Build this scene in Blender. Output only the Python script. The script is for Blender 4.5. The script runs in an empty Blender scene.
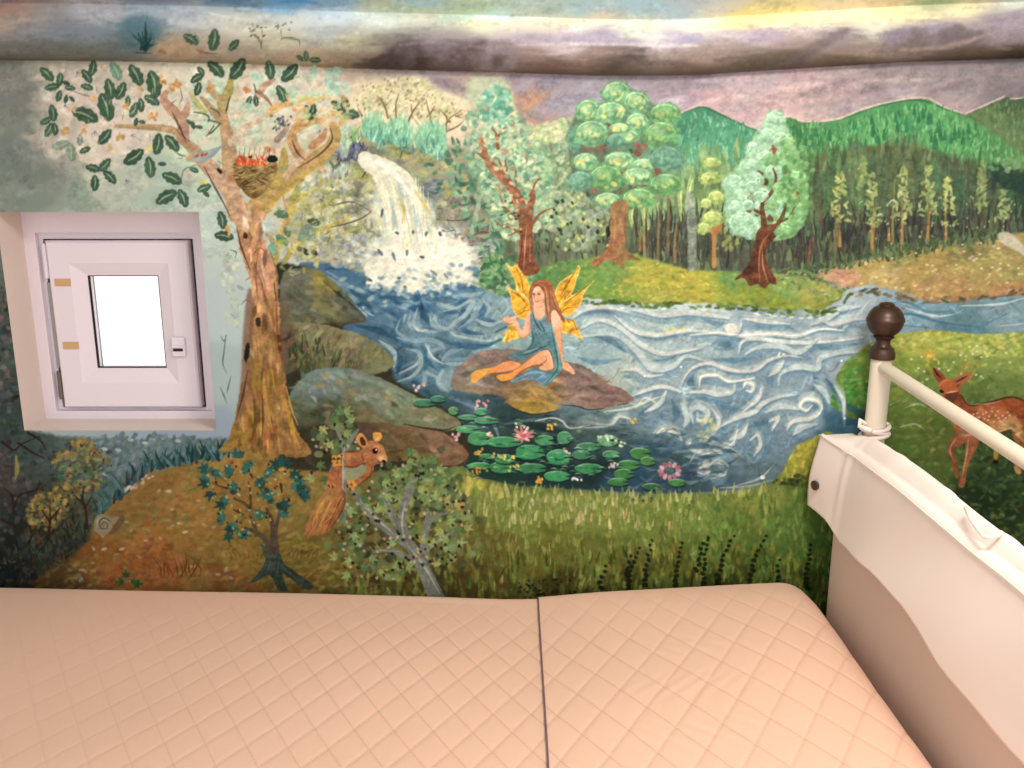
# ---------------------------------------------------------------- painter
import numpy as np, math
S = 2; CX0, CY0, CX1, CY1 = -40, -40, 1064, 650
CW, CH = (CX1-CX0)*S, (CY1-CY0)*S
rng = np.random.default_rng(7)
CAN = np.zeros((CH, CW, 3), np.float32)
LAB = np.zeros((CH, CW), np.int16)
CUR = [0]; NAMES = ['']
def hexc(h):
    if not isinstance(h, str): return np.array(h, np.float32)
    return np.array([int(h[i:i+2], 16)/255 for i in (0, 2, 4)], np.float32)
def vnoise(sx, sy, seed=0):
    """smooth value noise over the canvas, cell size in photo pixels"""
    r = np.random.default_rng(seed)
    gx, gy = int(CW/(sx*S))+3, int(CH/(sy*S))+3
    g = r.random((gy, gx)).astype(np.float32)
    u = np.arange(CW)/(sx*S); v = np.arange(CH)/(sy*S)
    iu = u.astype(int); iv = v.astype(int); fu = u-iu; fv = v-iv
    fu = (fu*fu*(3-2*fu)).astype(np.float32); fv = (fv*fv*(3-2*fv)).astype(np.float32)
    a = g[:, iu]*(1-fu)+g[:, iu+1]*fu
    return a[iv]*(1-fv)[:, None]+a[iv+1]*fv[:, None]
NB = vnoise(2.2, 1.8, 1)*.42+vnoise(6, 4, 2)*.45+vnoise(.8, .8, 3)*.13-.5
NE = vnoise(3.2, 2.6, 11)*.6+vnoise(8, 6, 12)*.4-.5
WX = (vnoise(34, 20, 4)-.5)*40+(vnoise(11, 8, 5)-.5)*16
WY = (vnoise(34, 20, 6)-.5)*22+(vnoise(11, 8, 8)-.5)*10
def _win(x0, y0, x1, y1):
    a = max(0, int((x0-CX0)*S)); b = min(CW, int((x1-CX0)*S)+2)
    c = max(0, int((y0-CY0)*S)); d = min(CH, int((y1-CY0)*S)+2)
    if a >= b or c >= d: return None
    X = (np.arange(a, b, dtype=np.float32)+.5)/S+CX0
    Y = (np.arange(c, d, dtype=np.float32)+.5)/S+CY0
    return slice(c, d), slice(a, b), X[None, :], Y[:, None]
def _put(sy, sx, al, col, tex=.10):
    c = hexc(col)
    if tex: c = c*(1+tex*2*NB[sy, sx][..., None])
    v = CAN[sy, sx]; v += al[..., None]*(c-v)
    if CUR[0] >= 0: LAB[sy, sx][al > .5] = CUR[0]
def figure(name=None):
    if name is None: CUR[0] = -1; return          # strokes that belong to whatever lies below
    if name not in NAMES: NAMES.append(name)
    CUR[0] = NAMES.index(name)
def curve(pts, closed=False, step=None, n=7):
    p = np.array(pts, float)
    if len(p) < 3 and not closed: return p
    if closed: q = np.vstack([p[-1], p, p[0], p[1]])
    else: q = np.vstack([2*p[0]-p[1], p, 2*p[-1]-p[-2]])
    t = np.linspace(0, 1, n, endpoint=False)[:, None]; out = []
    for i in range(1, len(q)-2):
        a, b, c, d = q[i-1], q[i], q[i+1], q[i+2]
        out.append(.5*(2*b+(c-a)*t+(2*a-5*b+4*c-d)*t*t+(3*b-a-3*c+d)*t**3))
    if not closed: out.append(p[-1:])
    return np.vstack(out)
def stroke(pts, w, col, a=1., tip=(.35, 1, .15), soft=.7, tex=.12, smooth=True, n=7):
    """a tapered brush stroke; w is the full width, tip the width profile along it"""
    p = curve(pts, n=n) if smooth else np.array(pts, float)
    m = len(p); tt = np.linspace(0, 1, m)
    r = np.interp(tt, np.linspace(0, 1, len(tip)), tip)*w/2
    pad = w/2+1.5
    g = _win(p[:, 0].min()-pad, p[:, 1].min()-pad, p[:, 0].max()+pad, p[:, 1].max()+pad)
    if g is None: return
    sy, sx, X, Y = g
    sd = np.full((Y.shape[0], X.shape[1]), 1e9, np.float32)
    for i in range(m-1):
        (ax, ay), (bx, by) = p[i], p[i+1]; dx, dy = bx-ax, by-ay; L = dx*dx+dy*dy+1e-9
        t = np.clip(((X-ax)*dx+(Y-ay)*dy)/L, 0, 1)
        d = np.sqrt((X-ax-t*dx)**2+(Y-ay-t*dy)**2)-(r[i]+(r[i+1]-r[i])*t)
        np.minimum(sd, d, out=sd)
    _put(sy, sx, np.clip(.5-sd/soft, 0, 1)*a, col, tex)
def _sdpoly(p, X, Y):
    ins = np.zeros((Y.shape[0], X.shape[1]), bool); sd = np.full(ins.shape, 1e9, np.float32)
    for i in range(len(p)):
        (ax, ay), (bx, by) = p[i-1], p[i]; dx, dy = bx-ax, by-ay; L = dx*dx+dy*dy+1e-9
        t = np.clip(((X-ax)*dx+(Y-ay)*dy)/L, 0, 1)
        np.minimum(sd, (X-ax-t*dx)**2+(Y-ay-t*dy)**2, out=sd)
        if abs(dy) > 1e-9:
            ins ^= ((ay > Y) != (by > Y)) & (X < dx*(Y-ay)/dy+ax)
    sd = np.sqrt(sd); sd[ins] *= -1
    return sd
def poly(pts, col, a=1., soft=.8, smooth=True, tex=.12, n=5, rough=.45):
    """filled shape; col is a colour or a list of (x, y, colour) anchors blended across it"""
    p = curve(pts, True, n=n) if smooth else np.array(pts, float)
    g = _win(p[:, 0].min()-soft-1, p[:, 1].min()-soft-1, p[:, 0].max()+soft+1, p[:, 1].max()+soft+1)
    if g is None: return
    sy, sx, X, Y = g
    sd = _sdpoly(p, X, Y)
    if rough: sd = sd+rough*NE[sy, sx]*min(6, .035*min(X.size, Y.size))
    al = np.clip(.5-sd/soft, 0, 1)*a
    if isinstance(col, list): col = anchors(col, sy, sx, X, Y)
    _put(sy, sx, al, col, tex)
def anchors(lst, sy, sx, X, Y, pw=2.2, warp=1., k0=60):
    wx = X+warp*WX[sy, sx]; wy = Y+warp*WY[sy, sx]
    num = 0; den = 0
    for x, y, c in lst:
        w = 1/((wx-x)**2+(wy-y)**2+k0)**pw
        num = num+w[..., None]*hexc(c); den = den+w
    return (num/den[..., None]).astype(np.float32)
def dab(x, y, L, W, ang, col, a=1., tex=.15, soft=.8, sq=2.4):
    ca, sa = math.cos(math.radians(ang)), math.sin(math.radians(ang)); R = max(L, W)/2+1
    g = _win(x-R, y-R, x+R, y+R)
    if g is None: return
    sy, sx, X, Y = g
    u = np.abs((X-x)*ca+(Y-y)*sa)/(L/2); v = np.abs(-(X-x)*sa+(Y-y)*ca)/(W/2)
    d = (u**sq+v**sq)**(1/sq)+NB[sy, sx]*.55
    _put(sy, sx, np.clip((1-d)*min(L, W)/2/soft+.5, 0, 1)*a, col, tex)
def inpoly(x, y, p):
    c = False
    for i in range(len(p)):
        (ax, ay), (bx, by) = p[i-1], p[i]
        if (ay > y) != (by > y) and x < (bx-ax)*(y-ay)/(by-ay)+ax: c = not c
    return c
def points(pts, n, smooth=True):
    p = curve(pts, True, n=3) if smooth else np.array(pts, float)
    x0, y0 = p.min(0); x1, y1 = p.max(0); out = []; k = 0
    while len(out) < n and k < n*12:
        x, y = rng.uniform(x0, x1), rng.uniform(y0, y1); k += 1
        if inpoly(x, y, p): out.append((x, y))
    return out
def scatter(pts, n, pal, L, W, ang=0, da=25, a=.85, jit=.06, local=0., smooth=True, byy=False, tex=.15):
    """n dabs inside a shape; local mixes in the colour already there"""
    q = points(pts, n, smooth)
    if byy: q.sort(key=lambda t: t[1])
    pal = [hexc(c) for c in pal]
    for x, y in q:
        c = pal[rng.integers(len(pal))]
        if local:
            i, j = int((y-CY0)*S), int((x-CX0)*S)
            if 0 <= i < CH and 0 <= j < CW: c = c*(1-local)+CAN[i, j]*local
        c = np.clip(c*(1+rng.normal(0, jit))+rng.normal(0, jit*.3, 3), 0, 1)
        k = rng.uniform(.7, 1.35)
        g = ang(x, y) if callable(ang) else ang
        dab(x, y, L*k, W*rng.uniform(.75, 1.3), g+rng.normal(0, da), c, a*rng.uniform(.7, 1), tex)
def mottle(pts, n, L, W, ang=0, da=30, jit=.09, a=.7, smooth=True):
    """brush marks of the colour already there, a little lighter or darker"""
    for x, y in points(pts, n, smooth):
        i, j = int((y-CY0)*S), int((x-CX0)*S)
        if not (0 <= i < CH and 0 <= j < CW): continue
        c = np.clip(CAN[i, j]*(1+rng.normal(0, jit))+rng.normal(0, jit*.22, 3), 0, 1)
        dab(x, y, L*rng.uniform(.6, 1.5), W*rng.uniform(.6, 1.4), ang+rng.normal(0, da), c, a)
def rect(x0, y0, x1, y1): return [(x0, y0), (x1, y0), (x1, y1), (x0, y1)]
def leaf(x, y, L, ang, col='3f5a48', vein='a9b59a', w=.5, bend=.12, a=.95):
    t = math.radians(ang); ux, uy = math.cos(t), math.sin(t); h = L/2; wv = L*w/2
    P = lambda s, q: (x+ux*s*h-uy*q*wv, y+uy*s*h+ux*q*wv)
    b = bend*2
    out = [P(-1, 0), P(-.75, .62), P(-.5, .72), P(-.3, 1.08), P(.02, .95), P(.3, 1.12), P(.55, .8), P(.8, .7), P(1, b), P(.82, -.55), P(.5, -.8), P(.25, -1.1), P(-.05, -.92), P(-.32, -1.05), P(-.6, -.66), P(-.8, -.55)]
    poly(out, col, a, soft=.9, n=3, tex=.2)
    if vein and L > 9: stroke([P(-.7, .02), P(-.1, -.12), P(.62, b*.6)], max(1., L*.075), vein, .8, (.5, 1, .3))
# ---------------------------------------------------------------- the mural
def Z(x0, y0, s):
    return lambda *p: [(x0+p[i]/s, y0+p[i+1]/s) for i in range(0, len(p), 2)]
def mleaf(x, y, s, ang, col, a=.95):
    for k, L in ((0, 1), (-52, .8), (52, .8), (-100, .5), (100, .5)):
        t = math.radians(ang+k)
        stroke([(x, y), (x+math.cos(t)*s*L, y+math.sin(t)*s*L)], s*.8, col, a, (.8, 1, .25), tex=.2, smooth=False)
def blades(pts, n, L, w, pal, ang=-90, da=14, a=.85, bend=.15):
    for x, y in sorted(points(pts, n), key=lambda t: t[1]):
        c = hexc(pal[rng.integers(len(pal))])*(1+rng.normal(0, .07))
        t = math.radians(ang+rng.normal(0, da)); l = L*rng.uniform(.6, 1.4); b = rng.normal(0, bend)*l
        stroke([(x, y), (x+math.cos(t)*l*.5+b*.4, y+math.sin(t)*l*.5), (x+math.cos(t)*l+b, y+math.sin(t)*l)], w*rng.uniform(.7, 1.3), np.clip(c, 0, 1), a, (1, .8, .2), n=3)

FOLD = [(-60, 58), (0, 60), (120, 61), (250, 64), (350, 68), (500, 72), (600, 75.5), (690, 75), (768, 70), (900, 62), (1024, 58), (1090, 55)]
def fold_y(x): return float(np.interp(x, [p[0] for p in FOLD], [p[1] for p in FOLD]))

def paint_background():
    figure('')
    A = [(-30, 70, '7e7f78'), (10, 90, '83827b'), (20, 150, '7c827a'), (15, 195, '868d82'), (50, 130, 'b3a698'), (80, 110, 'd0bdac'), (110, 80, 'c3b5a3'),
         (60, 75, 'a9a291'), (110, 150, 'd6c3b3'), (120, 185, 'b4b6a6'), (160, 190, 'a9b5a6'), (90, 195, '929b8d'), (170, 110, 'd8c8ae'), (200, 140, 'c5cdb2'),
         (200, 90, 'd3cdb8'), (215, 230, 'b9c2b6'), (217, 300, 'aeb8b6'), (218, 380, 'a0adaa'), (213, 425, '8d9aa8'), (250, 110, 'cfc9b2'), (270, 85, 'cdc6b6'), (320, 100, 'cfbfae'),
         (270, 140, 'c9bca0'), (340, 120, 'd3b99a'), (310, 150, 'c0a987'),
         (360, 76, 'b59f92'), (400, 78, '9f9291'), (440, 78, 'a2959a'), (480, 85, 'b59d98'), (540, 95, '9c92a0'), (600, 90, 'a096a2'), (680, 85, '9d8f98'), (740, 90, 'ab9a9f'),
         (720, 110, 'bd9fa0'), (790, 108, 'b99b9c'), (830, 85, 'ab9596'), (880, 80, '9a8a8d'), (950, 85, '94868a'), (1010, 75, '82787a'), (1050, 90, '80767a'),
         (950, 100, 'a08c8c'), (530, 105, 'b98e78'), (385, 100, 'dac6a4'), (430, 105, 'd4c3a3'), (460, 110, 'cdb9a0'), (400, 120, 'd9c7a8')]
    sy, sx, X, Y = _win(CX0, CY0, CX1-1, 446)
    CAN[sy, sx] = anchors(A, sy, sx, X, Y, 2.4, 1.)
    B = [(10, 300, '5d625a'), (8, 420, '4c564f'), (40, 450, '50605c'), (100, 440, '68757a'), (150, 445, '6c7d80'), (200, 440, '6a7a7a'), (60, 500, '4f5a50'), (20, 560, '2f332e'), (70, 560, '4d4430'),
         (110, 520, '8a6a3c'), (170, 480, '8d6b38'), (150, 540, '99683a'), (200, 520, '8a6a40'), (130, 575, '8a5530'), (60, 590, '4a3f2a'), (230, 460, 'a0793f'), (280, 500, '8a7444'), (300, 560, '70602f'), (220, 570, '7f5c30'),
         (330, 500, '6f6040'), (360, 560, '5c5230'), (420, 540, '6d6a3a'), (500, 520, '6f7a42'), (600, 520, '728048'), (700, 520, '66783f'), (790, 510, '5b7038'), (500, 580, '4f4a26'), (600, 580, '4a5024'), (700, 580, '454f22'), (800, 570, '3f4f26'),
         (560, 500, '8a8c52'), (650, 505, '808a50'), (760, 495, '808446'), (820, 450, '8a8a42'), (860, 400, '6d7a3a'), (900, 360, '96994c'), (960, 355, '959a4e'), (1000, 350, '90964f'), (920, 430, '5d6b36'), (1000, 440, '3f4f2e'), (960, 480, '45542f'), (1020, 480, '38452c'), (880, 470, '5a7038'), (1050, 400, '6d7a42')]
    sy, sx, X, Y = _win(CX0, 440, CX1-1, CY1-1)
    CAN[sy, sx] = anchors(B, sy, sx, X, Y, 2.4, 1.)
    # sky brushwork
    mottle(rect(-40, 50, 345, 260), 700, 22, 10, -20, 40, .03, .5, False)
    mottle(rect(345, 62, 1064, 130), 500, 34, 9, -12, 14, .035, .5, False)
    for x0, y0, x1, y1, c in ((525, 92, 575, 74, '8d8896'), (535, 108, 600, 92, '938a98'), (640, 92, 720, 84, '8f8088'), (690, 108, 760, 90, 'c9aaaa'), (740, 112, 830, 98, 'c2a2a2'), (780, 90, 860, 86, 'c6a6a4'), (800, 95, 870, 78, '8a7a7e'),
                              (850, 84, 930, 80, 'b29c9c'), (930, 92, 1020, 76, '7d7276'), (430, 80, 470, 92, '85787a'), (450, 92, 480, 100, '958587'), (523, 112, 548, 92, 'bd8a68'), (526, 98, 540, 84, 'b78f78')):
        stroke([(x0, y0), ((x0+x1)/2, (y0+y1)/2-2), (x1, y1)], 10, c, .55, (.3, 1, .2), soft=4, tex=.2)
    poly([(468, 82), (490, 76), (505, 78), (513, 95), (515, 122), (500, 130), (470, 125)], 'b9c4a0', .8, 5)
    # pale thicket behind the waterfall
    poly([(352, 84), (375, 78), (420, 76), (440, 90), (470, 105), (480, 130), (455, 138), (380, 128), (352, 118)], 'dcc9a8', .85, 7)
    scatter([(360, 92), (380, 80), (415, 78), (438, 92), (458, 108), (470, 122), (400, 118), (365, 112)], 260, ['cfc798', 'd8cfa4', 'c6bf8c', 'ddd0aa', 'b8b483'], 5, 3, -60, 35, .8)
    for p in ([(388, 118), (384, 104), (377, 96)], [(386, 110), (381, 98)], [(396, 118), (396, 104), (399, 94)], [(408, 122), (414, 110), (420, 102)], [(412, 112), (411, 104)], [(432, 124), (429, 112), (426, 100)], [(430, 114), (435, 106)],
              [(446, 130), (448, 120), (462, 110)], [(448, 122), (444, 112)], [(450, 122), (446, 116), (440, 110)], [(456, 116), (463, 118)], [(362, 116), (358, 108)], [(445, 132), (458, 126), (466, 118)]):
        stroke(p, 2, '86644c', .9, (1, .8, .3))
    scatter([(358, 92), (380, 80), (415, 80), (440, 95), (470, 112), (460, 120), (365, 114)], 110, ['8f8a62', '9c7f62', 'a39a6a'], 2.6, 1.6, -70, 30, .85)
    poly([(464, 108), (476, 104), (486, 112), (482, 132), (470, 138), (462, 128)], 'cdb39a', .6, 4)

def paint_forest():
    figure('')
    poly([(655, 132), (668, 124), (684, 112), (698, 106.5), (707, 107), (724, 115), (745, 125), (764, 132), (770, 210), (650, 210)], [(700, 112, '4d8468'), (680, 135, '5f9a7a'), (730, 140, '5a9472'), (700, 165, '6ea487'), (760, 150, '5a8a64')], 1, 1.2, False)
    poly([(780, 118), (790, 117), (802, 122), (818, 122.5), (840, 119), (860, 111), (880, 105), (905, 100), (918, 98.5), (930, 100), (945, 108), (962, 114), (975, 118), (990, 128), (1005, 140), (1020, 152), (1064, 160), (1064, 230), (775, 230)],
         [(800, 130, '4f7d52'), (850, 128, '568c5c'), (910, 112, '4f8a5c'), (870, 145, '629a62'), (940, 140, '5f9460'), (1000, 150, '5a8452'), (900, 165, '64925e')], 1, 1.2, False)
    poly([(966, 115), (985, 106), (1000, 100), (1008, 97), (1014, 100), (1024, 98), (1064, 95), (1064, 165), (1022, 156), (990, 130)], [(1010, 102, '4f6048'), (1000, 125, '667a54'), (1040, 140, '56704c')], 1, 1.2, False)
    for p in ([(655, 131), (668, 123), (684, 111), (698, 105.5)], [(780, 117), (790, 116), (802, 121), (818, 121.5), (840, 118), (860, 110), (880, 104), (905, 99), (918, 97.5), (930, 99), (945, 107), (962, 113)], [(966, 113), (985, 105), (1005, 96)], [(1010, 99), (1030, 97)]):
        stroke(p, 2, 'd3b6a4', .7, (.5, 1, .6))
    stroke([(684, 112.5), (698, 107.5), (707, 108), (724, 116), (745, 126), (762, 132)], 2, '33624c', .7, (.4, 1, .5))
    stroke([(840, 120), (880, 106), (918, 100), (945, 109), (975, 119)], 2, '356646', .7, (.3, 1, .4))
    blades([(660, 135), (700, 114), (760, 138), (760, 185), (655, 185)], 420, 5, 2.2, ['57926f', '6ca684', '4b8263', '7db391', '5c9678'], a=.75)
    blades([(784, 126), (840, 126), (915, 106), (960, 120), (1010, 150), (1020, 175), (785, 180)], 1100, 6, 2.4, ['5b9660', '4d8754', '6fa76c', '62995f', '79ad74', '44794e'], a=.75)
    for x, y in points([(785, 128), (840, 126), (910, 104), (950, 114), (980, 130), (950, 145), (800, 142)], 55, False):
        stroke([(x, y+5), (x, y-4)], 4.2, '38704e', .8, (1, .7, .15))
    blades([(985, 112), (1015, 104), (1060, 105), (1060, 160), (1020, 150)], 160, 5, 3, ['5f7550', '6d8158', '53694a', '748860'], a=.6)
    # belt of trunks and undergrowth
    belt = [(490, 165), (560, 150), (640, 165), (655, 180), (700, 176), (760, 160), (785, 168), (800, 158), (850, 148), (905, 142), (960, 158), (1000, 175), (1064, 168), (1064, 248), (1000, 246), (930, 258), (860, 268), (835, 284), (790, 282), (740, 278), (690, 274), (640, 262), (560, 266), (535, 272), (485, 268)]
    poly(belt, [(500, 200, '7f9478'), (560, 200, '80936f'), (600, 230, '6a7258'), (650, 200, '6f8660'), (670, 245, '4e5348'), (720, 190, '6f8358'), (730, 250, '555a4c'), (790, 200, '5e7048'), (820, 180, '5d7a50'), (830, 240, '4f5648'), (880, 180, '5c6748'), (900, 225, '4f5444'), (960, 190, '56614a'), (960, 235, '4a4a44'), (1020, 185, '3f5044'), (1030, 225, '54504a'), (545, 250, '666a58')], 1, 6, False)
    blades(belt, 700, 13, 4.6, ['6f8058', '5b6a4b', '7d8c60', '4c5745', '87956b', '66785a', '5a5f50'], da=6, a=.55)
    blades([(650, 170), (700, 150), (790, 165), (790, 220), (650, 230)], 260, 14, 5, ['7f9a68', '6f8a5c', '8aa472', '5f7a54', '97ac78'], da=10, a=.65)
    for x in range(792, 1020, 13):
        y0 = np.interp(x, [790, 850, 905, 960, 1020], [172, 156, 148, 160, 178])+rng.uniform(-3, 10)
        c = np.clip(hexc(['4c6a4c', '5a6e4c', '50604a', '47624c', '5f6a50'][rng.integers(5)])*(1+rng.normal(0, .06)), 0, 1)
        stroke([(x+rng.normal(0, 2), y0-8), (x, y0+24), (x+rng.normal(0, 2), y0+62)], 13, c, .7, (.15, 1, .9), soft=3, tex=.3)
    blades([(790, 165), (905, 148), (1000, 175), (1020, 240), (930, 252), (800, 268)], 220, 12, 3.4, ['4a553f', '5c6b47', '3f4a3c', '6a774e', '574f44', '6b5f4a'], da=5, a=.45)
    blades([(640, 225), (700, 215), (790, 225), (800, 268), (660, 262), (640, 256)], 330, 16, 2.2, ['3f4440', '4d4f48', '5f5a50', '454a40', '6a6a5c', '574a44'], da=4, a=.85)
    blades([(800, 225), (930, 215), (1030, 215), (1020, 240), (930, 250), (800, 272)], 300, 14, 2.4, ['3f4040', '4f4a48', '3a443a', '5a4d45', '454040'], da=4, a=.85)
    blades([(540, 225), (600, 215), (610, 256), (540, 262)], 140, 9, 2.2, ['4e5546', '5f6450', '44503f', '6b6a58'], da=8, a=.8)
    # light saplings
    for x, y0, y1, c in ((645, 265, 205, '9a8a58'), (658, 262, 200, '8b7650'), (668, 250, 190, '84694e'), (675, 262, 225, '9a7550'), (640, 250, 230, '9a6f4c'), (893, 255, 180, '8a8250'), (835, 265, 205, '7d6a4a'), (902, 250, 190, '8f7448'), (872, 252, 195, '8c6a42'), (927, 240, 190, '92733f'), (947, 245, 190, '8a6f44'), (808, 268, 240, '8a5c46'), (838, 245, 215, '80604a'), (820, 220, 190, '6f5c46')):
        stroke([(x, y0), (x+rng.normal(0, 1), (y0+y1)/2), (x+rng.normal(0, 1.5), y1)], 3, c, .8, (1, .8, .3))
    for x, y, h in ((644, 205, 40), (658, 192, 36), (681, 196, 50), (690, 190, 30), (632, 215, 25)):
        stroke([(x, y+h/2), (x-1.5, y), (x+1, y-h/2)], 4.5, 'a3b56e', .8, (.3, 1, .3))
        stroke([(x+1, y+h/3), (x, y), (x+2, y-h/3)], 2.2, 'c3cf8a', .8, (.3, 1, .3))
    for x, y, h, w, c in ((840, 200, 60, 22, ['a2a565', '8f9a5c', 'b0ae6d']), (872, 205, 62, 18, ['9aa066', '84925a', 'aaa86e']), (903, 200, 66, 22, ['9da56a', '8b985f', 'b1b077']), (928, 195, 58, 20, ['98a266', 'a7a96f', '84915a']), (948, 205, 55, 18, ['a8aa6a', '93985c', 'b5b274']), (1004, 200, 60, 18, ['8d9a68', '7a8a5c', 'a0a672']), (982, 190, 56, 14, ['7f8d5c', '8d965f']), (863, 175, 40, 12, ['8d9a5f', '77875a'])):
        for k in range(46):
            t = rng.uniform(0, 1); yy = y-h/2+t*h*.85; ww = w*(.25+.75*t)/2
            dab(x+rng.uniform(-ww, ww), yy, 6, 2.6, rng.choice([-35, 35, 90])+rng.normal(0, 12), np.clip(hexc(c[rng.integers(len(c))])*(1+rng.normal(0, .08)), 0, 1), .75)
    for x, y0, y1 in ((872, 252, 225), (902, 248, 222), (928, 240, 226), (946, 244, 224), (840, 246, 232), (889, 240, 228)):
        stroke([(x, y0), (x, y1)], 3.2, 'a87f4c', .85, (1, .7, .4))
    for x, y in points([(870, 190), (1020, 200), (1010, 240), (870, 250)], 60, False): dab(x, y, 2.4, 1.6, 90, 'b4a98a', .7)
    poly([(988, 166), (1005, 164), (1024, 168), (1064, 165), (1064, 195), (1020, 192), (1000, 186)], '31453f', .85, 5)
    scatter([(985, 160), (1030, 158), (1060, 170), (1020, 172), (995, 170)], 60, ['7c9468', '6c8a5f', '8aa274'], 5, 3.4, 0, 40)
    # meadow under the trees
    m1 = [(535, 270), (560, 262), (605, 256), (635, 254), (660, 262), (690, 270), (740, 272), (800, 276), (850, 292), (845, 308), (815, 314), (790, 314), (750, 308), (700, 306), (640, 306), (590, 302), (570, 295), (545, 290), (525, 282)]
    poly(m1, [(560, 275, '5f8450'), (600, 275, '6f9050'), (640, 262, '7a9450'), (660, 275, 'a79f44'), (690, 285, 'aa9f42'), (650, 292, '93964a'), (610, 295, '6f8c44'), (720, 298, '8c9440'), (740, 280, '6a8c52'), (780, 285, '7b9452'), (820, 295, '98944c'), (760, 305, '7c8638'), (840, 300, '7c8444'), (590, 285, '75944a')], 1, 3, False)
    scatter(m1, 900, ['759250', 'a89f4c', '98994c', '5f8650', '84964e', 'ae9f50', '668c54'], 4.2, 2.2, 5, 30, .7, local=.55, smooth=False)
    scatter([(640, 262), (668, 266), (700, 278), (722, 292), (690, 300), (640, 298), (610, 292)], 220, ['b5a34c', 'a99f4a', 'bfac58', '9a9446'], 4, 2, 10, 30, .7)
    stroke([(575, 300), (600, 305), (640, 308), (690, 308), (740, 310), (790, 316), (820, 315), (846, 309)], 4, '46582c', .8, (.4, 1, .7), soft=2)
    scatter([(770, 270), (860, 272), (870, 292), (850, 300), (800, 290)], 220, ['6a8a5c', '7f9460', '8f9a62', 'a9a070', '5c7850', '94805e'], 4, 2, 0, 35, .8)
    m2 = [(815, 275), (840, 266), (870, 258), (905, 250), (950, 244), (985, 240), (1010, 234), (1064, 228), (1064, 290), (1024, 292), (985, 296), (950, 301), (925, 300), (895, 294), (865, 290), (840, 285)]
    poly(m2, [(840, 276, 'b08a6a'), (870, 270, 'a88f58'), (900, 280, 'b39b68'), (920, 262, 'a48852'), (960, 262, 'a09058'), (1000, 250, '9a8a5c'), (950, 292, 'aa8058'), (1010, 287, 'b07a58'), (1010, 265, '9a9058'), (890, 252, '77764a'), (960, 246, '666544')], 1, 4, False)
    scatter(m2, 900, ['b59a62', 'a3905a', 'c0a876', '92884f', 'b8886a', 'a59a60', '8a8a50'], 6, 2.4, 0, 22, .65, local=.5, smooth=False)
    blades([(800, 268), (870, 252), (940, 240), (1000, 232), (1000, 242), (940, 252), (870, 264), (810, 276)], 260, 6, 2.6, ['4f6145', '5d7050', '6b7a54', '48543f'], da=30, a=.8)
    for x, y in points(m2, 70, False): dab(x, y, 3, 2, 0, ['d4bf98', 'cfa890', 'dcc8a4'][rng.integers(3)], .7)
    scatter([(828, 276), (842, 270), (862, 274), (850, 284), (832, 283)], 40, ['c08f78', 'c99a80', 'b58468'], 6, 3, 0, 25, .75)
    stroke([(862, 292), (900, 298), (928, 303), (955, 303), (990, 298), (1030, 293)], 3, '4e5240', .7, (.4, 1, .5), soft=1.6)
    stroke([(960, 299), (990, 294), (1040, 288)], 4, 'b8805c', .7, (.3, 1, .6), soft=2)
    poly([(998, 234), (1010, 233), (1024, 246), (1035, 262), (1018, 252), (1002, 243)], 'c3b5a4', .85, 2)
    for p in ([(888, 204), (893, 200), (898, 203)], [(858, 204), (863, 201)]): stroke(p, 1.6, 'd0c8b8', .8)

def paint_right_bank():
    figure('')
    g = [(834, 372), (845, 358), (870, 342), (895, 332), (930, 328), (980, 332), (1024, 330), (1064, 326), (1064, 640), (780, 640), (780, 480), (790, 450), (815, 430), (828, 405)]
    poly(g, [(850, 370, '66853f'), (880, 352, '8a9444'), (930, 345, 'a0a04c'), (985, 345, '98a04e'), (1010, 365, '8c984e'), (900, 375, '7c8a44'), (840, 400, '55803f'), (870, 420, '566a34'), (905, 410, '5f7038'), (930, 380, '6a7c40'), (925, 440, '5a6634'), (990, 400, '56683a'), (1015, 420, '4b5c36'), (970, 450, '4b5c34'), (1010, 470, '384830'), (985, 490, '2f3d2a'), (790, 470, '8c8a3c'), (815, 445, '98923f'), (810, 490, '55622f'), (800, 540, '4c6430'), (880, 480, '52703a'), (1000, 380, '75864a')], 1, 4, False)
    scatter(g, 1900, ['8a9a4c', 'a2a354', '66803f', '56703a', 'b0aa5e', '75884a', '48603a', '9a9a5c'], 6, 3, -5, 40, .65, local=.55, smooth=False)
    scatter([(895, 338), (940, 332), (1024, 335), (1024, 355), (930, 352), (900, 350)], 170, ['aaa952', 'bdb55e', '9aa552', 'c6bd74'], 6, 3, -10, 40, .7)
    scatter([(840, 385), (852, 370), (870, 372), (866, 400), (842, 410)], 80, ['4f8a44', '5d9a4c', '47793c', '74a552'], 6, 3, -40, 40, .8)
    scatter([(785, 450), (822, 432), (826, 460), (800, 478), (783, 474)], 110, ['a59a3c', 'b5a848', '93923c', 'c0b454'], 5, 3, -70, 30, .75)
    scatter([(780, 478), (830, 470), (830, 482), (800, 492), (775, 488)], 50, ['3f4a26', '505628', '33402a'], 7, 3.5, -10, 30, .75)
    scatter([(965, 440), (1024, 430), (1024, 500), (985, 495)], 120, ['33442e', '3f5232', '2c3a2a', '4b5c38'], 8, 4, 0, 35, .7)
    for x, y in points([(905, 345), (1020, 345), (1015, 370), (960, 385), (910, 410)], 36, False): dab(x, y, 2.6, 2, 0, ['d6d8c0', 'c8ccae', '9fb87a'][rng.integers(3)], .8)
    for p in ([(905, 408), (918, 404), (932, 410)], [(890, 405), (900, 400)], [(900, 427), (915, 424), (925, 430)]): stroke(p, 2, 'a0a888', .7)
    scatter([(926, 352), (940, 355), (935, 372), (926, 368)], 22, ['c79a3c', 'b58a3a', 'd0a850'], 5, 2.4, 60, 30, .7)
    scatter([(962, 362), (984, 360), (974, 378), (960, 385)], 16, ['c09a48', 'b58f45'], 5, 2.2, -50, 30, .6)

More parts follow.
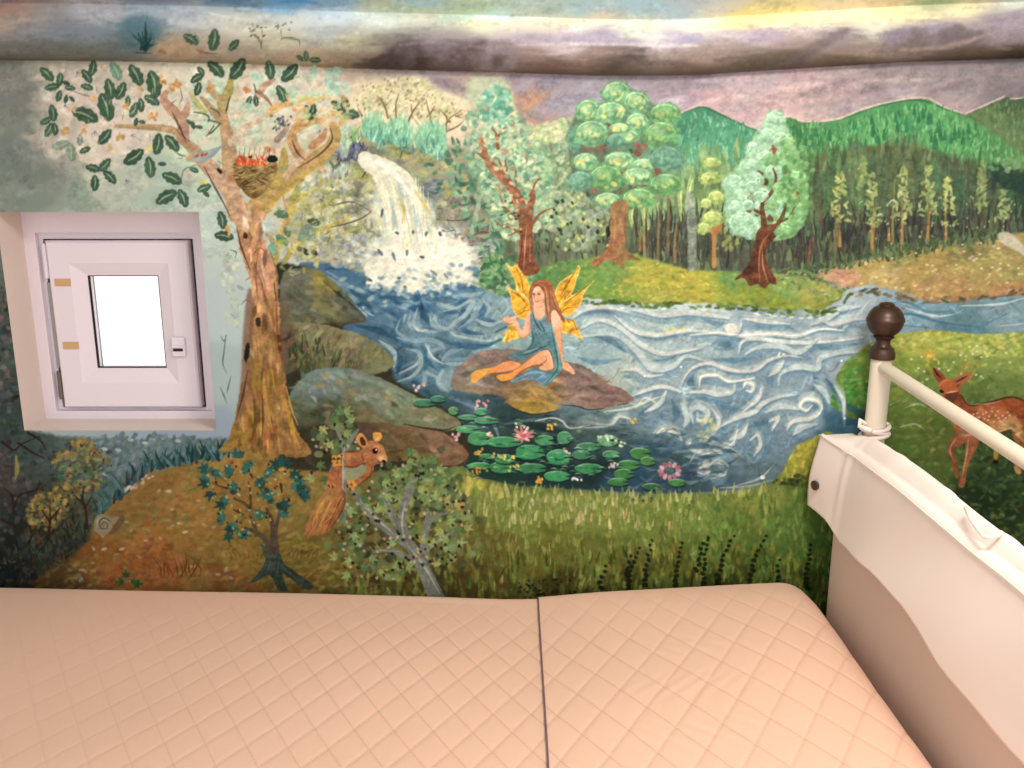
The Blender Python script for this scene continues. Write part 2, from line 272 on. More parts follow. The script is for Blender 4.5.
def bank():
    figure('')
    e = [(560, 297), (590, 303), (640, 308), (700, 307), (750, 311), (790, 316), (820, 316), (842, 309), (850, 298), (866, 293), (885, 295), (905, 300), (930, 303), (960, 302), (1000, 297), (1060, 290)]
    for i in range(len(e)-1):
        (x0, y0), (x1, y1) = e[i], e[i+1]; n = int((x1-x0)/2.6)
        for k in range(n):
            t = rng.uniform(0, 1); x, y = x0+(x1-x0)*t, y0+(y1-y0)*t
            c = ['4f6434', '5d7038', '75863e', '3f5230'] if x < 850 else ['6a5c44', '8a7450', '4c5240', 'a07c58']
            dab(x, y-rng.uniform(-.5, 5), rng.uniform(4, 9), 3, rng.normal(math.degrees(math.atan2(y1-y0, x1-x0)), 14), c[rng.integers(4)], .75)
    for k in range(40): x = rng.uniform(575, 840); y = np.interp(x, [q[0] for q in e], [q[1] for q in e]); dab(x, y+rng.uniform(1, 3), 5, 2, 0, ['c9cdc4', 'b4c4c8', '5a6a58', 'd8d4c8'][rng.integers(4)], .7)
    figure('painted_pond')
def paint_pond():
    figure('painted_pond')
    w = [(300, 262), (345, 258), (372, 268), (400, 276), (440, 280), (468, 284), (488, 292), (512, 292), (545, 290), (570, 294), (595, 299), (640, 304), (700, 303), (750, 306), (790, 311), (820, 310), (840, 300), (846, 290), (870, 285), (900, 292), (930, 303), (960, 302), (1000, 297), (1064, 290), (1064, 328), (1024, 332), (980, 334), (930, 330), (895, 334), (868, 344), (846, 360), (836, 376), (830, 405), (868, 428), (868, 442), (826, 432), (796, 446), (783, 470), (770, 484), (735, 492), (690, 494), (640, 492), (600, 491), (560, 488), (520, 486), (480, 478), (462, 466), (440, 445), (420, 430), (380, 410), (330, 395), (300, 380), (280, 340), (280, 300)]
    poly(w, [(335, 280, '54718c'), (360, 300, '4f6f8c'), (400, 300, '55789a'), (440, 297, '5f86a4'), (480, 305, '7f9aa5'), (420, 325, '7890a2'), (450, 345, '5f7d90'), (490, 330, '7f979f'), (400, 350, '4f6a7c'), (400, 378, '486374'), (440, 385, '506e7e'), (500, 345, '89a2a5'), (440, 410, '3e5c62'), (480, 420, '3c545a'), (510, 430, '364c50'), (600, 312, 'b4c4c6'), (620, 330, '93aab5'), (590, 345, '8fa6ac'), (660, 325, 'a7b6b8'), (640, 360, 'a9b4ae'), (600, 390, 'a5b0a8'), (700, 345, '93a5ae'), (700, 320, 'aeb9bc'), (760, 325, '8c9cab'), (680, 385, '8fa2aa'), (740, 370, '7d92a4'), (790, 365, '7c8fa2'), (830, 330, 'a2acb4'), (800, 400, '8295a4'), (700, 410, '6f879a'), (660, 420, '7289978'[:6]), (760, 430, '6d8596'), (720, 450, '6a8290'), (650, 450, '627a88'), (600, 425, '5f7884'), (560, 418, '4f646c'), (540, 440, '2d4448'), (580, 470, '2f4a4e'), (480, 460, '2e4a46'), (640, 475, '3c5668'), (700, 480, '43596a'), (760, 475, '5f7480'), (850, 425, '48677c'), (850, 345, '9aa6b0'), (870, 310, 'a2adb8'), (930, 316, '7f98aa'), (1000, 308, '8298a4'), (960, 325, '64828c'), (1050, 310, '8598a2')], 1, 1.5, False)
    q = [(330, 280), (372, 290), (470, 292), (520, 305), (640, 314), (790, 322), (850, 312), (880, 300), (1040, 302), (1030, 325), (900, 328), (850, 350), (830, 395), (795, 440), (775, 475), (600, 480), (470, 455), (410, 385), (390, 350), (350, 310)]
    for x, y in points(q, 620, False):
        i, j = int((y-CY0)*S), int((x-CX0)*S); c = CAN[i, j]
        f = rng.choice([.8, .9, 1.1, 1.2]); l = rng.uniform(7, 20); th = rng.normal(0, .35)+.35*math.sin(x/37+y/19)
        b = rng.normal(0, 3.5)
        stroke([(x-l/2, y-l/2*th), (x-l/6, y+b-l/6*th), (x+l/6, y-b+l/6*th), (x+l/2, y+l/2*th)], rng.uniform(1.6, 3.6), np.clip(c*f+rng.normal(0, .02, 3), 0, 1), .6, (.2, 1, .2), n=4)
    z = Z(560, 270, 3.303)
    D = [(80, 150, 130, 135, 190, 150), (60, 290, 120, 305, 200, 295), (300, 300, 360, 300, 430, 268), (500, 250, 530, 228, 575, 238, 560, 258, 510, 262), (470, 160, 520, 180, 540, 175), (640, 185, 700, 180, 770, 195), (440, 345, 430, 370, 445, 390), (470, 325, 560, 340, 650, 345),
         (420, 430, 500, 430, 560, 455, 620, 470), (700, 330, 690, 360, 700, 380), (830, 330, 850, 370, 835, 395), (760, 400, 800, 420), (860, 470, 880, 440, 860, 400), (560, 480, 600, 500, 590, 540), (620, 520, 680, 500, 720, 470), (500, 610, 560, 615, 620, 590), (700, 560, 680, 600, 640, 620),
         (340, 420, 330, 470, 350, 490), (370, 430, 385, 470, 375, 500), (640, 210, 700, 225, 760, 230), (780, 250, 830, 250, 900, 255, 980, 245), (240, 275, 300, 310), (120, 220, 170, 235, 215, 270), (880, 300, 830, 320, 800, 350), (600, 400, 640, 430, 700, 440), (250, 500, 330, 500, 400, 510), (330, 440, 290, 460, 260, 480), (650, 590, 680, 560, 690, 530), (640, 290, 560, 300, 500, 295)]
    for k, d in enumerate(D): stroke(z(*d), 6.5 if k % 3 else 8, ['5d7f97', '6a88a0', '547489', '6f8ea6'][k % 4], .85, (.25, 1, .3), soft=1.5, tex=.2)
    stroke(z(905, 420, 950, 450, 1000, 480, 990, 500, 930, 500), 9, '35586a', .8, (.3, 1, .6), soft=3)
    stroke(z(880, 360, 910, 400, 940, 440), 5, '41657a', .8, soft=2)
    W = [(70, 190, 130, 165, 200, 190, 260, 240, 330, 275, 400, 270, 470, 255), (180, 150, 240, 200, 320, 215, 420, 200, 520, 207), (60, 220, 180, 215, 255, 270, 300, 325, 370, 320, 415, 285, 480, 300), (200, 330, 250, 330, 290, 350, 340, 345), (430, 215, 520, 207, 600, 215, 700, 210, 780, 217, 860, 195, 940, 200),
         (590, 275, 600, 240, 640, 226, 720, 235, 800, 240, 900, 235, 1000, 222), (610, 280, 650, 257, 720, 250, 780, 272, 820, 255, 850, 225), (400, 380, 430, 330, 490, 308, 560, 330, 640, 332, 690, 298, 750, 283, 800, 290), (410, 405, 480, 402, 520, 410, 570, 402, 578, 370), (460, 390, 468, 352, 520, 348, 560, 368, 640, 358),
         (722, 380, 730, 340, 790, 320, 850, 325, 860, 292, 920, 275, 980, 270), (600, 470, 655, 425, 665, 390), (605, 390, 615, 372, 638, 380, 632, 400, 615, 398), (240, 415, 330, 385, 400, 402), (440, 505, 432, 470, 458, 452, 487, 472, 478, 500, 456, 496, 455, 480), (500, 455, 525, 500, 505, 540, 470, 555),
         (525, 520, 560, 500, 600, 482, 640, 470, 672, 440, 720, 420, 780, 410), (432, 568, 425, 588, 470, 605, 535, 605), (490, 572, 520, 592, 570, 572, 586, 528), (640, 615, 662, 580, 652, 545, 628, 562), (850, 485, 864, 455, 845, 430, 808, 428, 792, 450, 814, 464, 832, 448), (748, 530, 770, 500, 830, 490, 862, 470), (770, 545, 800, 520, 850, 508),
         (455, 662, 472, 648, 492, 658, 480, 674, 455, 668), (500, 690, 540, 672, 530, 645, 500, 640), (310, 550, 340, 528, 388, 540, 402, 562), (915, 190, 925, 170, 945, 178, 935, 195), (905, 380, 935, 430, 938, 490), (0, 490, 30, 518, 100, 505, 160, 516, 195, 484, 232, 492), (540, 185, 560, 210, 590, 200, 600, 175), (680, 470, 730, 450, 790, 460),
         (40, 160, 90, 130, 160, 125, 230, 140), (240, 130, 330, 150, 420, 140, 500, 150, 560, 160), (600, 160, 680, 170, 760, 178), (830, 180, 880, 160, 930, 130, 990, 120), (860, 165, 900, 180, 960, 165, 1010, 160), (560, 560, 600, 545, 620, 510), (690, 500, 720, 490, 700, 530), (400, 440, 420, 490, 410, 520), (250, 450, 300, 420), (280, 470, 330, 440, 350, 400), (740, 300, 720, 330, 690, 350), (840, 380, 870, 400, 890, 440)]
    for k, d in enumerate(W):
        wd = [3.6, 2.8, 4.4, 2.4][k % 4]
        p = z(*d)
        for o, ww, cc in ((6.5, 6, ['6f8ea4', '7f9ab0', '688aa0'][k % 3]), (-5, 5, ['a5b5bb', '93a8b4', 'b4bfbe'][k % 3]), (3.2, 4, ['86a0b2', '5f8098', '7b94a8'][k % 3]), (-2, 4, 'b5bfc0')):
            stroke([(x+rng.normal(0, .8), y+o+rng.normal(0, .8)) for x, y in p], ww, cc, .55, (.2, 1, .8, .2), soft=2, tex=.2)
    for k, d in enumerate(W):
        wd = [5.2, 4.2, 5.8, 3.6][k % 4]
        p = z(*d); stroke([(x+.8, y+2.2) for x, y in p], wd*1.1, '6c879c', .6, (.2, 1, .25), soft=1.4)
        stroke(p, wd, ['c6cac8', 'd0cfc9', 'bac5c6', 'cdc8c6'][k % 4], .85, (.2, 1, .9, .25), tex=.14, soft=1.3)
    for k in (17, 18, 20, 9, 12, 28, 4): stroke(z(*W[k]), 1.6, 'e6e3dc', .9, (.2, 1, .3))
    for x, y in z(680, 228, 695, 230, 712, 232, 725, 275, 738, 278, 722, 282, 400, 320, 940, 490, 930, 300, 280, 350): dab(x, y, 2.4, 2, 0, 'e8e6e0', .9)
    dab(*z(565, 190)[0], 12, 9, 0, 'd8d6d0', .9); dab(*z(545, 245)[0], 13, 6, 0, '567d90', .9)
    scatter(z(350, 185, 420, 190, 400, 210, 340, 205), 10, ['c9c88c', 'bdbf84'], 6, 2.5, -5, 15, .7)
    scatter(z(470, 500, 500, 490, 510, 530, 480, 560, 455, 545), 26, ['b5b88a', 'a6ad80', 'c3c094'], 6, 3, -70, 25, .7)
    z = Z(256, 192, 4)
    for k, d in enumerate([(280, 310, 340, 300, 430, 330), (260, 345, 330, 390, 420, 460), (420, 470, 500, 430, 560, 410, 640, 400), (460, 400, 540, 380, 640, 410), (700, 410, 780, 390, 860, 380, 900, 400), (540, 470, 560, 510, 560, 560), (660, 460, 670, 520, 720, 560), (820, 470, 850, 500, 830, 550, 880, 570), (920, 440, 900, 500, 960, 520), (420, 540, 500, 540, 560, 570, 600, 620), (440, 580, 530, 640, 560, 700, 500, 760), (600, 660, 590, 720, 540, 760), (640, 580, 680, 650, 720, 700, 780, 710), (720, 580, 800, 610, 900, 620, 980, 590), (380, 540, 440, 530), (960, 560, 1000, 540), (600, 760, 680, 740, 720, 768), (700, 470, 750, 430, 800, 430)]):
        stroke(z(*d), 6.5, ['3f6288', '456a80', '52728a', '3c5c74'][k % 4], .85, (.25, 1, .3), soft=1.6, tex=.2)
    for k, d in enumerate([(620, 480, 610, 520, 640, 552, 690, 555), (790, 450, 722, 490, 722, 530, 765, 550), (866, 440, 832, 480, 780, 540, 800, 582, 900, 595), (560, 582, 620, 600, 662, 640, 640, 690, 560, 732), (680, 610, 702, 650, 742, 682, 830, 685, 910, 645), (900, 420, 932, 470, 890, 512), (280, 335, 340, 372, 420, 440, 442, 490), (490, 452, 540, 432, 640, 430), (640, 745, 680, 722, 760, 760), (560, 460, 600, 470, 590, 520), (440, 480, 470, 495), (730, 540, 770, 552), (940, 500, 985, 520), (500, 600, 560, 640), (860, 660, 920, 640), (660, 430, 740, 455, 800, 440), (380, 350, 420, 330)]):
        [stroke([(x+rng.normal(0, .6), y+o) for x, y in z(*d)], ww, cc, .6, (.2, 1, .25), soft=1.8, tex=.2) for o, ww, cc in ((6, 6, ['5f8098', '527490'][k % 2]), (-4.5, 5, ['7f98a8', '6f8ca0'][k % 2]), (2.5, 4, '6a8aa0'))]; stroke(z(*d), 4.6 if k < 9 else 3.2, ['93a8b0', 'a3b3b6', '8aa2ae', 'b4bfbe'][k % 4], .8, (.2, 1, .25), soft=1.3)
    for d in ((640, 552, 690, 555), (690, 615, 705, 650), (735, 545, 765, 550), (420, 445, 440, 490), (450, 485, 472, 495)): stroke(z(*d), 2, 'd3d6d2', .9)
    z = Z(280, 250, 3.3375)
    for k in range(150):
        x, y = rng.uniform(335, 480), rng.uniform(284, 312)
        dab(x, y+rng.normal(0, 3), rng.uniform(6, 14), 4, rng.normal(8, 22), ['3d6288', '2f5378', '4f7898', '7d9cae', '456f92', '5f86a0', 'a9bcc0'][rng.integers(7)], .65, soft=1.4)
    for k, d in enumerate([(300, 140, 380, 160, 460, 150, 560, 130), (330, 190, 400, 230, 380, 290, 420, 320), (470, 170, 480, 220, 520, 250), (400, 300, 470, 330, 490, 380, 450, 430), (540, 330, 520, 360, 560, 400, 520, 440), (620, 180, 600, 230, 620, 270, 680, 280), (250, 250, 330, 270, 390, 300), (690, 190, 670, 240, 700, 260), (350, 330, 400, 360, 390, 420), (560, 310, 640, 320, 720, 310), (420, 420, 470, 460, 520, 500), (300, 120, 250, 90, 200, 80), (230, 130, 280, 170, 310, 210)]):
        stroke(z(*d), 7, ['34566e', '3f6480', '2f5068', '46708a'][k % 4], .75, (.25, 1, .3), soft=2, tex=.2)
    for k, d in enumerate([(458, 195, 448, 250, 492, 272, 560, 268), (545, 205, 592, 192, 645, 165, 622, 212, 578, 250, 580, 282, 640, 296, 700, 304), (402, 228, 390, 270, 440, 302, 500, 300, 545, 322, 498, 342, 522, 372, 590, 386), (420, 330, 462, 342, 470, 382, 440, 422, 388, 442), (545, 398, 528, 440, 562, 474), (478, 400, 482, 440, 450, 462), (500, 218, 512, 250, 560, 262, 592, 240), (650, 230, 700, 250, 740, 235), (660, 190, 640, 230, 600, 260), (590, 150, 640, 150, 680, 140), (330, 300, 380, 340, 380, 390), (610, 330, 560, 345, 540, 370)]):
        p = z(*d)
        stroke([(x, y+2.5) for x, y in p], 6, '6c8a9c', .6, (.2, 1, .25), soft=2, tex=.2)
        stroke(p, 4.6, ['93a9b2', '9fb2b8', '869fae'][k % 3], .85, (.2, 1, .8, .25), soft=1.3)
    for d in ((486, 315, 508, 355, 545, 380), (446, 250, 462, 268, 492, 268), (388, 442, 440, 420), (582, 284, 640, 296), (140, 92, 200, 132, 250, 184, 292, 222)): stroke(z(*d), 2.4, 'c9d0ce', .85, soft=1.1)
    poly(z(545, 395, 580, 400, 575, 465, 540, 470, 525, 440), '8fa6b0', .7, 3)
    bank()
    # stream beyond the finial
    for k, d in enumerate([(878, 306, 905, 302, 930, 312, 960, 310), (885, 318, 910, 314, 940, 322, 985, 328), (980, 308, 1010, 300, 1040, 305), (935, 326, 970, 330, 990, 322, 1010, 312), (900, 325, 930, 328), (990, 318, 1030, 322)]):
        stroke(Z(0, 0, 1)(*d), 3.4, ['58809a', '4a7288', '6a90a4'][k % 3], .8)
    for d in ((905, 308, 935, 316, 955, 314), (960, 306, 1000, 304, 1024, 298), (890, 300, 912, 306), (1000, 326, 1040, 322), (870, 300, 860, 312, 850, 322), (858, 302, 845, 316)): stroke(Z(0, 0, 1)(*d), 2.6, 'c0cacc', .8)
    # dark water round the lily pads
    poly([(402, 384), (430, 394), (470, 402), (520, 418), (560, 416), (610, 424), (640, 436), (690, 452), (692, 488), (640, 492), (560, 488), (500, 482), (466, 466), (455, 436), (440, 416)], [(420, 392, '3a6064'), (450, 405, '3a5258'), (475, 412, '4f6878'), (500, 425, '3c4f52'), (540, 450, '23383a'), (480, 450, '22403a'), (600, 470, '25393c'), (640, 470, '33506a'), (670, 480, '3a5264'), (600, 435, '45585c')], .85, 16, False)
    for k in range(90):
        x, y = rng.uniform(610, 730), rng.uniform(430, 490); stroke([(x-8, y+rng.normal(0, 2)), (x, y+rng.normal(0, 2)), (x+9, y+rng.normal(0, 2))], rng.uniform(2, 4.5), ['4a6474', '3a5468', '5f7a88', '2f4854', '6c8694', '45604c', '7c929a'][rng.integers(7)], .6, (.2, 1, .2), soft=1.4)
    for d in ((706, 470, 716, 460, 728, 466, 722, 476, 712, 474), (690, 462, 700, 450, 726, 446, 744, 458), (735, 486, 760, 478, 776, 462)): stroke(Z(0, 0, 1)(*d), 2.4, 'a4b0b0', .75)
    for d, c, w in (((450, 398, 475, 408, 492, 422, 500, 440), '70889a', 5), ((440, 394, 470, 402, 490, 412), '557084', 4), ((505, 424, 540, 420, 580, 428, 640, 424), '5f7478', 5), ((530, 430, 570, 436, 620, 430), '46585a', 4), ((620, 440, 660, 436, 680, 445), '506a7a', 5), ((660, 452, 700, 446, 730, 450), '4c6678', 6), ((690, 470, 740, 468, 770, 460), '5a7282', 5)):
        stroke(Z(0, 0, 1)(*d), w, c, .8, (.3, 1, .3), soft=1.6, tex=.2)
    stroke([(535, 421), (552, 418), (562, 421), (570, 428), (590, 425)], 2, 'c6cac6', .9); stroke([(596, 424), (612, 424), (618, 417), (626, 417), (628, 424)], 1.6, 'b9c0be', .9); stroke([(570, 428), (600, 427), (615, 425)], 1.6, 'aab6b4', .8)
    stroke([(600, 412), (630, 408), (650, 400), (662, 396)], 3, 'c8cbbe', .85); stroke([(636, 408), (645, 398), (656, 404), (650, 412)], 2, 'cfd0c6', .85); stroke([(660, 432), (672, 427), (684, 430)], 3.4, '9fa598', .8)
    stroke([(720, 488), (750, 486), (772, 480)], 3, 'a4a898', .7); dab(762.5, 477.5, 5, 4, 0, 'd8dadc', .9); stroke([(668, 494), (720, 492), (765, 487)], 2, '7f8c80', .6)

def paint_waterfall():
    figure('')
    cl = [(296, 172), (330, 150), (350, 138), (380, 130), (420, 135), (450, 145), (480, 150), (498, 175), (500, 215), (503, 268), (490, 290), (470, 284), (370, 275), (330, 262), (300, 262), (285, 250), (290, 200)]
    poly(cl, [(310, 180, 'b0ad82'), (330, 200, 'aaa780'), (340, 230, 'aaa88a'), (370, 150, '7f7f70'), (360, 190, 'aca67c'), (420, 155, '9a9a74'), (440, 175, '9a987a'), (440, 200, '8c9086'), (470, 205, '8c8876'), (465, 235, '97938a'), (490, 240, '7c8f7a'), (480, 265, '9aa397'), (495, 275, '5f8468'), (320, 250, 'a7a58a'), (300, 230, 'a8a27c'), (290, 200, 'c0b890')], 1, 5, False)
    scatter(cl, 520, ['b8b07a', '8f9c6a', '8f8d6a', 'a5a082', '7b7c66', '9a9690', 'b3ab86', '6f7468', 'a89f60', '8b8c96', 'c2b894'], 9, 6, 0, 50, .75, local=.3, smooth=False)
    for x, y, L, W, c in ((322, 182, 16, 13, '8f8e8e'), (318, 215, 26, 11, '8f9170'), (345, 212, 28, 10, '8b8f72'), (352, 196, 10, 14, '9a956a'), (335, 170, 12, 14, 'a39c5c'), (362, 172, 10, 16, '9c9a50'), (430, 190, 16, 14, '6f787c'), (452, 190, 14, 12, '9a9462'), (438, 212, 14, 14, '86927e'), (462, 210, 30, 14, '938a76'), (478, 232, 26, 8, '847468'), (486, 246, 24, 16, '98a096'), (452, 232, 18, 10, 'a5b0a8'), (352, 245, 26, 14, '93928a'), (372, 236, 16, 14, 'a3a398'), (345, 255, 24, 8, '8a8978'), (400, 152, 16, 9, '8f8c5a'), (425, 158, 22, 10, '97936a'), (412, 150, 10, 8, '6f7368'), (445, 165, 18, 10, 'a39a76'), (470, 185, 14, 9, 'a09468'), (306, 250, 16, 8, 'b0a88a')):
        dab(x, y, L, W, rng.normal(0, 8), c, .9, .3, 1.4, 3.4)
    for k in range(150):
        x, y = rng.uniform(296, 384), rng.uniform(158, 262)
        if x > 372 and y < 185: continue
        dab(x, y, rng.uniform(6, 15), rng.uniform(4, 9), rng.choice([0, 90])+rng.normal(0, 16), ['b9b68c', '9a9c72', 'a9a8a0', 'c4c098', '8a8c88', 'b0a860', '9ea088', 'c9c4a8', '7c8068'][rng.integers(9)], .7, .3, 1.2, 3.2)
    for k in range(40): x, y = rng.uniform(300, 380), rng.uniform(160, 260); stroke([(x, y), (x+rng.normal(0, 5), y+rng.uniform(3, 10))], 1.8, ['55584c', '6a6450', '4a5258', '777258'][rng.integers(4)], .7)
    for k in range(60): x, y = rng.uniform(335, 384), rng.uniform(236, 268); dab(x, y, 7, 4, rng.normal(0, 40), ['a9aeb0', '8f9aa4', 'c2c4bc', '7c8c9c', 'b5b090'][rng.integers(5)], .7)
    for p, c in (([(316, 196), (330, 205), (352, 202), (372, 212)], '6f5f50'), ([(326, 228), (345, 224), (362, 218), (376, 208)], '6a5a40'), ([(338, 236), (352, 230), (365, 226)], 'b59f4a'), ([(400, 158), (404, 148), (410, 144)], '4c5254'), ([(448, 150), (452, 160)], '6a5a48'), ([(446, 215), (450, 225), (456, 232)], '6a5248'), ([(470, 236), (485, 232), (498, 238)], '6c584c'), ([(440, 230), (446, 240), (454, 242)], '4f5a6a'), ([(470, 250), (485, 255), (500, 252)], '5f6458'), ([(474, 262), (482, 258), (490, 262)], '50584a'), ([(356, 205), (358, 216)], '6f6a72'), ([(362, 178), (366, 170), (364, 165)], '3f4450')):
        stroke(p, 2, c, .85, (.4, 1, .3))
    for x, y, L, W, c in ((456, 214, 38, 11, '8f8678'), (470, 240, 36, 9, '7f766c'), (486, 250, 26, 14, 'a3a89e'), (448, 226, 16, 9, '8f968c'), (436, 186, 14, 12, '767c80'), (462, 200, 22, 8, '837a6c')):
        dab(x, y, L, W, rng.normal(0, 6), c, .85, .3, 1.6, 3.4); stroke([(x-L/2, y+W/2), (x, y+W/2+1), (x+L/2, y+W/2-1)], 1.8, '4f4a44', .7)
    for x, y in points([(370, 140), (480, 145), (495, 230), (440, 200), (420, 165)], 60, False): dab(x, y, 6, 3.6, rng.normal(0, 40), ['4f8068', '5f8f76', '3f6a58', '7fa588', 'c0a850'][rng.integers(5)], .75)
    blades([(440, 150), (498, 160), (503, 285), (478, 250)], 150, 7, 4, ['5f8a6c', '4a7460', '7aa084', '93ac88', '3f6654'], da=50, a=.75)
    scatter([(478, 262), (503, 262), (505, 290), (480, 288)], 90, ['47734f', '5f8a60', '3c6448', '7a9f74'], 6, 3.5, 0, 50, .8)
    # purple bush, teal bushes over the fall
    blades([(338, 148), (352, 140), (368, 150), (364, 160), (340, 162)], 90, 7, 2.2, ['56567a', '6a6a90', '45485e', '5f6a58', '7d7f9a'], da=25)
    blades([(320, 178), (345, 160), (350, 172), (330, 190)], 50, 6, 2.4, ['3f4450', '4e5560', '6f6a5c'], da=20)
    blades([(330, 140), (350, 132), (362, 138), (345, 150)], 50, 7, 2.2, ['7faa6a', '93b880', 'a8c48c'], da=25)
    for p in ([(362, 134), (364, 122), (376, 117), (386, 124), (388, 138), (376, 142)], [(388, 138), (388, 124), (398, 119), (410, 124), (412, 142), (398, 146)], [(416, 144), (418, 128), (430, 124), (444, 130), (446, 150), (432, 156)]):
        poly(p, '8bbd9a', .9, 2.5, tex=.25)
        blades(p, 90, 9, 2.2, ['82b890', '95c6a2', 'aad2b0', '76ac84'], da=16, a=.6)
        b = [(x, y+6) for x, y in p if y > 132]+[(p[3][0], p[3][1]+14), (p[1][0], p[1][1]+14)]
        blades(b, 40, 9, 2, ['5f9a84', '50887a', '6fa890', 'a8d0b4'], da=14, a=.7)
    figure('painted_waterfall')
    for k in range(120):
        t = rng.uniform(0, 6.283); r = rng.uniform(.75, 1.12); dab(420+54*r*math.cos(t), 262+27*r*math.sin(t), 8, 5, math.degrees(t)+rng.normal(0, 20), ['d8d2c2', 'c9cabe', 'dfd8c8', 'b9c4c0'][rng.integers(4)], .6, soft=2)
    poly([(358, 156), (366, 152), (385, 158), (402, 168), (414, 180), (416, 192), (424, 202), (430, 222), (440, 240), (404, 252), (384, 244), (384, 214), (378, 190), (372, 176), (360, 166)], [(365, 160, 'd9d2bc'), (395, 175, 'dcd3bf'), (390, 205, 'd3cdb0'), (415, 205, 'd8cfb8'), (400, 225, 'c6c8b4'), (425, 235, 'd8d0bc')], 1, 1.4)
    poly([(366, 280), (372, 262), (384, 246), (396, 232), (424, 226), (446, 234), (462, 240), (470, 254), (474, 268), (462, 280), (446, 284), (428, 290), (406, 294), (388, 288)], [(380, 270, 'dcd4c2'), (420, 250, 'e2d9c8'), (450, 255, 'ddd5c4'), (420, 280, 'd6d2bc')], 1, 5, rough=2)
    for k in range(130):
        t = rng.uniform(0, 1); x = 372+t*62+rng.normal(0, 3); y = 178+t*30+rng.uniform(0, 50)
        if y < 190 and t < .15: continue
        dab(x, y, rng.uniform(10, 20), 4, 80+12*t+rng.normal(0, 10), ['ded6c4', 'd2ccb4', 'c2c8bc', 'b4c0bc', 'd8cc9c', 'e4dccc', 'ccc6a4'][rng.integers(7)], .55, soft=1.6)
    for k in range(80):
        t = rng.uniform(0, 1); x = 384+t*46; y = 190+rng.uniform(-4, 30)+t*8
        stroke([(x-8*(1-t), y-16), (x, y), (x+2+4*t, y+24)], rng.uniform(1.4, 3.2), ['e6dccb', 'cfc9a6', 'b9bfb4', 'e0d6c0', 'd3c88e', 'aab5b0', 'ece4d6'][rng.integers(7)], .75, (.3, 1, .3))
    for p, c, w in (([(398, 195), (404, 210), (402, 224)], 'c9b260', 3.4), ([(414, 190), (424, 204), (430, 214)], 'ccb25a', 3), ([(392, 206), (394, 220), (393, 230)], '9aa8a0', 5), ([(413, 205), (416, 220), (416, 232)], '9fb0b2', 4.5), ([(404, 232), (403, 250)], 'c2b98a', 2.4), ([(366, 158), (384, 166), (402, 182), (412, 200)], 'ebe2d4', 5), ([(384, 186), (388, 200)], 'd6c47c', 2.5)): stroke(p, w, c, .8, (.3, 1, .3), soft=1.4)
    for k in range(150):
        t = rng.uniform(-2.9, -.25) if k % 4 else rng.uniform(0, 6.3); r0 = rng.uniform(4, 26); l = rng.uniform(5, 20)
        cx, cy = 420+rng.normal(0, 10), 268+rng.normal(0, 4); ax = 1.5
        stroke([(cx+math.cos(t)*r0*ax, cy+math.sin(t)*r0*.8), (cx+math.cos(t)*(r0+l)*ax, cy+math.sin(t)*(r0+l)*.8)], rng.uniform(1.6, 4), ['e8dfd0', 'ded5c2', 'e3dacb', 'd2d0be', 'ece5da'][rng.integers(5)], .7, (.3, 1, .2), smooth=False)
    for x, y in points([(360, 275), (475, 262), (480, 284), (440, 298), (370, 294)], 110, False): dab(x, y, 6, 3.6, rng.normal(0, 40), ['d8d4c4', 'b6c2c0', '8aa4ae', '5f86a0', 'e2dace', '4f7694'][rng.integers(6)], .6, soft=1.6)
    for x, y, L, a, c in ((382, 213, 8, 100, '3a4a74'), (397, 233, 4, 20, '4a6258'), (413, 232, 4, 100, '4f6a60'), (426, 234, 5, 110, '5a6a5a'), (380, 252, 8, 55, '55607a'), (394, 257, 9, 70, '5a6f80'), (407, 253, 6, 95, '5f6a5c'), (422, 257, 5, 10, '4a4f6a'), (370, 280, 5, 20, '4a5a4a'), (399, 278, 4, 0, '4f5f54'), (434, 273, 10, 40, '8a8a7c'), (446, 276, 6, 45, '6f7a70'), (440, 234, 5, 60, '46557a'), (432, 281, 5, 0, '8a8c6a'), (405, 287, 3, 0, '6a7a70')): dab(x, y, L, 2.8, a, c, .85)

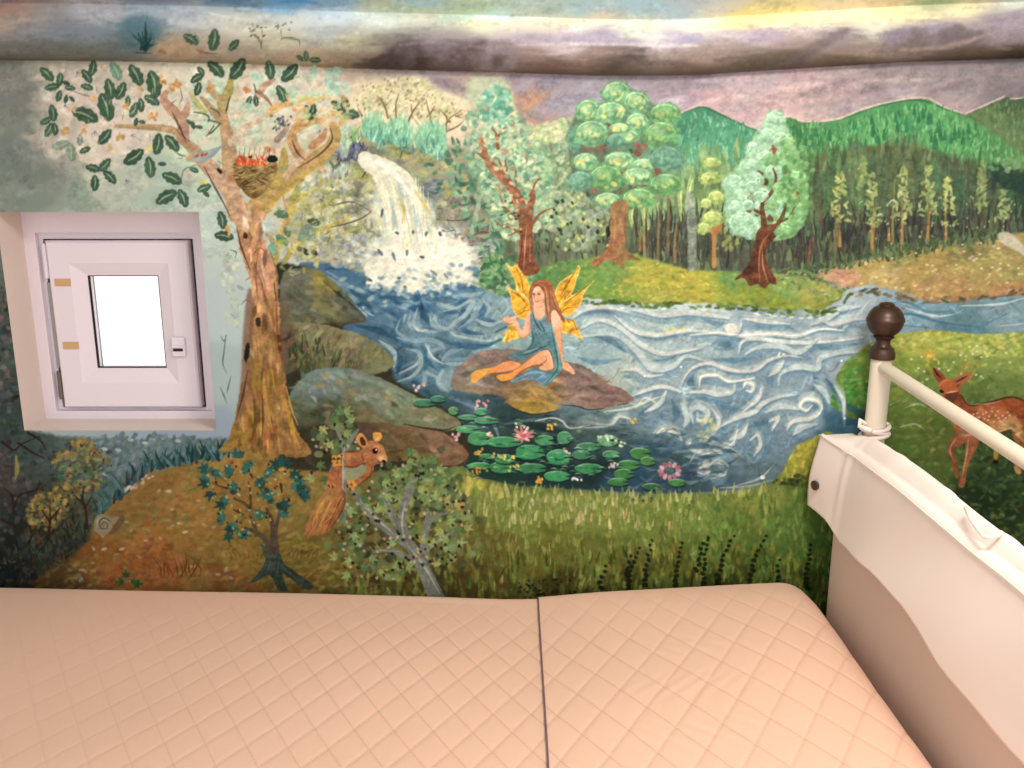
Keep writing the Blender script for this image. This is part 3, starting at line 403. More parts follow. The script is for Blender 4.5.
def paint_rocks():
    figure('painted_bank_rocks')
    poly([(272, 268), (300, 266), (330, 280), (350, 318), (345, 330), (386, 352), (392, 372), (400, 384), (440, 405), (462, 424), (470, 455), (440, 468), (300, 470), (275, 440), (270, 330)], '3d3a30', 1, 3)
    poly([(282, 276), (300, 268), (318, 270), (336, 284), (352, 300), (366, 319), (360, 323), (335, 324), (300, 322), (280, 330)], [(300, 280, '6a6c5c'), (320, 285, '837a46'), (300, 305, '676a58'), (345, 312, '5b5f50'), (330, 300, '74714c'), (285, 310, '6a5c4a')], 1, 1.4)
    stroke([(316, 274), (326, 286), (338, 300)], 6, '8f8440', .8, soft=2.5, tex=.3); stroke([(290, 280), (312, 276)], 6, '7a7c70', .6, soft=3)
    stroke([(320, 278), (336, 292), (352, 305), (366, 320)], 2, '3a3f3a', .9)
    stroke([(290, 326), (330, 325), (364, 321)], 5, '4a4438', .7, soft=2.5); mottle([(285, 280), (330, 280), (362, 320), (290, 320)], 90, 9, 4, 35, 25, .08)
    poly([(272, 335), (285, 322), (320, 324), (345, 330), (368, 338), (385, 350), (394, 362), (388, 370), (365, 376), (330, 376), (290, 372), (272, 400)], [(285, 350, '6a5844'), (320, 335, '7d785a'), (350, 340, '868262'), (385, 362, '7a7a58'), (330, 365, '6e6a4e'), (300, 365, '55503c'), (365, 372, '5a5240')], 1, 1.4)
    mottle([(290, 330), (345, 332), (390, 360), (340, 374), (290, 370)], 160, 10, 3, -55, 25, .11)
    for x, y in points([(300, 345), (385, 358), (370, 374), (300, 374)], 60, False): stroke([(x, y+4), (x+rng.normal(1, 2), y-5)], 2.2, ['8a875e', '56573e', '72704e', '9a9068'][rng.integers(4)], .7)
    stroke([(325, 376), (350, 378), (375, 376), (392, 370)], 3, '3f3a34', .8)
    blades([(292, 345), (330, 345), (335, 376), (290, 378)], 80, 10, 2.2, ['47593c', '3a4a34', '5c6a44', '6f6a4a'], da=20)
    stroke([(300, 378), (350, 380), (392, 372)], 6, '3a362c', .7, soft=3)
    poly([(288, 400), (298, 382), (315, 370), (340, 367), (365, 372), (395, 385), (420, 398), (442, 410), (460, 422), (455, 430), (430, 430), (400, 428), (360, 425), (320, 425), (290, 430)], [(305, 390, '68756c'), (330, 378, '6f7d78'), (370, 385, '6c7568'), (400, 400, '788068'), (440, 418, '76785c'), (360, 410, '726e50'), (310, 415, '5a5a44'), (395, 420, '5f5c46')], 1, 1.4)
    mottle([(295, 385), (340, 370), (440, 412), (440, 426), (300, 420)], 170, 12, 4, 22, 22, .09)
    for p in ([(330, 372), (370, 380), (410, 398)], [(310, 380), (345, 376)]): stroke(p, 5, '84908a', .5, soft=3)
    for x, y in ((388, 399), (320, 385), (352, 392), (340, 382), (326, 376)): dab(x, y, 8, 5, 20, 'a08a54', .6, soft=2)
    poly([(300, 440), (330, 424), (360, 422), (405, 426), (436, 430), (455, 440), (468, 453), (464, 464), (445, 466), (420, 462), (385, 462), (340, 470), (310, 465)], [(340, 440, '5c4a3c'), (390, 438, '6a5840'), (430, 440, '7f6650'), (455, 455, '7a5c48'), (410, 455, '6f5e3c'), (340, 460, '4f4434')], 1, 1.4)
    mottle([(320, 430), (440, 434), (462, 455), (420, 460), (320, 462)], 120, 12, 4, 15, 20, .08)
    stroke([(404, 424), (425, 428), (445, 430), (456, 426)], 2.4, '33302a', .8); stroke([(440, 466), (458, 466), (468, 458)], 3, '4a3428', .8)
    poly([(285, 400), (300, 425), (325, 425), (330, 465), (308, 460), (292, 430)], '3c3c30', .75, 6)

def paint_lilies():
    figure('painted_water_lilies')
    z = Z(400, 380, 3.938)
    for x, y, rx, ry, c in ((95, 90, 45, 14, '4a7f62'), (210, 122, 20, 15, '6a9468'), (320, 125, 28, 13, '4d8f68'), (268, 148, 38, 10, '5a8f6c'), (340, 160, 50, 13, '539068'), (270, 195, 50, 15, '559a66'), (315, 232, 50, 26, '4f9060'), (410, 245, 70, 20, '489262'), (510, 285, 58, 28, '42905e'), (570, 238, 38, 20, '4f9164'), (648, 228, 30, 24, '4f9268'), (625, 305, 48, 30, '3f9463'), (820, 240, 42, 22, '6f9c78'), (745, 262, 50, 14, '4a8060'), (830, 293, 35, 14, '4b8a64'), (715, 295, 38, 17, '437c5c'), (520, 348, 60, 18, '3f7a52'), (400, 345, 48, 22, '4a8e5a'), (415, 312, 40, 18, '3f7a50'), (315, 338, 50, 12, '4a8c58'), (745, 350, 55, 20, '428858'), (618, 380, 52, 20, '419460'), (340, 300, 30, 8, '4a8a58'), (900, 335, 45, 18, '457f48'), (945, 290, 40, 22, '4c8046'), (880, 370, 40, 18, '477c44'), (860, 402, 42, 15, '457a48'), (975, 320, 30, 16, '52824c'), (1090, 405, 34, 14, '4d8450'), (990, 420, 36, 12, '3f6a4c'), (150, 75, 30, 12, '4a7868')):
        X, Y = z(x, y)[0]; rx /= 3.938; ry /= 3.938
        p = [(X+rx*math.cos(t)*(1+.06*math.sin(3*t+x)), Y+ry*math.sin(t)) for t in np.linspace(.25, 6.05, 12)]+[(X+rx*.3, Y)]
        poly([(a+.5, b+1.6) for a, b in p], '1f3230', .8, 1.2, n=3); poly(p, c, .95, .9, n=3, tex=.16)
        stroke(p[6:11], 1.2, '8fbf98', .75, (.3, 1, .3)); stroke(p[1:5], 1., '2f5f48', .6)
    for x, y in points(z(230, 130, 420, 140, 700, 230, 860, 300, 760, 380, 480, 400, 300, 350), 70, False): stroke([(x-3, y), (x, y-.8), (x+4, y+.4)], 1.1, ['8cb796', 'a9c8a6', '6aa47c', 'c2c98a'][rng.integers(4)], .7)
    def flower(x, y, r, c, n=9, c2='e9b8b0'):
        for k in range(n):
            t = k*6.283/n+.3
            stroke([(x, y), (x+math.cos(t)*r, y+math.sin(t)*r*.75-r*.2)], r*.62, [c, c2, c][k % 3], .9, (.7, 1, .4), smooth=False)
        dab(x, y-r*.1, r*.6, r*.4, 0, 'a84f58', .6)
    for x, y, r, c, n in ((485, 222, 10, 'c67878', 9),): flower(*z(x, y)[0], r if x < 600 else 9, c, n)
    for k in range(110):
        X, Y = z(rng.uniform(240, 870), rng.uniform(190, 400))[0]
        if LAB[int((Y-CY0)*S), int((X-CX0)*S)] == CUR[0]: dab(X, Y, rng.uniform(4, 9), 2.2, rng.normal(0, 14), ['2f6a4a', '5fa274', '3a7a54', '86b890', '25503c', '4f9460'][rng.integers(6)], .6)
    for k in range(70):
        X, Y = z(rng.uniform(230, 880), rng.uniform(120, 420))[0]; stroke([(X-4, Y), (X, Y+rng.normal(0, .8)), (X+5, Y)], 1.6, ['1f302c', '2a4640', '5a7a6a', '3f5f66'][rng.integers(4)], .6)
    X, Y = z(1062, 358)[0]
    for k in range(12): t = k*.5236; dab(X+math.cos(t)*9, Y+math.sin(t)*6.5, 6, 4, math.degrees(t), ['b57e88', 'c99aa0', 'a3687a'][k % 3], .9)
    dab(X, Y, 9, 5, 0, '5a6a5a', .9)
    for x, y, c, n in ((80, 28, 'd8a6a4', 7), (300, 97, 'dba0a0', 6), (330, 100, 'd09090', 5), (225, 225, 'd3a8a0', 8), (345, 215, 'd8b0a4', 6), (300, 282, 'c99540', 10), (310, 360, 'bd8038', 8), (545, 395, 'c88f3a', 10), (595, 188, 'c8a24a', 6), (838, 338, 'c9b0b0', 7), (700, 390, 'd4d0d4', 5), (430, 300, 'cfc060', 5), (440, 345, 'c2b858', 6), (820, 225, 'b9cfae', 9), (860, 245, 'c6d2b2', 5), (380, 300, 'b9b868', 6), (915, 160, 'c9a85a', 6), (660, 280, 'c9b0a0', 4), (480, 175, 'b9c0b8', 4)):
        X, Y = z(x, y)[0]
        for k in range(n): dab(X+rng.normal(0, 3.2), Y+rng.normal(0, 1.7), 3, 2.2, rng.uniform(0, 90), np.clip(hexc(c)*rng.uniform(.85, 1.15), 0, 1), .95)
    for x, y in ((492, 437), (520, 424), (579, 431), (735, 455)): dab(x, y, 5, 3, 0, 'b98a6a' if x > 700 else '8a9a58', .6)

def paint_ground():
    figure('')
    dk = [(-40, 235), (22, 235), (28, 430), (60, 436), (140, 440), (228, 438), (230, 446), (180, 456), (150, 470), (118, 490), (98, 510), (88, 540), (60, 560), (30, 580), (0, 600), (-40, 640)]
    poly(dk, [(5, 260, '6a7068'), (5, 300, '64605a'), (10, 350, '4f5a54'), (10, 420, '454f4c'), (5, 470, '524a48'), (30, 450, '4a5854'), (60, 450, '55645f'), (110, 450, '667478'), (170, 445, '6b7b7c'), (215, 442, '607070'), (100, 480, '566a68'), (60, 500, '5b5c40'), (25, 500, '3c403c'), (85, 520, '4a4a3c'), (20, 545, '2c302c'), (50, 545, '38382c'), (10, 580, '25282a')], 1, 4, False)
    scatter([(-10, 300), (18, 300), (26, 432), (120, 442), (110, 480), (80, 540), (10, 590), (-10, 590)], 520, ['4a5c58', '3c4644', '5f7070', '6a6a66', '2f3634', '574a48', '3f5048'], 6, 4, -30, 50, .7, local=.3)
    scatter([(100, 436), (225, 440), (200, 450), (140, 462), (110, 478)], 220, ['6f8084', '5f7078', '7d8c8e', '56686a', '64787a'], 7, 4, -60, 30, .75)
    scatter([(-5, 290), (12, 290), (14, 390), (-5, 400)], 60, ['7a5a5a', '8a6468', '4d5a50', '3a4a44', '6f7470'], 6, 4, 0, 60, .75)
    for x, y in ((105, 449), (118, 450), (178, 441), (105, 474), (131, 440), (145, 443)): dab(x, y, 6, 3, 10, 'a8b4b8', .8)
    for p in ([(2, 442), (14, 450), (22, 444), (40, 436)], [(18, 443), (32, 452), (44, 458)], [(28, 433), (40, 440), (46, 450)], [(14, 508), (20, 495), (36, 490), (40, 480)], [(2, 520), (16, 528), (20, 538)], [(14, 510), (12, 496), (4, 488)]): stroke(p, 2.6, '3a2a2a', .85, (1, .8, .3))
    stroke([(16, 456), (17, 470), (15, 480)], 5, '9a8e50', .8); stroke([(12, 456), (11, 480)], 2, '3a2f2c', .8)
    # ochre hill
    hill = [(232, 446), (222, 452), (190, 462), (160, 476), (130, 492), (110, 512), (96, 535), (70, 558), (30, 580), (0, 592), (-40, 610), (-40, 650), (470, 650), (470, 600), (420, 560), (380, 500), (330, 470), (310, 452), (260, 440)]
    poly(hill, [(235, 452, '9c7a44'), (190, 475, '8f7040'), (150, 495, '87683a'), (180, 500, '987040'), (120, 520, '80663a'), (150, 545, '9c6a38'), (120, 545, '8e5f34'), (200, 530, '8c6a38'), (100, 560, '7f5430'), (150, 570, '8f5a34'), (60, 575, '54432c'), (20, 592, '3c3426'), (200, 560, '84673a'), (230, 580, '7a4f30'), (280, 470, '94743f'), (300, 500, '85703f'), (250, 500, '8f6d3a'), (320, 530, '6a5f36'), (290, 560, '6f602f'), (290, 585, '6a4f2c'), (350, 580, '55482a'), (340, 560, '716634'), (400, 590, '3f3522'), (240, 545, '8a7038')], 1, 4, False)
    scatter(hill, 1500, ['96733f', '846736', '9c7c4a', '77643a', '8a5f36', '8a7842', '946440', '706a3e', '7a5a34'], 8, 3.5, -12, 35, .55, local=.55, smooth=False)
    scatter([(110, 555), (150, 535), (180, 550), (170, 580), (100, 585)], 150, ['94583a', '9c623c', '8a5234', '7c4a2e'], 9, 4, -15, 30, .55)
    scatter([(260, 545), (340, 540), (360, 560), (330, 592), (270, 590)], 160, ['7c7034', '8a7f40', '6a6830', '5a5028'], 8, 3, -10, 35, .6)
    for x, y in points([(130, 490), (230, 470), (240, 580), (60, 580)], 60, False): dab(x, y, 5, 2.6, rng.normal(0, 30), ['c0a070', 'b8a888', '8a9a8a', '7a8a48', 'b0602f'][rng.integers(5)], .6)
    for x, y in ((168, 491), (185, 532), (180, 523), (104, 549), (122, 549)): dab(x, y, 6, 3, -10, 'd0b088', .7)
    for k in range(900):
        x, y = rng.uniform(60, 400), rng.uniform(455, 640)
        if y < 455+(232-x)*.2 or (x < 150 and y < 620-x*.75): continue
        w = .25 if 100 < x < 190 and 530 < y < 590 else .5
        dab(x, y, rng.uniform(5, 12), rng.uniform(2.4, 4.5), rng.normal(-15, 30), ['7a6c3c', '6a6a3a', '8a7a48', '5f5c34', '9a8650', '74763f', '857044'][rng.integers(7)], w)
    for x0, n in ((160, 10), (232, 9)):
        for k in range(n):
            x = x0+k*4.4; stroke([(x, 576), (x-1+rng.normal(0, 2), 568), (x-3+rng.normal(0, 3), 560-rng.uniform(0, 6))], 1.8, '6f3a28', .8) if x0 == 160 else stroke([(x-6, 560+rng.normal(0, 2)), (x-5, 555), (x-8+rng.normal(0, 3), 549+rng.normal(0, 2))], 1.6, '6f4428', .55)
    for k in range(8): stroke([(288+k*4, 558+rng.normal(0, 2)), (290+k*4, 553), (293+k*4+rng.normal(0, 2), 548)], 1.6, '5f3f28', .6)
    for p in ([(180, 578), (186, 566), (186, 553)], [(190, 578), (196, 568), (202, 556)], [(172, 578), (177, 566)]): stroke(p, 2, '6a3626', .85)
    for x in range(100, 232, 6):
        y = 452+(232-x)*.16+max(0, 150-x)*.75
        blades([(x-4, y+6), (x+4, y+4), (x+4, y-2), (x-4, y)], 7, 13, 3, ['2f4a4c', '3a5a5c', '4a6a68', '26403f', '55757a'], da=22, a=.9)
    for k in range(7): stroke([(126+k*3.6, 486-k*1.6), (125+k*3.6, 476-k*1.6)], 2, '6a3f44', .8)
    scatter([(122, 490), (150, 474), (150, 480), (126, 494)], 14, ['c8a0a0', 'd0b0a8'], 4, 2.4, -20, 30, .8)
    # bottom-left undergrowth
    blades([(5, 560), (50, 520), (90, 530), (60, 565), (10, 590)], 220, 9, 2.4, ['2a332e', '3a4438', '33302a', '4a5244', '2f4040', '5a4a34'], da=35)
    scatter([(-10, 565), (40, 560), (20, 600), (-10, 610)], 60, ['23282a', '2c3230', '332f2a'], 9, 6, 0, 50, .8)
    # yellow bushes
    figure('painted_yellow_bushes')
    for p, n in (([(52, 462), (66, 448), (84, 436), (98, 446), (110, 458), (100, 466), (86, 462), (68, 472)], 120), ([(62, 476), (80, 462), (102, 474), (96, 492), (60, 500), (48, 494)], 110), ([(28, 505), (40, 492), (58, 494), (68, 505), (60, 522), (45, 532), (30, 525)], 140)):
        scatter(p, n, ['9c8048', '8f7642', 'ab8f52', '7d6a3e', 'a58a50', '5f5a40', '6a7058'], 5, 3.6, 0, 60, .75)
    scatter([(58, 465), (104, 462), (104, 482), (60, 482)], 40, ['46685a', '557a64', '3f5c50'], 5, 3.4, 0, 60, .75)
    scatter([(50, 450), (110, 450), (100, 490), (60, 530), (30, 520)], 120, ['3f3428', '4f4230'], 2.6, 2, 0, 60, .75)
    for p in ([(87, 526), (85, 506), (80, 494)], [(85, 508), (92, 496)], [(84, 505), (74, 495)], [(82, 500), (84, 486)], [(48, 540), (50, 520), (50, 504)], [(50, 522), (42, 510)], [(50, 520), (60, 508)]): stroke(p, 3, '3f2c26', .9, (1, .7, .3))
    figure('painted_snail')
    poly([(94, 532), (112, 534), (124, 522), (123, 514), (118, 520), (110, 530)], '6a5640', .85, 1)
    poly([(94, 525), (97, 516), (106, 514.5), (112, 520), (111, 530), (104, 535.5), (96, 532)], '8a8068', 1, .8)
    poly([(108, 518), (117, 516), (118, 519), (111, 524)], '857a62', 1, .8)
    stroke([(104, 526), (102, 524), (104, 522), (107.5, 524), (106, 528.5), (101, 528), (99.5, 522), (104, 518), (110, 521)], 1.2, '544a3e', .9, (.6, 1, 1)); stroke([(97, 528), (98, 519), (105, 516)], 1.2, 'aaa086', .8)
    for p in ([(122, 516), (124, 510)], [(120, 516), (119, 511)]): stroke(p, 1.2, '5a4636', .9)
    figure('')
    for x, y, a in ((126, 576, -90), (122, 582, 180), (133, 582, -20), (136, 584, 0)): mleaf(x, y, 6, a, '2f5a34')

def paint_foreground_grass():
    figure('')
    g = [(380, 490), (430, 470), (465, 464), (480, 474), (520, 486), (560, 490), (620, 494), (690, 497), (740, 493), (775, 484), (800, 488), (860, 480), (860, 640), (380, 640)]
    poly(g, [(470, 480, '757c40'), (440, 500, '767a42'), (500, 495, '747d42'), (520, 520, '6f7c3e'), (560, 500, '7a8448'), (600, 510, '7a8646'), (650, 500, '748240'), (650, 530, '6c7c3e'), (700, 510, '748444'), (720, 540, '5d7236'), (760, 500, '7c8444'), (790, 520, '587238'), (480, 550, '655f32'), (460, 590, '4d4024'), (540, 555, '67662f'), (560, 590, '474222'), (600, 560, '626a34'), (640, 590, '474a22'), (680, 570, '5a6430'), (720, 590, '40481f'), (780, 560, '4f6630'), (830, 540, '476534'), (800, 590, '3a4a22')], 1, 3, False)
    blades(g, 1300, 8, 3.8, ['7f8c46', '697a3c', '8f9650', '5c7038', '77803e', '9a9a56', '566a34'], da=13, a=.5)
    scatter(g, 500, ['7f8c46', '697a3c', '8f9650', '5c7038', '9a9a56', '6f7a3c'], 8, 5, -85, 18, .4, local=.4, smooth=False)
    blades([(440, 480), (560, 495), (690, 500), (690, 525), (560, 530), (440, 520)], 150, 8, 2.6, ['a9a468', '98a05e', 'b8b07a', '8a9654', 'c4bb8c'], da=10, a=.65)
    blades([(470, 560), (840, 555), (840, 600), (460, 606)], 420, 11, 2.6, ['4a4a24', '3d4420', '57562a', '664f2c', '35401f', '5f6a30'], da=16, a=.6)
    blades([(690, 490), (840, 480), (840, 570), (690, 570)], 260, 10, 3, ['567638', '628040', '4c6c36', '6f8a46'], da=16, a=.6)
    for x, y in ((580, 515), (591, 517), (669, 525), (626, 512)): stroke([(x, y+4), (x+.5, y-3)], 4, 'c98f66', .8, (.5, 1, .5))
    for x, y in points([(460, 490), (700, 500), (690, 560), (470, 560)], 90, False): stroke([(x, y+4), (x+rng.normal(0, 1.4), y-4)], 1.5, ['cdbf8c', 'b8b070', 'c4a070'][rng.integers(3)], .65)
    for x, y in points([(480, 540), (600, 545), (820, 540), (820, 575), (480, 570)], 70, False): stroke([(x, y+5), (x+rng.normal(0, 2), y-5)], 2, ['8a7030', '94803a', '7a5a2c'][rng.integers(3)], .55)
    for x, y in points([(590, 555), (760, 545), (820, 560), (800, 580), (600, 580)], 40, False): dab(x, y, 7, 4, 80, '8f8238', .4, soft=2)
    # dark beaded sprigs
    for x, y0, y1, dx in ((628, 590, 548, 12), (645, 585, 540, 8), (627, 575, 556, 4), (675, 590, 543, 8), (703, 588, 540, 4), (697, 570, 538, 10), (718, 585, 536, 16), (749, 590, 536, 18), (778, 588, 560, 1), (806, 588, 545, 6), (832, 585, 540, 2), (600, 588, 566, 6)):
        n = int((y0-y1)/4.2)
        for k in range(n):
            t = k/max(1, n-1); dab(x+dx*t*t+rng.normal(0, .9), y0+(y1-y0)*t, 6.6*(1-.5*t), 4.8*(1-.4*t), rng.uniform(-60, 60), '20281a', .88)
    for p in ([(690, 598), (692, 580), (694, 560)], [(640, 596), (640, 570)], [(750, 598), (752, 570)], [(604, 596), (612, 570)]): stroke(p, 1.2, '2a3018', .7)
    scatter([(520, 582), (570, 580), (575, 596), (520, 598)], 60, ['2f2a1a', '3f3a20', '26281a'], 3.4, 2.6, 0, 60, .8)
    scatter([(620, 492), (650, 488), (660, 500), (630, 502)], 20, ['3f4a4a', '9a9a90', '5a6460'], 5, 3, 60, 40, .75)
    scatter([(468, 476), (500, 484), (500, 500), (466, 492)], 40, ['a89f4c', 'b5aa58', '8a8c40'], 8, 4, -85, 15, .75)

def clump(x, y, rx, ry, base, light, mid, n=14):
    poly([(x+rx*math.cos(t)*(1+rng.normal(0, .06)), y+ry*math.sin(t)*(1+rng.normal(0, .06))) for t in np.linspace(0, 6.283, 10, endpoint=False)], base, .9, 2.4, n=4, tex=.3)
    for k in range(16):
        t = rng.uniform(0, 6.283); dab(x+rx*math.cos(t)*rng.uniform(.8, 1.1), y+ry*math.sin(t)*rng.uniform(.8, 1.1), 4.4, 3, rng.uniform(0, 180), np.clip(hexc(base)*rng.uniform(.82, 1.12), 0, 1), .75)
    dab(x+rx*.15, y+ry*.45, rx*1.3, ry*.7, 0, hexc(base)*.84, .5, soft=3)
    dab(x-rx*.2, y-ry*.35, rx*1.0, ry*.7, -10, light, .45, soft=3)
    for k in range(n):
        t = rng.uniform(0, 6.283); r = rng.uniform(.1, .75)
        dab(x+rx*r*math.cos(t), y+ry*r*math.sin(t), 5, 3, math.degrees(t)+90, mid[rng.integers(len(mid))], .7)
    p = [(x+rx*.86*math.cos(t), y+ry*.86*math.sin(t)) for t in np.linspace(3.0, 6.0, 6)]
    stroke(p, 2, light, .7, (.3, 1, .4), tex=.3)

def paint_back_trees():
    figure('')
    scatter([(482, 262), (500, 250), (530, 262), (545, 280), (545, 298), (515, 298), (490, 292)], 150, ['5f8a5c', '4a7450', '7a9c68', '3f6648', '88a878'], 7, 4, 0, 60, .8)
    # mixed foliage between the red tree and the clumped tree
    scatter([(540, 130), (585, 125), (600, 170), (600, 240), (545, 240), (532, 180)], 110, ['9aab84', '869a74', 'adb890', '7a9070', 'a5b29a'], 14, 9, -60, 50, .6)
    scatter([(545, 128), (565, 118), (585, 128), (585, 165), (575, 215), (550, 225), (535, 190), (530, 150)], 420, ['a5b58a', 'b9c09a', '7f9c7c', '93a884', '6a8a70', 'c6c69c', '8a9a78'], 5, 3.4, 0, 60, .8)
    scatter([(515, 128), (545, 122), (565, 120), (560, 140), (530, 142)], 110, ['bdc495', 'cdcba0', 'afbb8c'], 6, 4, 0, 60, .8)
    scatter([(560, 190), (605, 190), (605, 240), (565, 240)], 170, ['8fa07c', '7a8a6a', 'a7ae86', '6a7a60', '9aa09a', 'b5b870'], 5, 3.4, -80, 40, .8)
    for x, y in points([(535, 200), (610, 190), (612, 250), (540, 250)], 45, False): dab(x, y, 4, 3, 60, ['2f3a30', 'b8c070', '3f4c3c', 'c8c87a'][rng.integers(4)], .8)
    figure('painted_red_tree')
    scatter([(470, 115), (480, 100), (494, 88), (506, 90), (516, 110), (545, 150), (552, 185), (545, 215), (515, 238), (492, 215), (470, 165)], 90, ['8fb08c', '7f9f84', 'a9bb92', '94b094', 'b5bf94', '6f9580'], 15, 11, 0, 60, .6)
    scatter([(470, 112), (480, 98), (492, 86), (506, 88), (514, 108), (520, 126), (545, 150), (552, 185), (548, 215), (535, 235), (510, 240), (496, 225), (484, 200), (470, 165), (462, 135)], 760, ['8fb597', '7aa488', 'b5c8a0', 'a3bd96', '5f8f78', 'cbd0a6', '6a977c', '9ab58a', 'd6d2aa'], 5.5, 3.6, 0, 60, .72)
    scatter([(478, 105), (495, 86), (508, 92), (512, 118), (488, 122)], 90, ['6fae94', '82ba9f', '5d9c86', 'a0c8ae'], 6, 4, 0, 60, .75)
    tr = '8f5a40'
    poly([(512, 272), (518, 262), (520, 240), (519, 222), (513, 205), (505, 190), (496, 178), (486, 166), (481, 150), (479, 140), (484, 140), (489, 155), (500, 168), (512, 180), (521, 193), (527, 205), (533, 190), (536, 194), (533, 212), (533, 235), (534, 258), (540, 270), (528, 276)], [(525, 265, '80503a'), (526, 230, '8f5c44'), (515, 195, '9c6a50'), (490, 160, 'ad7558')], 1, .9, n=4, tex=.3)
    for p, w in (([(512, 186), (507, 172), (505, 158)], 4), ([(508, 182), (502, 168), (498, 158)], 3), ([(515, 188), (516, 172), (513, 162)], 3), ([(522, 235), (512, 228), (502, 226), (494, 220)], 3), ([(524, 222), (512, 214), (504, 206), (500, 196)], 2.6), ([(531, 226), (540, 214), (552, 208)], 3.4), ([(498, 148), (496, 134), (491, 128)], 3.6), ([(497, 140), (501, 130), (505, 128)], 3), ([(484, 158), (476, 152)], 3), ([(530, 196), (536, 182), (541, 178)], 2.6), ([(520, 230), (508, 236)], 2.4)): stroke(p, w, tr, .9, (1, .8, .35))
    for p in ([(524, 268), (525, 245), (527, 225)], [(520, 215), (512, 198), (500, 182), (488, 166)], [(530, 262), (530, 240)], [(515, 180), (508, 170)]): stroke(p, 1.5, 'c99a78', .8)
    for p in ([(519, 266), (522, 245), (522, 225)], [(533, 250), (531, 230)], [(505, 195), (494, 180)]): stroke(p, 1.6, '6a3626', .7)
    scatter([(478, 115), (512, 110), (540, 165), (535, 210), (508, 215), (484, 170)], 170, ['8fb597', 'b5c8a0', '5f8f78', 'cbd0a6', 'd9c9a0', 'c98a62'], 4, 3, 0, 60, .8)
    for x, y in points([(498, 198), (520, 205), (522, 235), (502, 232)], 26, False): dab(x, y, 3, 2.2, 0, ['d9cfa8', 'c0b070', '4c4030'][rng.integers(3)], .8)
    figure('painted_round_crowned_tree')
    z = Z(450, 80, 3.84)
    poly(z(485, 130, 530, 90, 590, 90, 600, 40, 640, 10, 690, 30, 740, 60, 790, 95, 860, 95, 880, 130, 870, 170, 880, 260, 890, 330, 880, 410, 800, 470, 740, 490, 620, 480, 560, 470, 500, 420, 460, 330, 460, 200), [(640, 130, '5f7a62'), (600, 170, '6a6f5c'), (640, 190, '7a8a68'), (670, 150, '6f9474')], .95, 3, n=4)
    for x, y in z(610, 195, 570, 250, 590, 260, 740, 260, 720, 280, 735, 395, 800, 350, 560, 420, 720, 250, 520, 250, 790, 370, 610, 180): dab(x, y, 9, 7, rng.uniform(0, 90), ['8e5f50', '9a6a58', '7a5248'][rng.integers(3)], .85)
    for x, y in points(z(500, 240, 860, 240, 850, 440, 520, 440), 60, False): dab(x, y, 6, 4, rng.uniform(0, 90), ['4c6455', '8a6252', '5c7a62', '3f5548', 'a3745c'][rng.integers(5)], .8)
    for p in ([(651, 152), (668, 148), (678, 144)], [(600, 168), (612, 172), (618, 178)], [(620, 190), (622, 176), (620, 168)], [(625, 196), (640, 184), (652, 180)]): stroke(p, 1.8, '4a4a3c', .8)
    for x, y, rx, ry, k in ((480, 230, 26, 40, 2), (640, 48, 50, 38, 0), (715, 85, 45, 36, 0), (825, 130, 54, 36, 1), (530, 120, 42, 40, 0), (620, 125, 55, 36, 0), (545, 205, 60, 45, 0), (720, 165, 42, 34, 0), (810, 215, 60, 50, 1), (645, 235, 42, 26, 2), (520, 312, 45, 28, 0), (650, 310, 55, 30, 0), (745, 325, 44, 19, 0), (830, 300, 58, 42, 2), (720, 370, 55, 30, 0), (600, 375, 60, 44, 1), (830, 400, 60, 36, 1), (725, 455, 60, 34, 1), (605, 460, 46, 24, 0), (500, 390, 42, 36, 2), (690, 215, 30, 20, 0), (650, 185, 36, 16, 0)):
        X, Y = z(x, y)[0]
        base, light, mid = [('76a578', 'b5d8ac', ['a9c58a', 'c3c884', '8fbb88', 'b8d2a2', 'd0cf8c']), ('6c9c66', 'a0c796', ['86b074', '7aa86e', '9cbc7c', 'c0bf72']), ('67907a', '8fb79c', ['74a084', '5f8a70', '86ad8c'])][k]
        clump(X, Y, rx/3.84*1.13, ry/3.84*1.16, base, light, mid)
    for x, y in z(640, 190, 720, 165, 640, 310, 700, 385, 630, 400, 580, 460, 590, 140, 700, 455, 500, 315, 660, 115): dab(x, y, 7, 4.5, rng.normal(0, 30), 'd3c878', .75)
    poly([(611, 207), (619, 200), (628, 203), (626, 225), (625, 245), (631, 254), (642, 260), (630, 260), (624, 262), (624, 271), (616, 264), (606, 260), (597, 266), (590, 263), (602, 254), (609, 243), (610, 228)], [(620, 215, '957350'), (618, 240, '9a7452'), (600, 262, '9c684c'), (635, 258, '8a6a48')], 1, .9, n=4, tex=.25)
    stroke([(626, 206), (625, 228), (626, 244)], 3, '7f5c40', .6); stroke([(614, 212), (615, 230), (613, 248)], 3, 'bd8a60', .6); dab(608, 232, 12, 4.5, 85, '2f2c28', .85)
    figure('')
    figure('painted_yellow_green_sapling')
    stroke([(714, 266), (714, 245), (714, 225)], 4.6, 'b07f4c', .95, (1, .8, 1.2)); poly([(707, 224), (722, 224), (717, 235), (712, 235)], 'a9744a', .9, 1)
    for x, y, rx, ry in ((711, 163, 8, 5), (710, 178, 10, 6), (716, 197, 8, 6), (706, 203, 5, 4), (713, 219, 11, 8), (704, 228, 6, 5)): clump(x, y, rx, ry, '9aae64', 'd0d693', ['b5c074', 'a7b56a', 'c6cc86'], 8)
    figure('')
    stroke([(692, 268), (692, 240), (691, 210), (690, 195)], 9, '8f9688', .8, (.9, 1, .7), soft=2, tex=.3); dab(692, 221, 16, 7, 90, '6d7568', .8)
    for k in range(22): dab(728+rng.normal(0, 5), 240+rng.normal(0, 8), 6, 3, -80+rng.normal(0, 20), ['8a8f56', '77804a', '99a05e'][rng.integers(3)], .75)
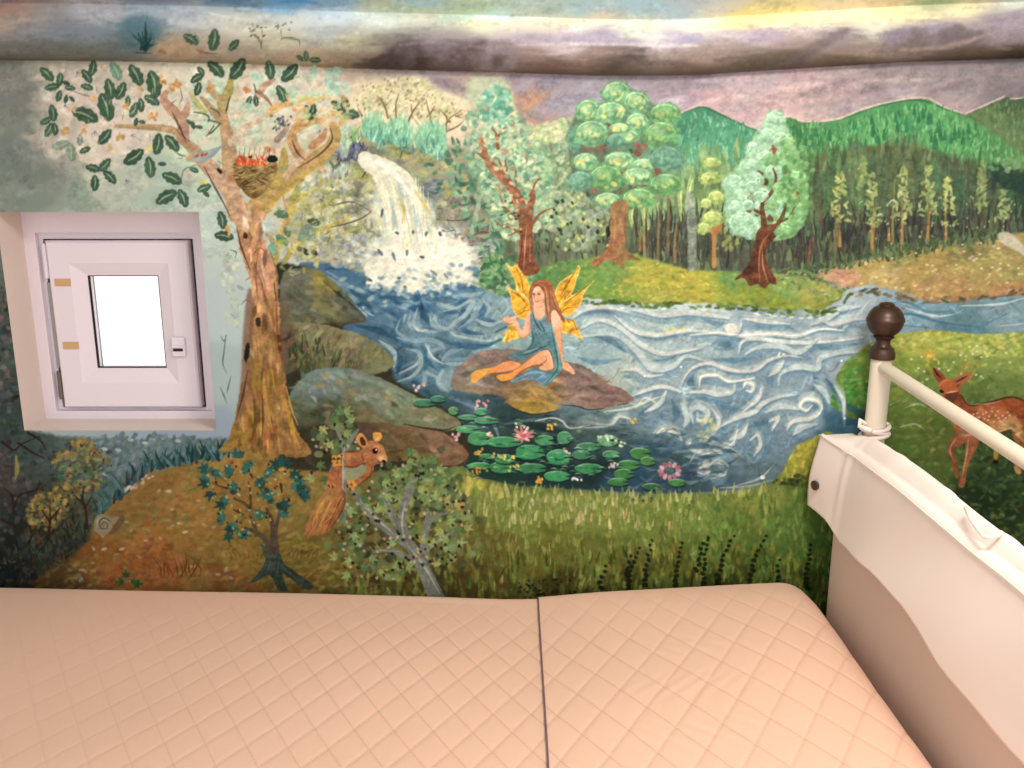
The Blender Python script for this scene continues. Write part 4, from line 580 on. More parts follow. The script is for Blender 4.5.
    figure('painted_pale_mint_tree')
    z = Z(680, 90, 3.657)
    poly(z(345, 80, 390, 130, 430, 220, 460, 320, 470, 430, 430, 520, 360, 550, 250, 535, 170, 480, 165, 400, 170, 320, 230, 260, 270, 170, 310, 110), [(760, 130, '9fbf9a'), (740, 190, '93b690'), (790, 190, '76a26a'), (795, 230, '74a065'), (750, 225, '8cb088')], .95, 2.5, n=4)
    for x, y in z(340, 225, 335, 245, 290, 308, 380, 295, 262, 385, 250, 440, 400, 395, 420, 405, 310, 335, 270, 400, 400, 410, 330, 470, 280, 450, 345, 215): dab(x, y, 8, 6, rng.uniform(0, 90), ['70443a', '84543c', '5c3a32'][rng.integers(3)], .9)
    for x, y, r, k in ((350, 108, 38, 0), (320, 168, 34, 0), (368, 180, 32, 0), (275, 218, 34, 0), (312, 252, 36, 0), (345, 298, 34, 0), (265, 325, 38, 0), (195, 340, 38, 0), (225, 388, 34, 0), (302, 385, 30, 0), (300, 430, 34, 0), (208, 432, 34, 0), (228, 488, 54, 0), (258, 512, 38, 0), (360, 432, 34, 0), (385, 372, 44, 1), (425, 325, 36, 1), (405, 475, 50, 1), (385, 240, 30, 1), (248, 278, 32, 0), (392, 195, 28, 1), (415, 425, 30, 1), (355, 505, 30, 1)):
        X, Y = z(x, y)[0]; r /= 3.657
        base, light, mid = [('98bc9c', 'bfd6ba', ['a9c6a6', '9cc2a2', 'b4cdb0', '8cb490']), ('80ab74', 'a6c896', ['8cb67c', '76a36a', '9abd86'])][k]
        clump(X, Y, r, r*.85, base, light, mid, 8)
    for x, y in points(z(350, 380, 440, 370, 440, 430, 360, 420), 14, False): dab(x, y, 4, 3, 40, ['9a6a44', '7a4a34', 'b5a060'][rng.integers(3)], .85)
    poly([(757, 232), (763, 226), (778, 224), (776, 236), (767, 248), (767, 262), (772, 272), (777, 284), (770, 284), (764, 288), (758, 284), (750, 286), (744, 278), (734, 280), (746, 268), (752, 254)], [(758, 240, '664334'), (768, 232, '7a543c'), (755, 265, '573a30'), (768, 275, '6e4636')], 1, .9, n=4, tex=.3)
    for p, w in (([(764, 240), (764, 222), (762, 208), (765, 192)], 7), ([(768, 238), (778, 224), (784, 212), (787, 200)], 5), ([(764, 215), (752, 208), (748, 198)], 3.4), ([(765, 200), (773, 190), (776, 178), (773, 168)], 4), ([(763, 205), (757, 192), (758, 180)], 3.6), ([(778, 222), (788, 218), (794, 208)], 3)): stroke(p, w, '6a4234', .9, (1, .8, .4), tex=.3)
    for X, Y, r in ((741, 222, 9), (752, 186, 7), (760, 196, 7), (780, 188, 8), (790, 200, 8), (748, 205, 6), (770, 160, 7), (785, 232, 9), (772, 206, 6)): clump(X, Y, r, r*.75, '98bc9c' if X < 768 else '78a46c', 'bfd6ba' if X < 768 else 'a0c292', ['a9c6a6', '8cb490'] if X < 768 else ['8cb67c', '76a36a'], 6)
    for k in range(90): x, y = rng.uniform(783, 812), rng.uniform(140, 235); dab(x, y, 6, 4, rng.normal(-70, 40), ['5f8f58', '76a368', '4f7a4c', '88b078', '6a8a54'][rng.integers(5)], .65)
    for p, c in (([(760, 282), (759, 262), (762, 244), (774, 228)], 'a5714c'), ([(768, 282), (763, 266), (762, 248)], 'b0805c'), ([(752, 280), (756, 258)], '7f4f38'), ([(772, 280), (767, 268)], '8c5038'), ([(757, 255), (759, 238)], '4a2c26')): stroke(p, 1.8, c, .85)

def paint_great_tree():
    figure('')
    for k in range(170):
        x, y = rng.uniform(190, 345), rng.uniform(70, 185)
        dab(x, y, rng.uniform(10, 24), rng.uniform(6, 12), rng.normal(-50, 40), ['bfcdb0', 'a9c4a6', 'd8c4ae', 'd3cfb4', 'c6d2bc', 'dcccb8', 'b4cab4', 'd9b89c'][rng.integers(8)], .5, .2, 2.5)
    for k in range(90):
        x, y = rng.uniform(40, 190), rng.uniform(66, 160)
        dab(x, y, rng.uniform(10, 22), rng.uniform(6, 11), rng.normal(-30, 50), ['dcc6b6', 'd6bfb2', 'dccdb6', 'd0c4bc', 'e0ccb8'][rng.integers(5)], .45, .2, 2.5)
    figure('painted_great_tree')
    bark = [(300, 150, 'b98f62')]
    # second, thinner stem with olive leaves
    for p, w, c in (([(268, 278), (273, 262), (278, 245), (286, 222), (294, 196), (302, 178)], 9, 'b5a05c'), ([(276, 258), (272, 240), (264, 232)], 6, 'b08f66'), ([(284, 262), (296, 246), (310, 236), (330, 226), (350, 216)], 5, 'bda24c'), ([(290, 215), (297, 200), (312, 192)], 5, 'b89f50'), ([(283, 235), (287, 215), (283, 196)], 4, 'b98a62'), ([(302, 180), (306, 166), (312, 152)], 4, 'b5885c')): stroke(p, w, c, .9, (1, .8, .4), tex=.25)
    for x, y, L, a, c in ((281, 214, 16, 10, '56755a'), (282, 240, 16, 40, '5f8a6c'), (272, 250, 18, 100, '7fa58c'), (287, 232, 12, 60, '5a7a54'), (308, 232, 26, -40, '7c8f7c'), (314, 222, 14, 15, '4f5f4c'), (306, 252, 9, 60, '3a4438'), (314, 252, 9, 40, '3a4438'), (300, 249, 10, 20, '5f6a44'), (296, 195, 12, -30, 'a9a04c'), (325, 205, 10, -40, '8f9350')): leaf(x, y, L, a, c, None)
    scatter([(262, 195), (330, 180), (330, 262), (285, 275), (270, 240)], 130, ['b9a850', 'c7b868', '8a9a68', 'a8ae7c', 'c9bd92', '9aa27a'], 6, 2.6, -55, 40, .7)
    # limbs
    L = [([(236, 214), (232, 190), (230, 165), (228, 140), (223, 118), (222, 100)], 13, 'b9946f'), ([(222, 104), (229, 90), (231, 78)], 8, 'ab9a5c'), ([(226, 125), (214, 112), (202, 98)], 7, 'b8946c'), ([(222, 100), (213, 93), (209, 82)], 6, 'b59a72'), ([(204, 112), (196, 102), (190, 93)], 5, 'b3b070'), ([(232, 142), (246, 128), (262, 118)], 7, 'cdb59a'),
         ([(242, 212), (226, 186), (212, 170), (202, 160), (192, 148), (180, 138)], 13, 'bf987c'), ([(190, 148), (176, 132), (160, 128), (140, 127), (116, 126)], 6, 'b5936c'), ([(184, 140), (182, 122), (172, 110), (164, 100), (166, 92)], 9, 'b88c74'), ([(180, 120), (186, 112), (188, 104)], 7, 'c2997c'),
         ([(250, 214), (262, 200), (278, 188), (296, 172), (314, 160), (330, 148), (336, 134), (333, 126)], 14, 'b5935c'), ([(270, 196), (280, 178), (284, 160), (284, 150)], 9, 'b59a58'), ([(308, 162), (296, 150), (292, 136), (297, 126)], 9, 'bb9066'), ([(296, 128), (308, 122), (320, 120)], 8, 'c09562'), ([(312, 146), (322, 138), (326, 130)], 6, 'b98864'), ([(286, 176), (298, 162), (312, 150)], 5, 'c9a58c'), ([(277, 140), (284, 132), (290, 124)], 5, 'a58a80'),
         ([(258, 96), (264, 86), (274, 80)], 6, 'bd9a80'), ([(258, 92), (266, 98), (272, 106)], 3, 'a07a5c'), ([(256, 92), (254, 84)], 2, '6a6a58'), ([(270, 112), (280, 106), (292, 104)], 6, 'cfa868')]
    for p, w, c in L: stroke(p, w*1.18, c, .95, (1.1, 1, .5), tex=.22)
    poly([(222, 186), (236, 200), (250, 206), (262, 200), (282, 188), (274, 206), (263, 222), (262, 236), (270, 256), (276, 272), (279, 300), (280, 330), (281, 356), (286, 390), (293, 420), (300, 436), (312, 452), (298, 458), (270, 452), (240, 450), (218, 452), (228, 440), (234, 420), (240, 392), (246, 366), (248, 340), (251, 310), (252, 288), (246, 268), (240, 250), (237, 232), (230, 212)],
         [(240, 200, 'c09a7a'), (262, 205, 'b8965c'), (250, 225, 'bf9470'), (252, 250, 'b5835f'), (262, 270, 'b88a6a'), (265, 300, 'b08258'), (270, 325, 'a87a52'), (262, 350, '957048'), (275, 370, '966a42'), (250, 380, '8a6a38'), (245, 420, '8f7038'), (272, 410, 'a07848'), (290, 425, '977042'), (260, 430, '7f5a34'), (240, 445, '96753c'), (300, 450, '8f6a40')], 1, 1, n=4, tex=.25)
    poly([(248, 290), (244, 320), (242, 355), (240, 390), (236, 420), (242, 420), (249, 390), (254, 360), (253, 320), (254, 295)], '84614c', .8, 3)
    mottle([(238, 210), (262, 210), (268, 270), (278, 330), (288, 400), (300, 445), (238, 445), (250, 370), (252, 290)], 420, 12, 3, 86, 12, .10, .75)
    for p, c, w in (([(258, 250), (256, 275), (258, 300)], '8a5540', 1.8), ([(254, 262), (262, 285), (266, 305)], '8a5540', 1.6), ([(263, 240), (262, 265), (268, 290)], 'd0a888', 2), ([(252, 255), (260, 248), (266, 252)], '8f5c44', 1.6), ([(250, 265), (256, 258)], '9a5a3c', 2), ([(246, 280), (252, 276)], 'b5623a', 4), ([(262, 395), (263, 418), (262, 438)], '5a3f26', 2.4), ([(254, 400), (256, 420), (252, 440)], '6a4a2c', 5), ([(264, 372), (265, 395), (272, 430)], 'b5834c', 4), ([(272, 370), (274, 386)], 'bd923f', 3.4), ([(268, 372), (268, 386)], 'c28a3c', 2.4), ([(284, 395), (292, 430), (300, 448)], 'b58a3a', 4), ([(286, 386), (292, 410), (298, 425)], 'c29a48', 2), ([(241, 420), (232, 440)], '7a5c30', 3), ([(258, 335), (260, 360)], 'c0884c', 4), ([(276, 300), (278, 340), (281, 360)], '7f4c30', 2.6), ([(270, 250), (277, 275), (277, 300)], '94704c', 2.4), ([(274, 282), (276, 300)], '3a2f26', 3)): stroke(p, w, c, .8, (.3, 1, .3), tex=.2)
    for x, y, Lh, w, a, c in ((245.5, 235.5, 7, 4.4, 80, '3f3222'), (258, 322, 9, 5, 85, '2f3428'), (247, 352, 19, 5, 97, '23261e'), (279, 338, 8, 4, 80, '6a3a28'), (280, 348, 7, 4, 80, '6a3a28')): dab(x, y, Lh, w, a, c, .9)
    stroke([(249, 232), (252, 238), (249, 242)], 1.6, '8a5f48', .8); stroke([(241, 305), (246, 300), (252, 304), (250, 310)], 1.8, '7a6460', .8)
    for p in ([(204, 166), (212, 182), (222, 200), (230, 216)], [(237, 228), (241, 246), (250, 270)], [(230, 96), (227, 108), (226, 112)], [(172, 112), (180, 128), (186, 142)], [(298, 168), (320, 154), (332, 140), (330, 128)], [(236, 420), (243, 395), (248, 370)], [(176, 130), (190, 142)], [(292, 140), (297, 152), (305, 160)]): stroke(p, 2.4, '4f3c34', .75, (.3, 1, .3))
    for p in ([(266, 208), (284, 192), (304, 176), (326, 160)], [(274, 202), (290, 190)], [(281, 152), (281, 172)]): stroke(p, 4, 'b89a3c', .6, (.3, 1, .3), soft=2)
    for p in ([(270, 176), (282, 170), (296, 160)], [(288, 200), (306, 186), (314, 178)]): stroke(p, 2, '7fa08c', .7)
    for p in ([(194, 112), (205, 114), (209, 118), (208, 122)], [(208, 120), (216, 122), (222, 124)], [(214, 126), (208, 134)], [(220, 124), (212, 132), (206, 136)], [(211, 108), (218, 112), (220, 116)]): stroke(p, 1.7, '4c5f48', .9, (.8, 1, .5))
    # twigs
    for p in ([(96, 98), (84, 95), (70, 90)], [(97, 92), (95, 80)], [(122, 120), (124, 112)], [(176, 100), (172, 104), (178, 108)], [(180, 88), (182, 98), (178, 106)], [(140, 140), (134, 136)], [(120, 133), (118, 138)], [(150, 140), (150, 134)], [(196, 165), (184, 170), (181, 182)], [(78, 160), (84, 166)]): stroke(p, 1.6, '7f7468', .8)
    leaves = [(47, 74, 17, 42, 0), (60, 79, 13, 96, 0), (52, 87, 14, -12, 0), (66, 83, 8, 15, 0), (59, 96, 11, 105, 0), (66, 99, 8, 100, 0), (72, 99, 7, 45, 0), (70, 88, 10, 5, 0), (87, 76, 15, 52, 0), (93, 68, 15, 96, 0), (87, 87, 12, 15, 0), (116, 71, 19, 62, 1), (110, 89, 20, 75, 0), (121, 91, 18, 112, 0), (106, 107, 27, 70, 0), (136, 75, 22, 58, 0), (154, 84, 26, 76, 0), (152, 100, 16, 28, 0), (134, 110, 15, 110, 0), (141, 105, 13, 82, 0), (85, 115, 26, 18, 0), (53, 113, 16, 78, 0), (46, 121, 12, 150, 0), (49, 130, 14, 115, 0), (55, 129, 12, 82, 0), (105, 137, 18, 128, 0), (61, 145, 17, 158, 2), (71, 152, 18, 82, 2), (80, 140, 11, 90, 2), (85, 150, 11, -28, 0), (93, 168, 14, 10, 0), (105, 165, 15, 130, 0), (110, 177, 16, 42, 0), (95, 183, 15, 88, 0), (134, 157, 22, 142, 0), (150, 167, 20, 80, 0), (158, 144, 20, 96, 0), (172, 143, 19, 48, 0), (172, 178, 20, 22, 0), (166, 197, 22, -32, 0), (183, 198, 18, 65, 0), (194, 170, 9, 20, 0), (216, 69, 20, 42, 0), (238, 69, 23, 120, 0), (197, 78, 14, -35, 0), (201, 71, 10, 50, 0), (198, 89, 13, 105, 0), (270, 70, 18, 80, 0), (290, 73, 21, 130, 0), (282, 94, 18, 62, 0), (312, 112, 16, 105, 0), (308, 112, 14, 70, 0), (345, 104, 15, 76, 0), (338, 106, 15, 32, 0), (350, 114, 18, 5, 0), (314, 72, 13, 95, 3), (334, 72, 18, 160, 3), (332, 86, 20, 50, 3), (249, 101, 10, 110, 0), (256, 101, 10, 80, 0), (222, 220, 17, 75, 0), (224, 236, 18, 6, 0), (128, 101, 10, 90, 0), (136, 122, 8, 100, 0), (142, 122, 7, 10, 0), (162, 164, 8, 0, 0), (204, 188, 14, -25, 0), (206, 194, 8, 40, 0), (193, 125, 8, 70, 0), (189, 122, 7, 40, 0), (199, 127, 7, 10, 0), (203, 182, 7, 20, 4), (247, 105, 9, 20, 3), (257, 76, 14, 20, 3)]
    cols = ['46604c', '7b9a82', '8d9a86', 'a9c4ae', 'c9bd62']
    for x, y, l, a, k in leaves: leaf(x, y, l*1.1, a, np.clip(hexc(cols[k])*(1+rng.normal(0, .06)), 0, 1), ['a8b89a', 'b9cbb4', 'b5bba8', None, None][k])
    for x, y, a in ((77, 72, 60), (95, 131, 95), (153, 102, -20), (131, 135, 20), (126, 180, 60), (64, 106, -20), (320, 130, 100)):
        for k in (-35, 0, 35): t = math.radians(a+k); stroke([(x, y), (x+5*math.cos(t), y+5*math.sin(t))], 2.2, '5a5f84', .8)
    for k in range(26): dab(281+rng.normal(0, 5), 124+rng.normal(0, 5), 3, 2, rng.uniform(0, 180), ['3f4450', '5c6480', '6f7a74'][k % 3], .8)
    # catkins and orange buds
    for x, y, c in ((154, 115, 'd08a4c'), (150, 118, 'd9a070'), (126, 107, 'cf9050'), (66, 132, 'cf9a58'), (84, 130, 'd29a66'), (162, 80, 'cf8f4c'), (173, 88, 'd29a60'), (178, 84, 'd08c50'), (208, 88, 'd8915a'), (249, 91, 'd07a4c'), (92, 98, 'd6a27a'), (140, 89, 'd9aa80'), (72, 109, 'd9b090'), (106, 68, 'cfae98'), (64, 69, 'c9b0a4'), (120, 137, 'c9a05c'), (112, 150, 'd9c080'), (149, 150, 'd9c070'), (228, 230, 'cf8f4c'), (288, 100, 'd9b070'), (296, 108, 'd9a05c'), (312, 100, 'cf9a50'), (270, 148, 'd8885c'), (340, 122, 'd8a05c'), (322, 168, 'd98f6a'), (233, 176, 'd08a5a')):
        for k in range(4): dab(x+rng.normal(0, 2), y+rng.normal(0, 2), 5, 3.4, rng.uniform(0, 180), np.clip(hexc(c)*rng.uniform(.9, 1.1), 0, 1), .8)
    for x, y in points([(40, 66), (200, 66), (195, 110), (120, 160), (70, 165), (40, 120)], 60, False): stroke([(x, y), (x+rng.normal(0, 3), y+rng.uniform(3, 7))], 2.2, ['cbb0a0', 'd9c29a', 'bfa8a4', 'e0c8a8', 'b8b49a'][rng.integers(5)], .6)
    for x, y in points([(290, 96), (345, 95), (352, 125), (300, 125)], 60, False): dab(x, y, 7, 3.4, rng.normal(-20, 40), ['dcae6a', 'd8c08a', 'cfa070', 'b9c88a', 'e2c8a0'][rng.integers(5)], .7)
    # low stalks left of the trunk
    for p in ([(230, 250), (236, 252), (235, 258)], [(228, 262), (232, 255)], [(226, 335), (224, 352), (223, 364), (227, 374)], [(231, 376), (228, 388), (227, 394)], [(220, 387), (224, 396), (227, 404)], [(221, 336), (224, 341), (227, 335)], [(231, 314), (236, 320)], [(234, 322), (238, 328)]): stroke(p, 1.5, '4f665e', .85)
    scatter([(222, 260), (238, 258), (240, 330), (225, 320)], 40, ['a5ac98', '93a08a', 'b9bda8', 'c9c4a0'], 7, 4, 80, 30, .6)
    figure('painted_nest')
    poly([(234, 165), (240, 156), (256, 160), (270, 164), (276, 160), (277, 172), (270, 186), (260, 196), (251, 198), (240, 188), (234, 178)], [(245, 170, '8c7048'), (265, 172, '94784c'), (252, 190, '7a6038')], 1, 1, tex=.3)
    for x, y in points([(236, 164), (274, 166), (268, 184), (254, 194), (240, 184)], 100): stroke([(x-4, y+rng.normal(0, 2)), (x, y), (x+4, y-1+rng.normal(0, 2))], 1.5, ['5f4a30', 'a88a58', '7a6440', 'b89a68', '4a3a28'][rng.integers(5)], .85)
    for k in range(24):
        x = 238+k*1.25; t = rng.normal(-90, 24); h = rng.uniform(3, 13); q = math.radians(t)
        stroke([(x, 164), (x+h*math.cos(q)+rng.normal(0, 2), 164+h*math.sin(q))], rng.uniform(2.2, 4.6), ['d8583a', 'e07a4c', 'c8442e', 'e89a68', 'd96a48'][k % 5], .9, (1, .8, .2), smooth=False)
    for k in range(7): x = 239+k*5; stroke([(x, 156), (x+1, 150-rng.uniform(0, 4))], 1.3, '3a2a24', .8)
    dab(272, 159, 11, 7.5, 0, '26241f', .95); dab(250, 157, 4, 3, 0, '2a2420', .8)
    figure('painted_songbird')
    poly([(186, 158), (196, 152), (208, 150), (220, 147), (214, 156), (204, 162), (192, 162)], [(192, 158, 'd09a58'), (214, 152, '9aa4a4')], .95, 1)
    stroke([(198, 162), (208, 158), (222, 146), (226, 145)], 3, '8f9ca0', .85); stroke([(186, 156), (180, 155), (176, 152)], 1.6, '5a4438', .9)
    for x, y in ((197, 156), (202, 155), (206, 154)): dab(x, y, 4, 2.6, -40, 'c0582f', .85)
    for p in ([(210, 163), (214, 166)], [(218, 161), (224, 165)], [(215, 168), (221, 173)], [(182, 158), (177, 158)]): stroke(p, 1.6, '5a2f28', .85)
    dab(219.5, 171, 7, 3.6, 50, '262422', .9)

def paint_small_plants():
    figure('painted_dark_leafed_sapling')
    z = Z(190, 440, 4.957); g = '43504a'
    poly(z(350, 515, 400, 540, 440, 520, 450, 580, 500, 640, 590, 700, 610, 735, 570, 740, 500, 690, 460, 660, 470, 710, 485, 748, 440, 748, 410, 690, 385, 670, 350, 690, 295, 712, 330, 670, 370, 610, 365, 560), [(260, 555, '46554c'), (275, 580, '3a463e'), (305, 585, '3c4640')], 1, .9, n=4, tex=.3)
    for d, w, c in (((400, 560, 370, 490, 310, 450, 285, 440), 6, '6a6050'), ((330, 470, 318, 420, 300, 350, 270, 315, 220, 290), 5, '70624c'), ((405, 550, 410, 470, 405, 400, 380, 340), 6, '6f5a4a'), ((430, 550, 425, 450, 440, 380, 445, 350), 5, '6c5a50'), ((300, 345, 300, 270, 290, 210), 3, '6a5038'), ((260, 370, 215, 345), 3, '6a4a34'), ((450, 220, 455, 260), 3, '5c3c30'), ((310, 390, 300, 340), 4, '8a7a60'), ((200, 240, 150, 230, 110, 210), 2.4, '7a5a40'), ((270, 260, 280, 190, 310, 170), 4, 'b08a58')): stroke(z(*d), w*.95, hexc(c)*.8, .95, (1, .8, .5), tex=.2)
    for d in ((390, 640, 400, 580), (470, 640, 540, 700), (440, 600, 430, 680), (370, 600, 375, 560)): stroke(z(*d), 1.6, '6f8078', .7)
    for x, y in ((75, 150), (78, 205), (130, 165), (195, 160), (230, 75), (280, 135), (455, 115), (430, 125), (390, 165), (345, 215), (215, 245), (168, 315), (160, 385), (205, 435), (265, 465), (345, 380), (388, 272), (522, 180), (530, 215), (565, 268), (465, 320), (545, 240)):
        for q in range(4): X, Y = z(x+rng.normal(0, 14), y+rng.normal(0, 12))[0]; dab(X, Y, 7, 5, rng.uniform(0, 180), ['2b504c', '335c56', '28463f', '3a6656'][rng.integers(4)], .85)
    for x, y, a in ((75, 140, 180), (80, 190, 170), (75, 215, 160), (130, 165, 60), (190, 155, -80), (230, 75, -90), (280, 130, -30), (270, 140, 40), (455, 110, -90), (480, 125, 0), (430, 120, 180), (390, 160, -60), (345, 215, -20), (210, 240, -100), (170, 310, -60), (155, 320, 180), (165, 385, 200), (205, 430, 10), (200, 440, 120), (265, 465, 20), (345, 380, -90), (390, 275, 0), (375, 270, 180), (520, 175, -90), (535, 200, 60), (520, 220, 100), (560, 265, 30), (570, 270, 90), (465, 320, -30), (465, 375, -100), (540, 240, -20), (100, 265, 100), (190, 475, 90)):
        X, Y = z(x, y)[0]; mleaf(X, Y, 7.6, a+rng.normal(0, 15), ['2d5752', '376460', '2a4c48', '3f6e62'][rng.integers(4)])
    for x, y in points(z(60, 130, 300, 100, 580, 150, 560, 290, 440, 400, 250, 480, 130, 380), 90, False): dab(x, y, 3, 2, rng.uniform(0, 90), ['2c2620', 'c0a068', '8f9a68', '4a3426', '9aa58a'][rng.integers(5)], .8)
    figure('painted_grey_branched_bush')
    scatter([(312, 424), (336, 408), (352, 414), (360, 436), (345, 452), (318, 450)], 60, ['34382c', '3f4434', '574a3c'], 7, 4, 0, 60, .7)
    scatter([(345, 520), (380, 490), (400, 470), (430, 470), (470, 500), (465, 545), (440, 570), (420, 560), (360, 575), (335, 550)], 240, ['3c3a2c', '4a4432', '6a6040', '56563c', '30322a', '7a7a4c'], 8, 5, 0, 60, .6)
    gr = '74776f'
    for k in range(240):
        x, y = [(330, 425), (395, 480), (425, 470), (445, 480), (455, 510), (455, 545), (360, 510), (355, 550), (385, 565), (420, 500), (345, 440)][k % 11]
        dab(x+rng.normal(0, 11), y+rng.normal(0, 9), 9, 6.5, rng.uniform(0, 180), ['62794e', '748a5a', '526843', '83935c', '4a5640', '6f7a50'][rng.integers(6)], .7, soft=1.4)
    for d, w in (((440, 604, 432, 588, 422, 565, 410, 545, 400, 530), 15), ((424, 566, 404, 556, 390, 550, 374, 552), 6), ((410, 546, 392, 534, 372, 516, 358, 498, 350, 486), 9), ((402, 532, 392, 516, 386, 502, 380, 496), 7), ((408, 542, 402, 522, 405, 502, 410, 484, 416, 478), 9), ((424, 562, 424, 540, 428, 520, 427, 510), 8), ((388, 500, 384, 488), 4), ((405, 505, 413, 492), 4), ((428, 525, 436, 516, 450, 512), 4), ((343, 520, 345, 470, 343, 445, 336, 428), 5), ((343, 455, 352, 438, 358, 430), 5), ((326, 486, 332, 470, 336, 458), 5), ((420, 556, 440, 540, 455, 530), 4)): stroke(Z(0, 0, 1)(*d), w, gr, .95, (1.05, .9, .55), tex=.2)
    for d in ((440, 594, 424, 566, 408, 546), (404, 540, 402, 520, 406, 500), (394, 534, 376, 518, 360, 500), (344, 470, 342, 448), (390, 516, 384, 500), (380, 550, 400, 552)): stroke(Z(0, 0, 1)(*d), 2.4, 'a3a8a0', .75)
    for d in ((448, 600, 434, 574, 422, 552), (404, 548, 390, 538, 376, 524), (412, 530, 410, 508), (398, 528, 392, 512)): stroke(Z(0, 0, 1)(*d), 2.2, '4a4a44', .7)
    lv = ['71875a', '5f7a50', '82965f', '567048', '8c965c', '788a58']
    for x, y in [(330, 418), (322, 428), (340, 414), (350, 422), (325, 440), (333, 445), (348, 434), (318, 465), (324, 478), (312, 475), (346, 410), (388, 492), (380, 500), (372, 496), (396, 488), (402, 470), (412, 462), (420, 472), (408, 478), (396, 476), (424, 462), (432, 472), (440, 468), (428, 482), (418, 488), (440, 482), (385, 510), (368, 506), (376, 512), (396, 500), (350, 512), (344, 520), (356, 524), (352, 535), (366, 530), (360, 545), (372, 558), (350, 562), (362, 568), (382, 572), (396, 566), (410, 568), (425, 500), (436, 498), (448, 492), (455, 505), (462, 515), (448, 520), (440, 530), (458, 530), (466, 525), (444, 550), (452, 560), (438, 565), (414, 530), (420, 540), (392, 545), (340, 545), (335, 556), (346, 575), (446, 540), (430, 545), (386, 482), (364, 500), (410, 455), (436, 460), (460, 545)]:
        mleaf(x+rng.normal(0, 1.5), y+rng.normal(0, 1.5), 7.2, rng.uniform(0, 360), lv[rng.integers(6)], .9)
    for x, y in points([(310, 420), (350, 410), (362, 440), (420, 460), (470, 500), (465, 560), (400, 580), (340, 575), (335, 520), (310, 480)], 200, False): dab(x, y, 3.4, 2.6, rng.uniform(0, 90), ['2a2620', '3a3020', 'c0a890', 'b59a78', '8a5a40', 'a8b080', '1f1c18'][rng.integers(7)], .8)
    for x, y in points([(445, 500), (470, 498), (466, 515), (445, 515)], 14, False): dab(x, y, 3, 2.4, 0, ['b58a48', '2a241c'][rng.integers(2)], .85)

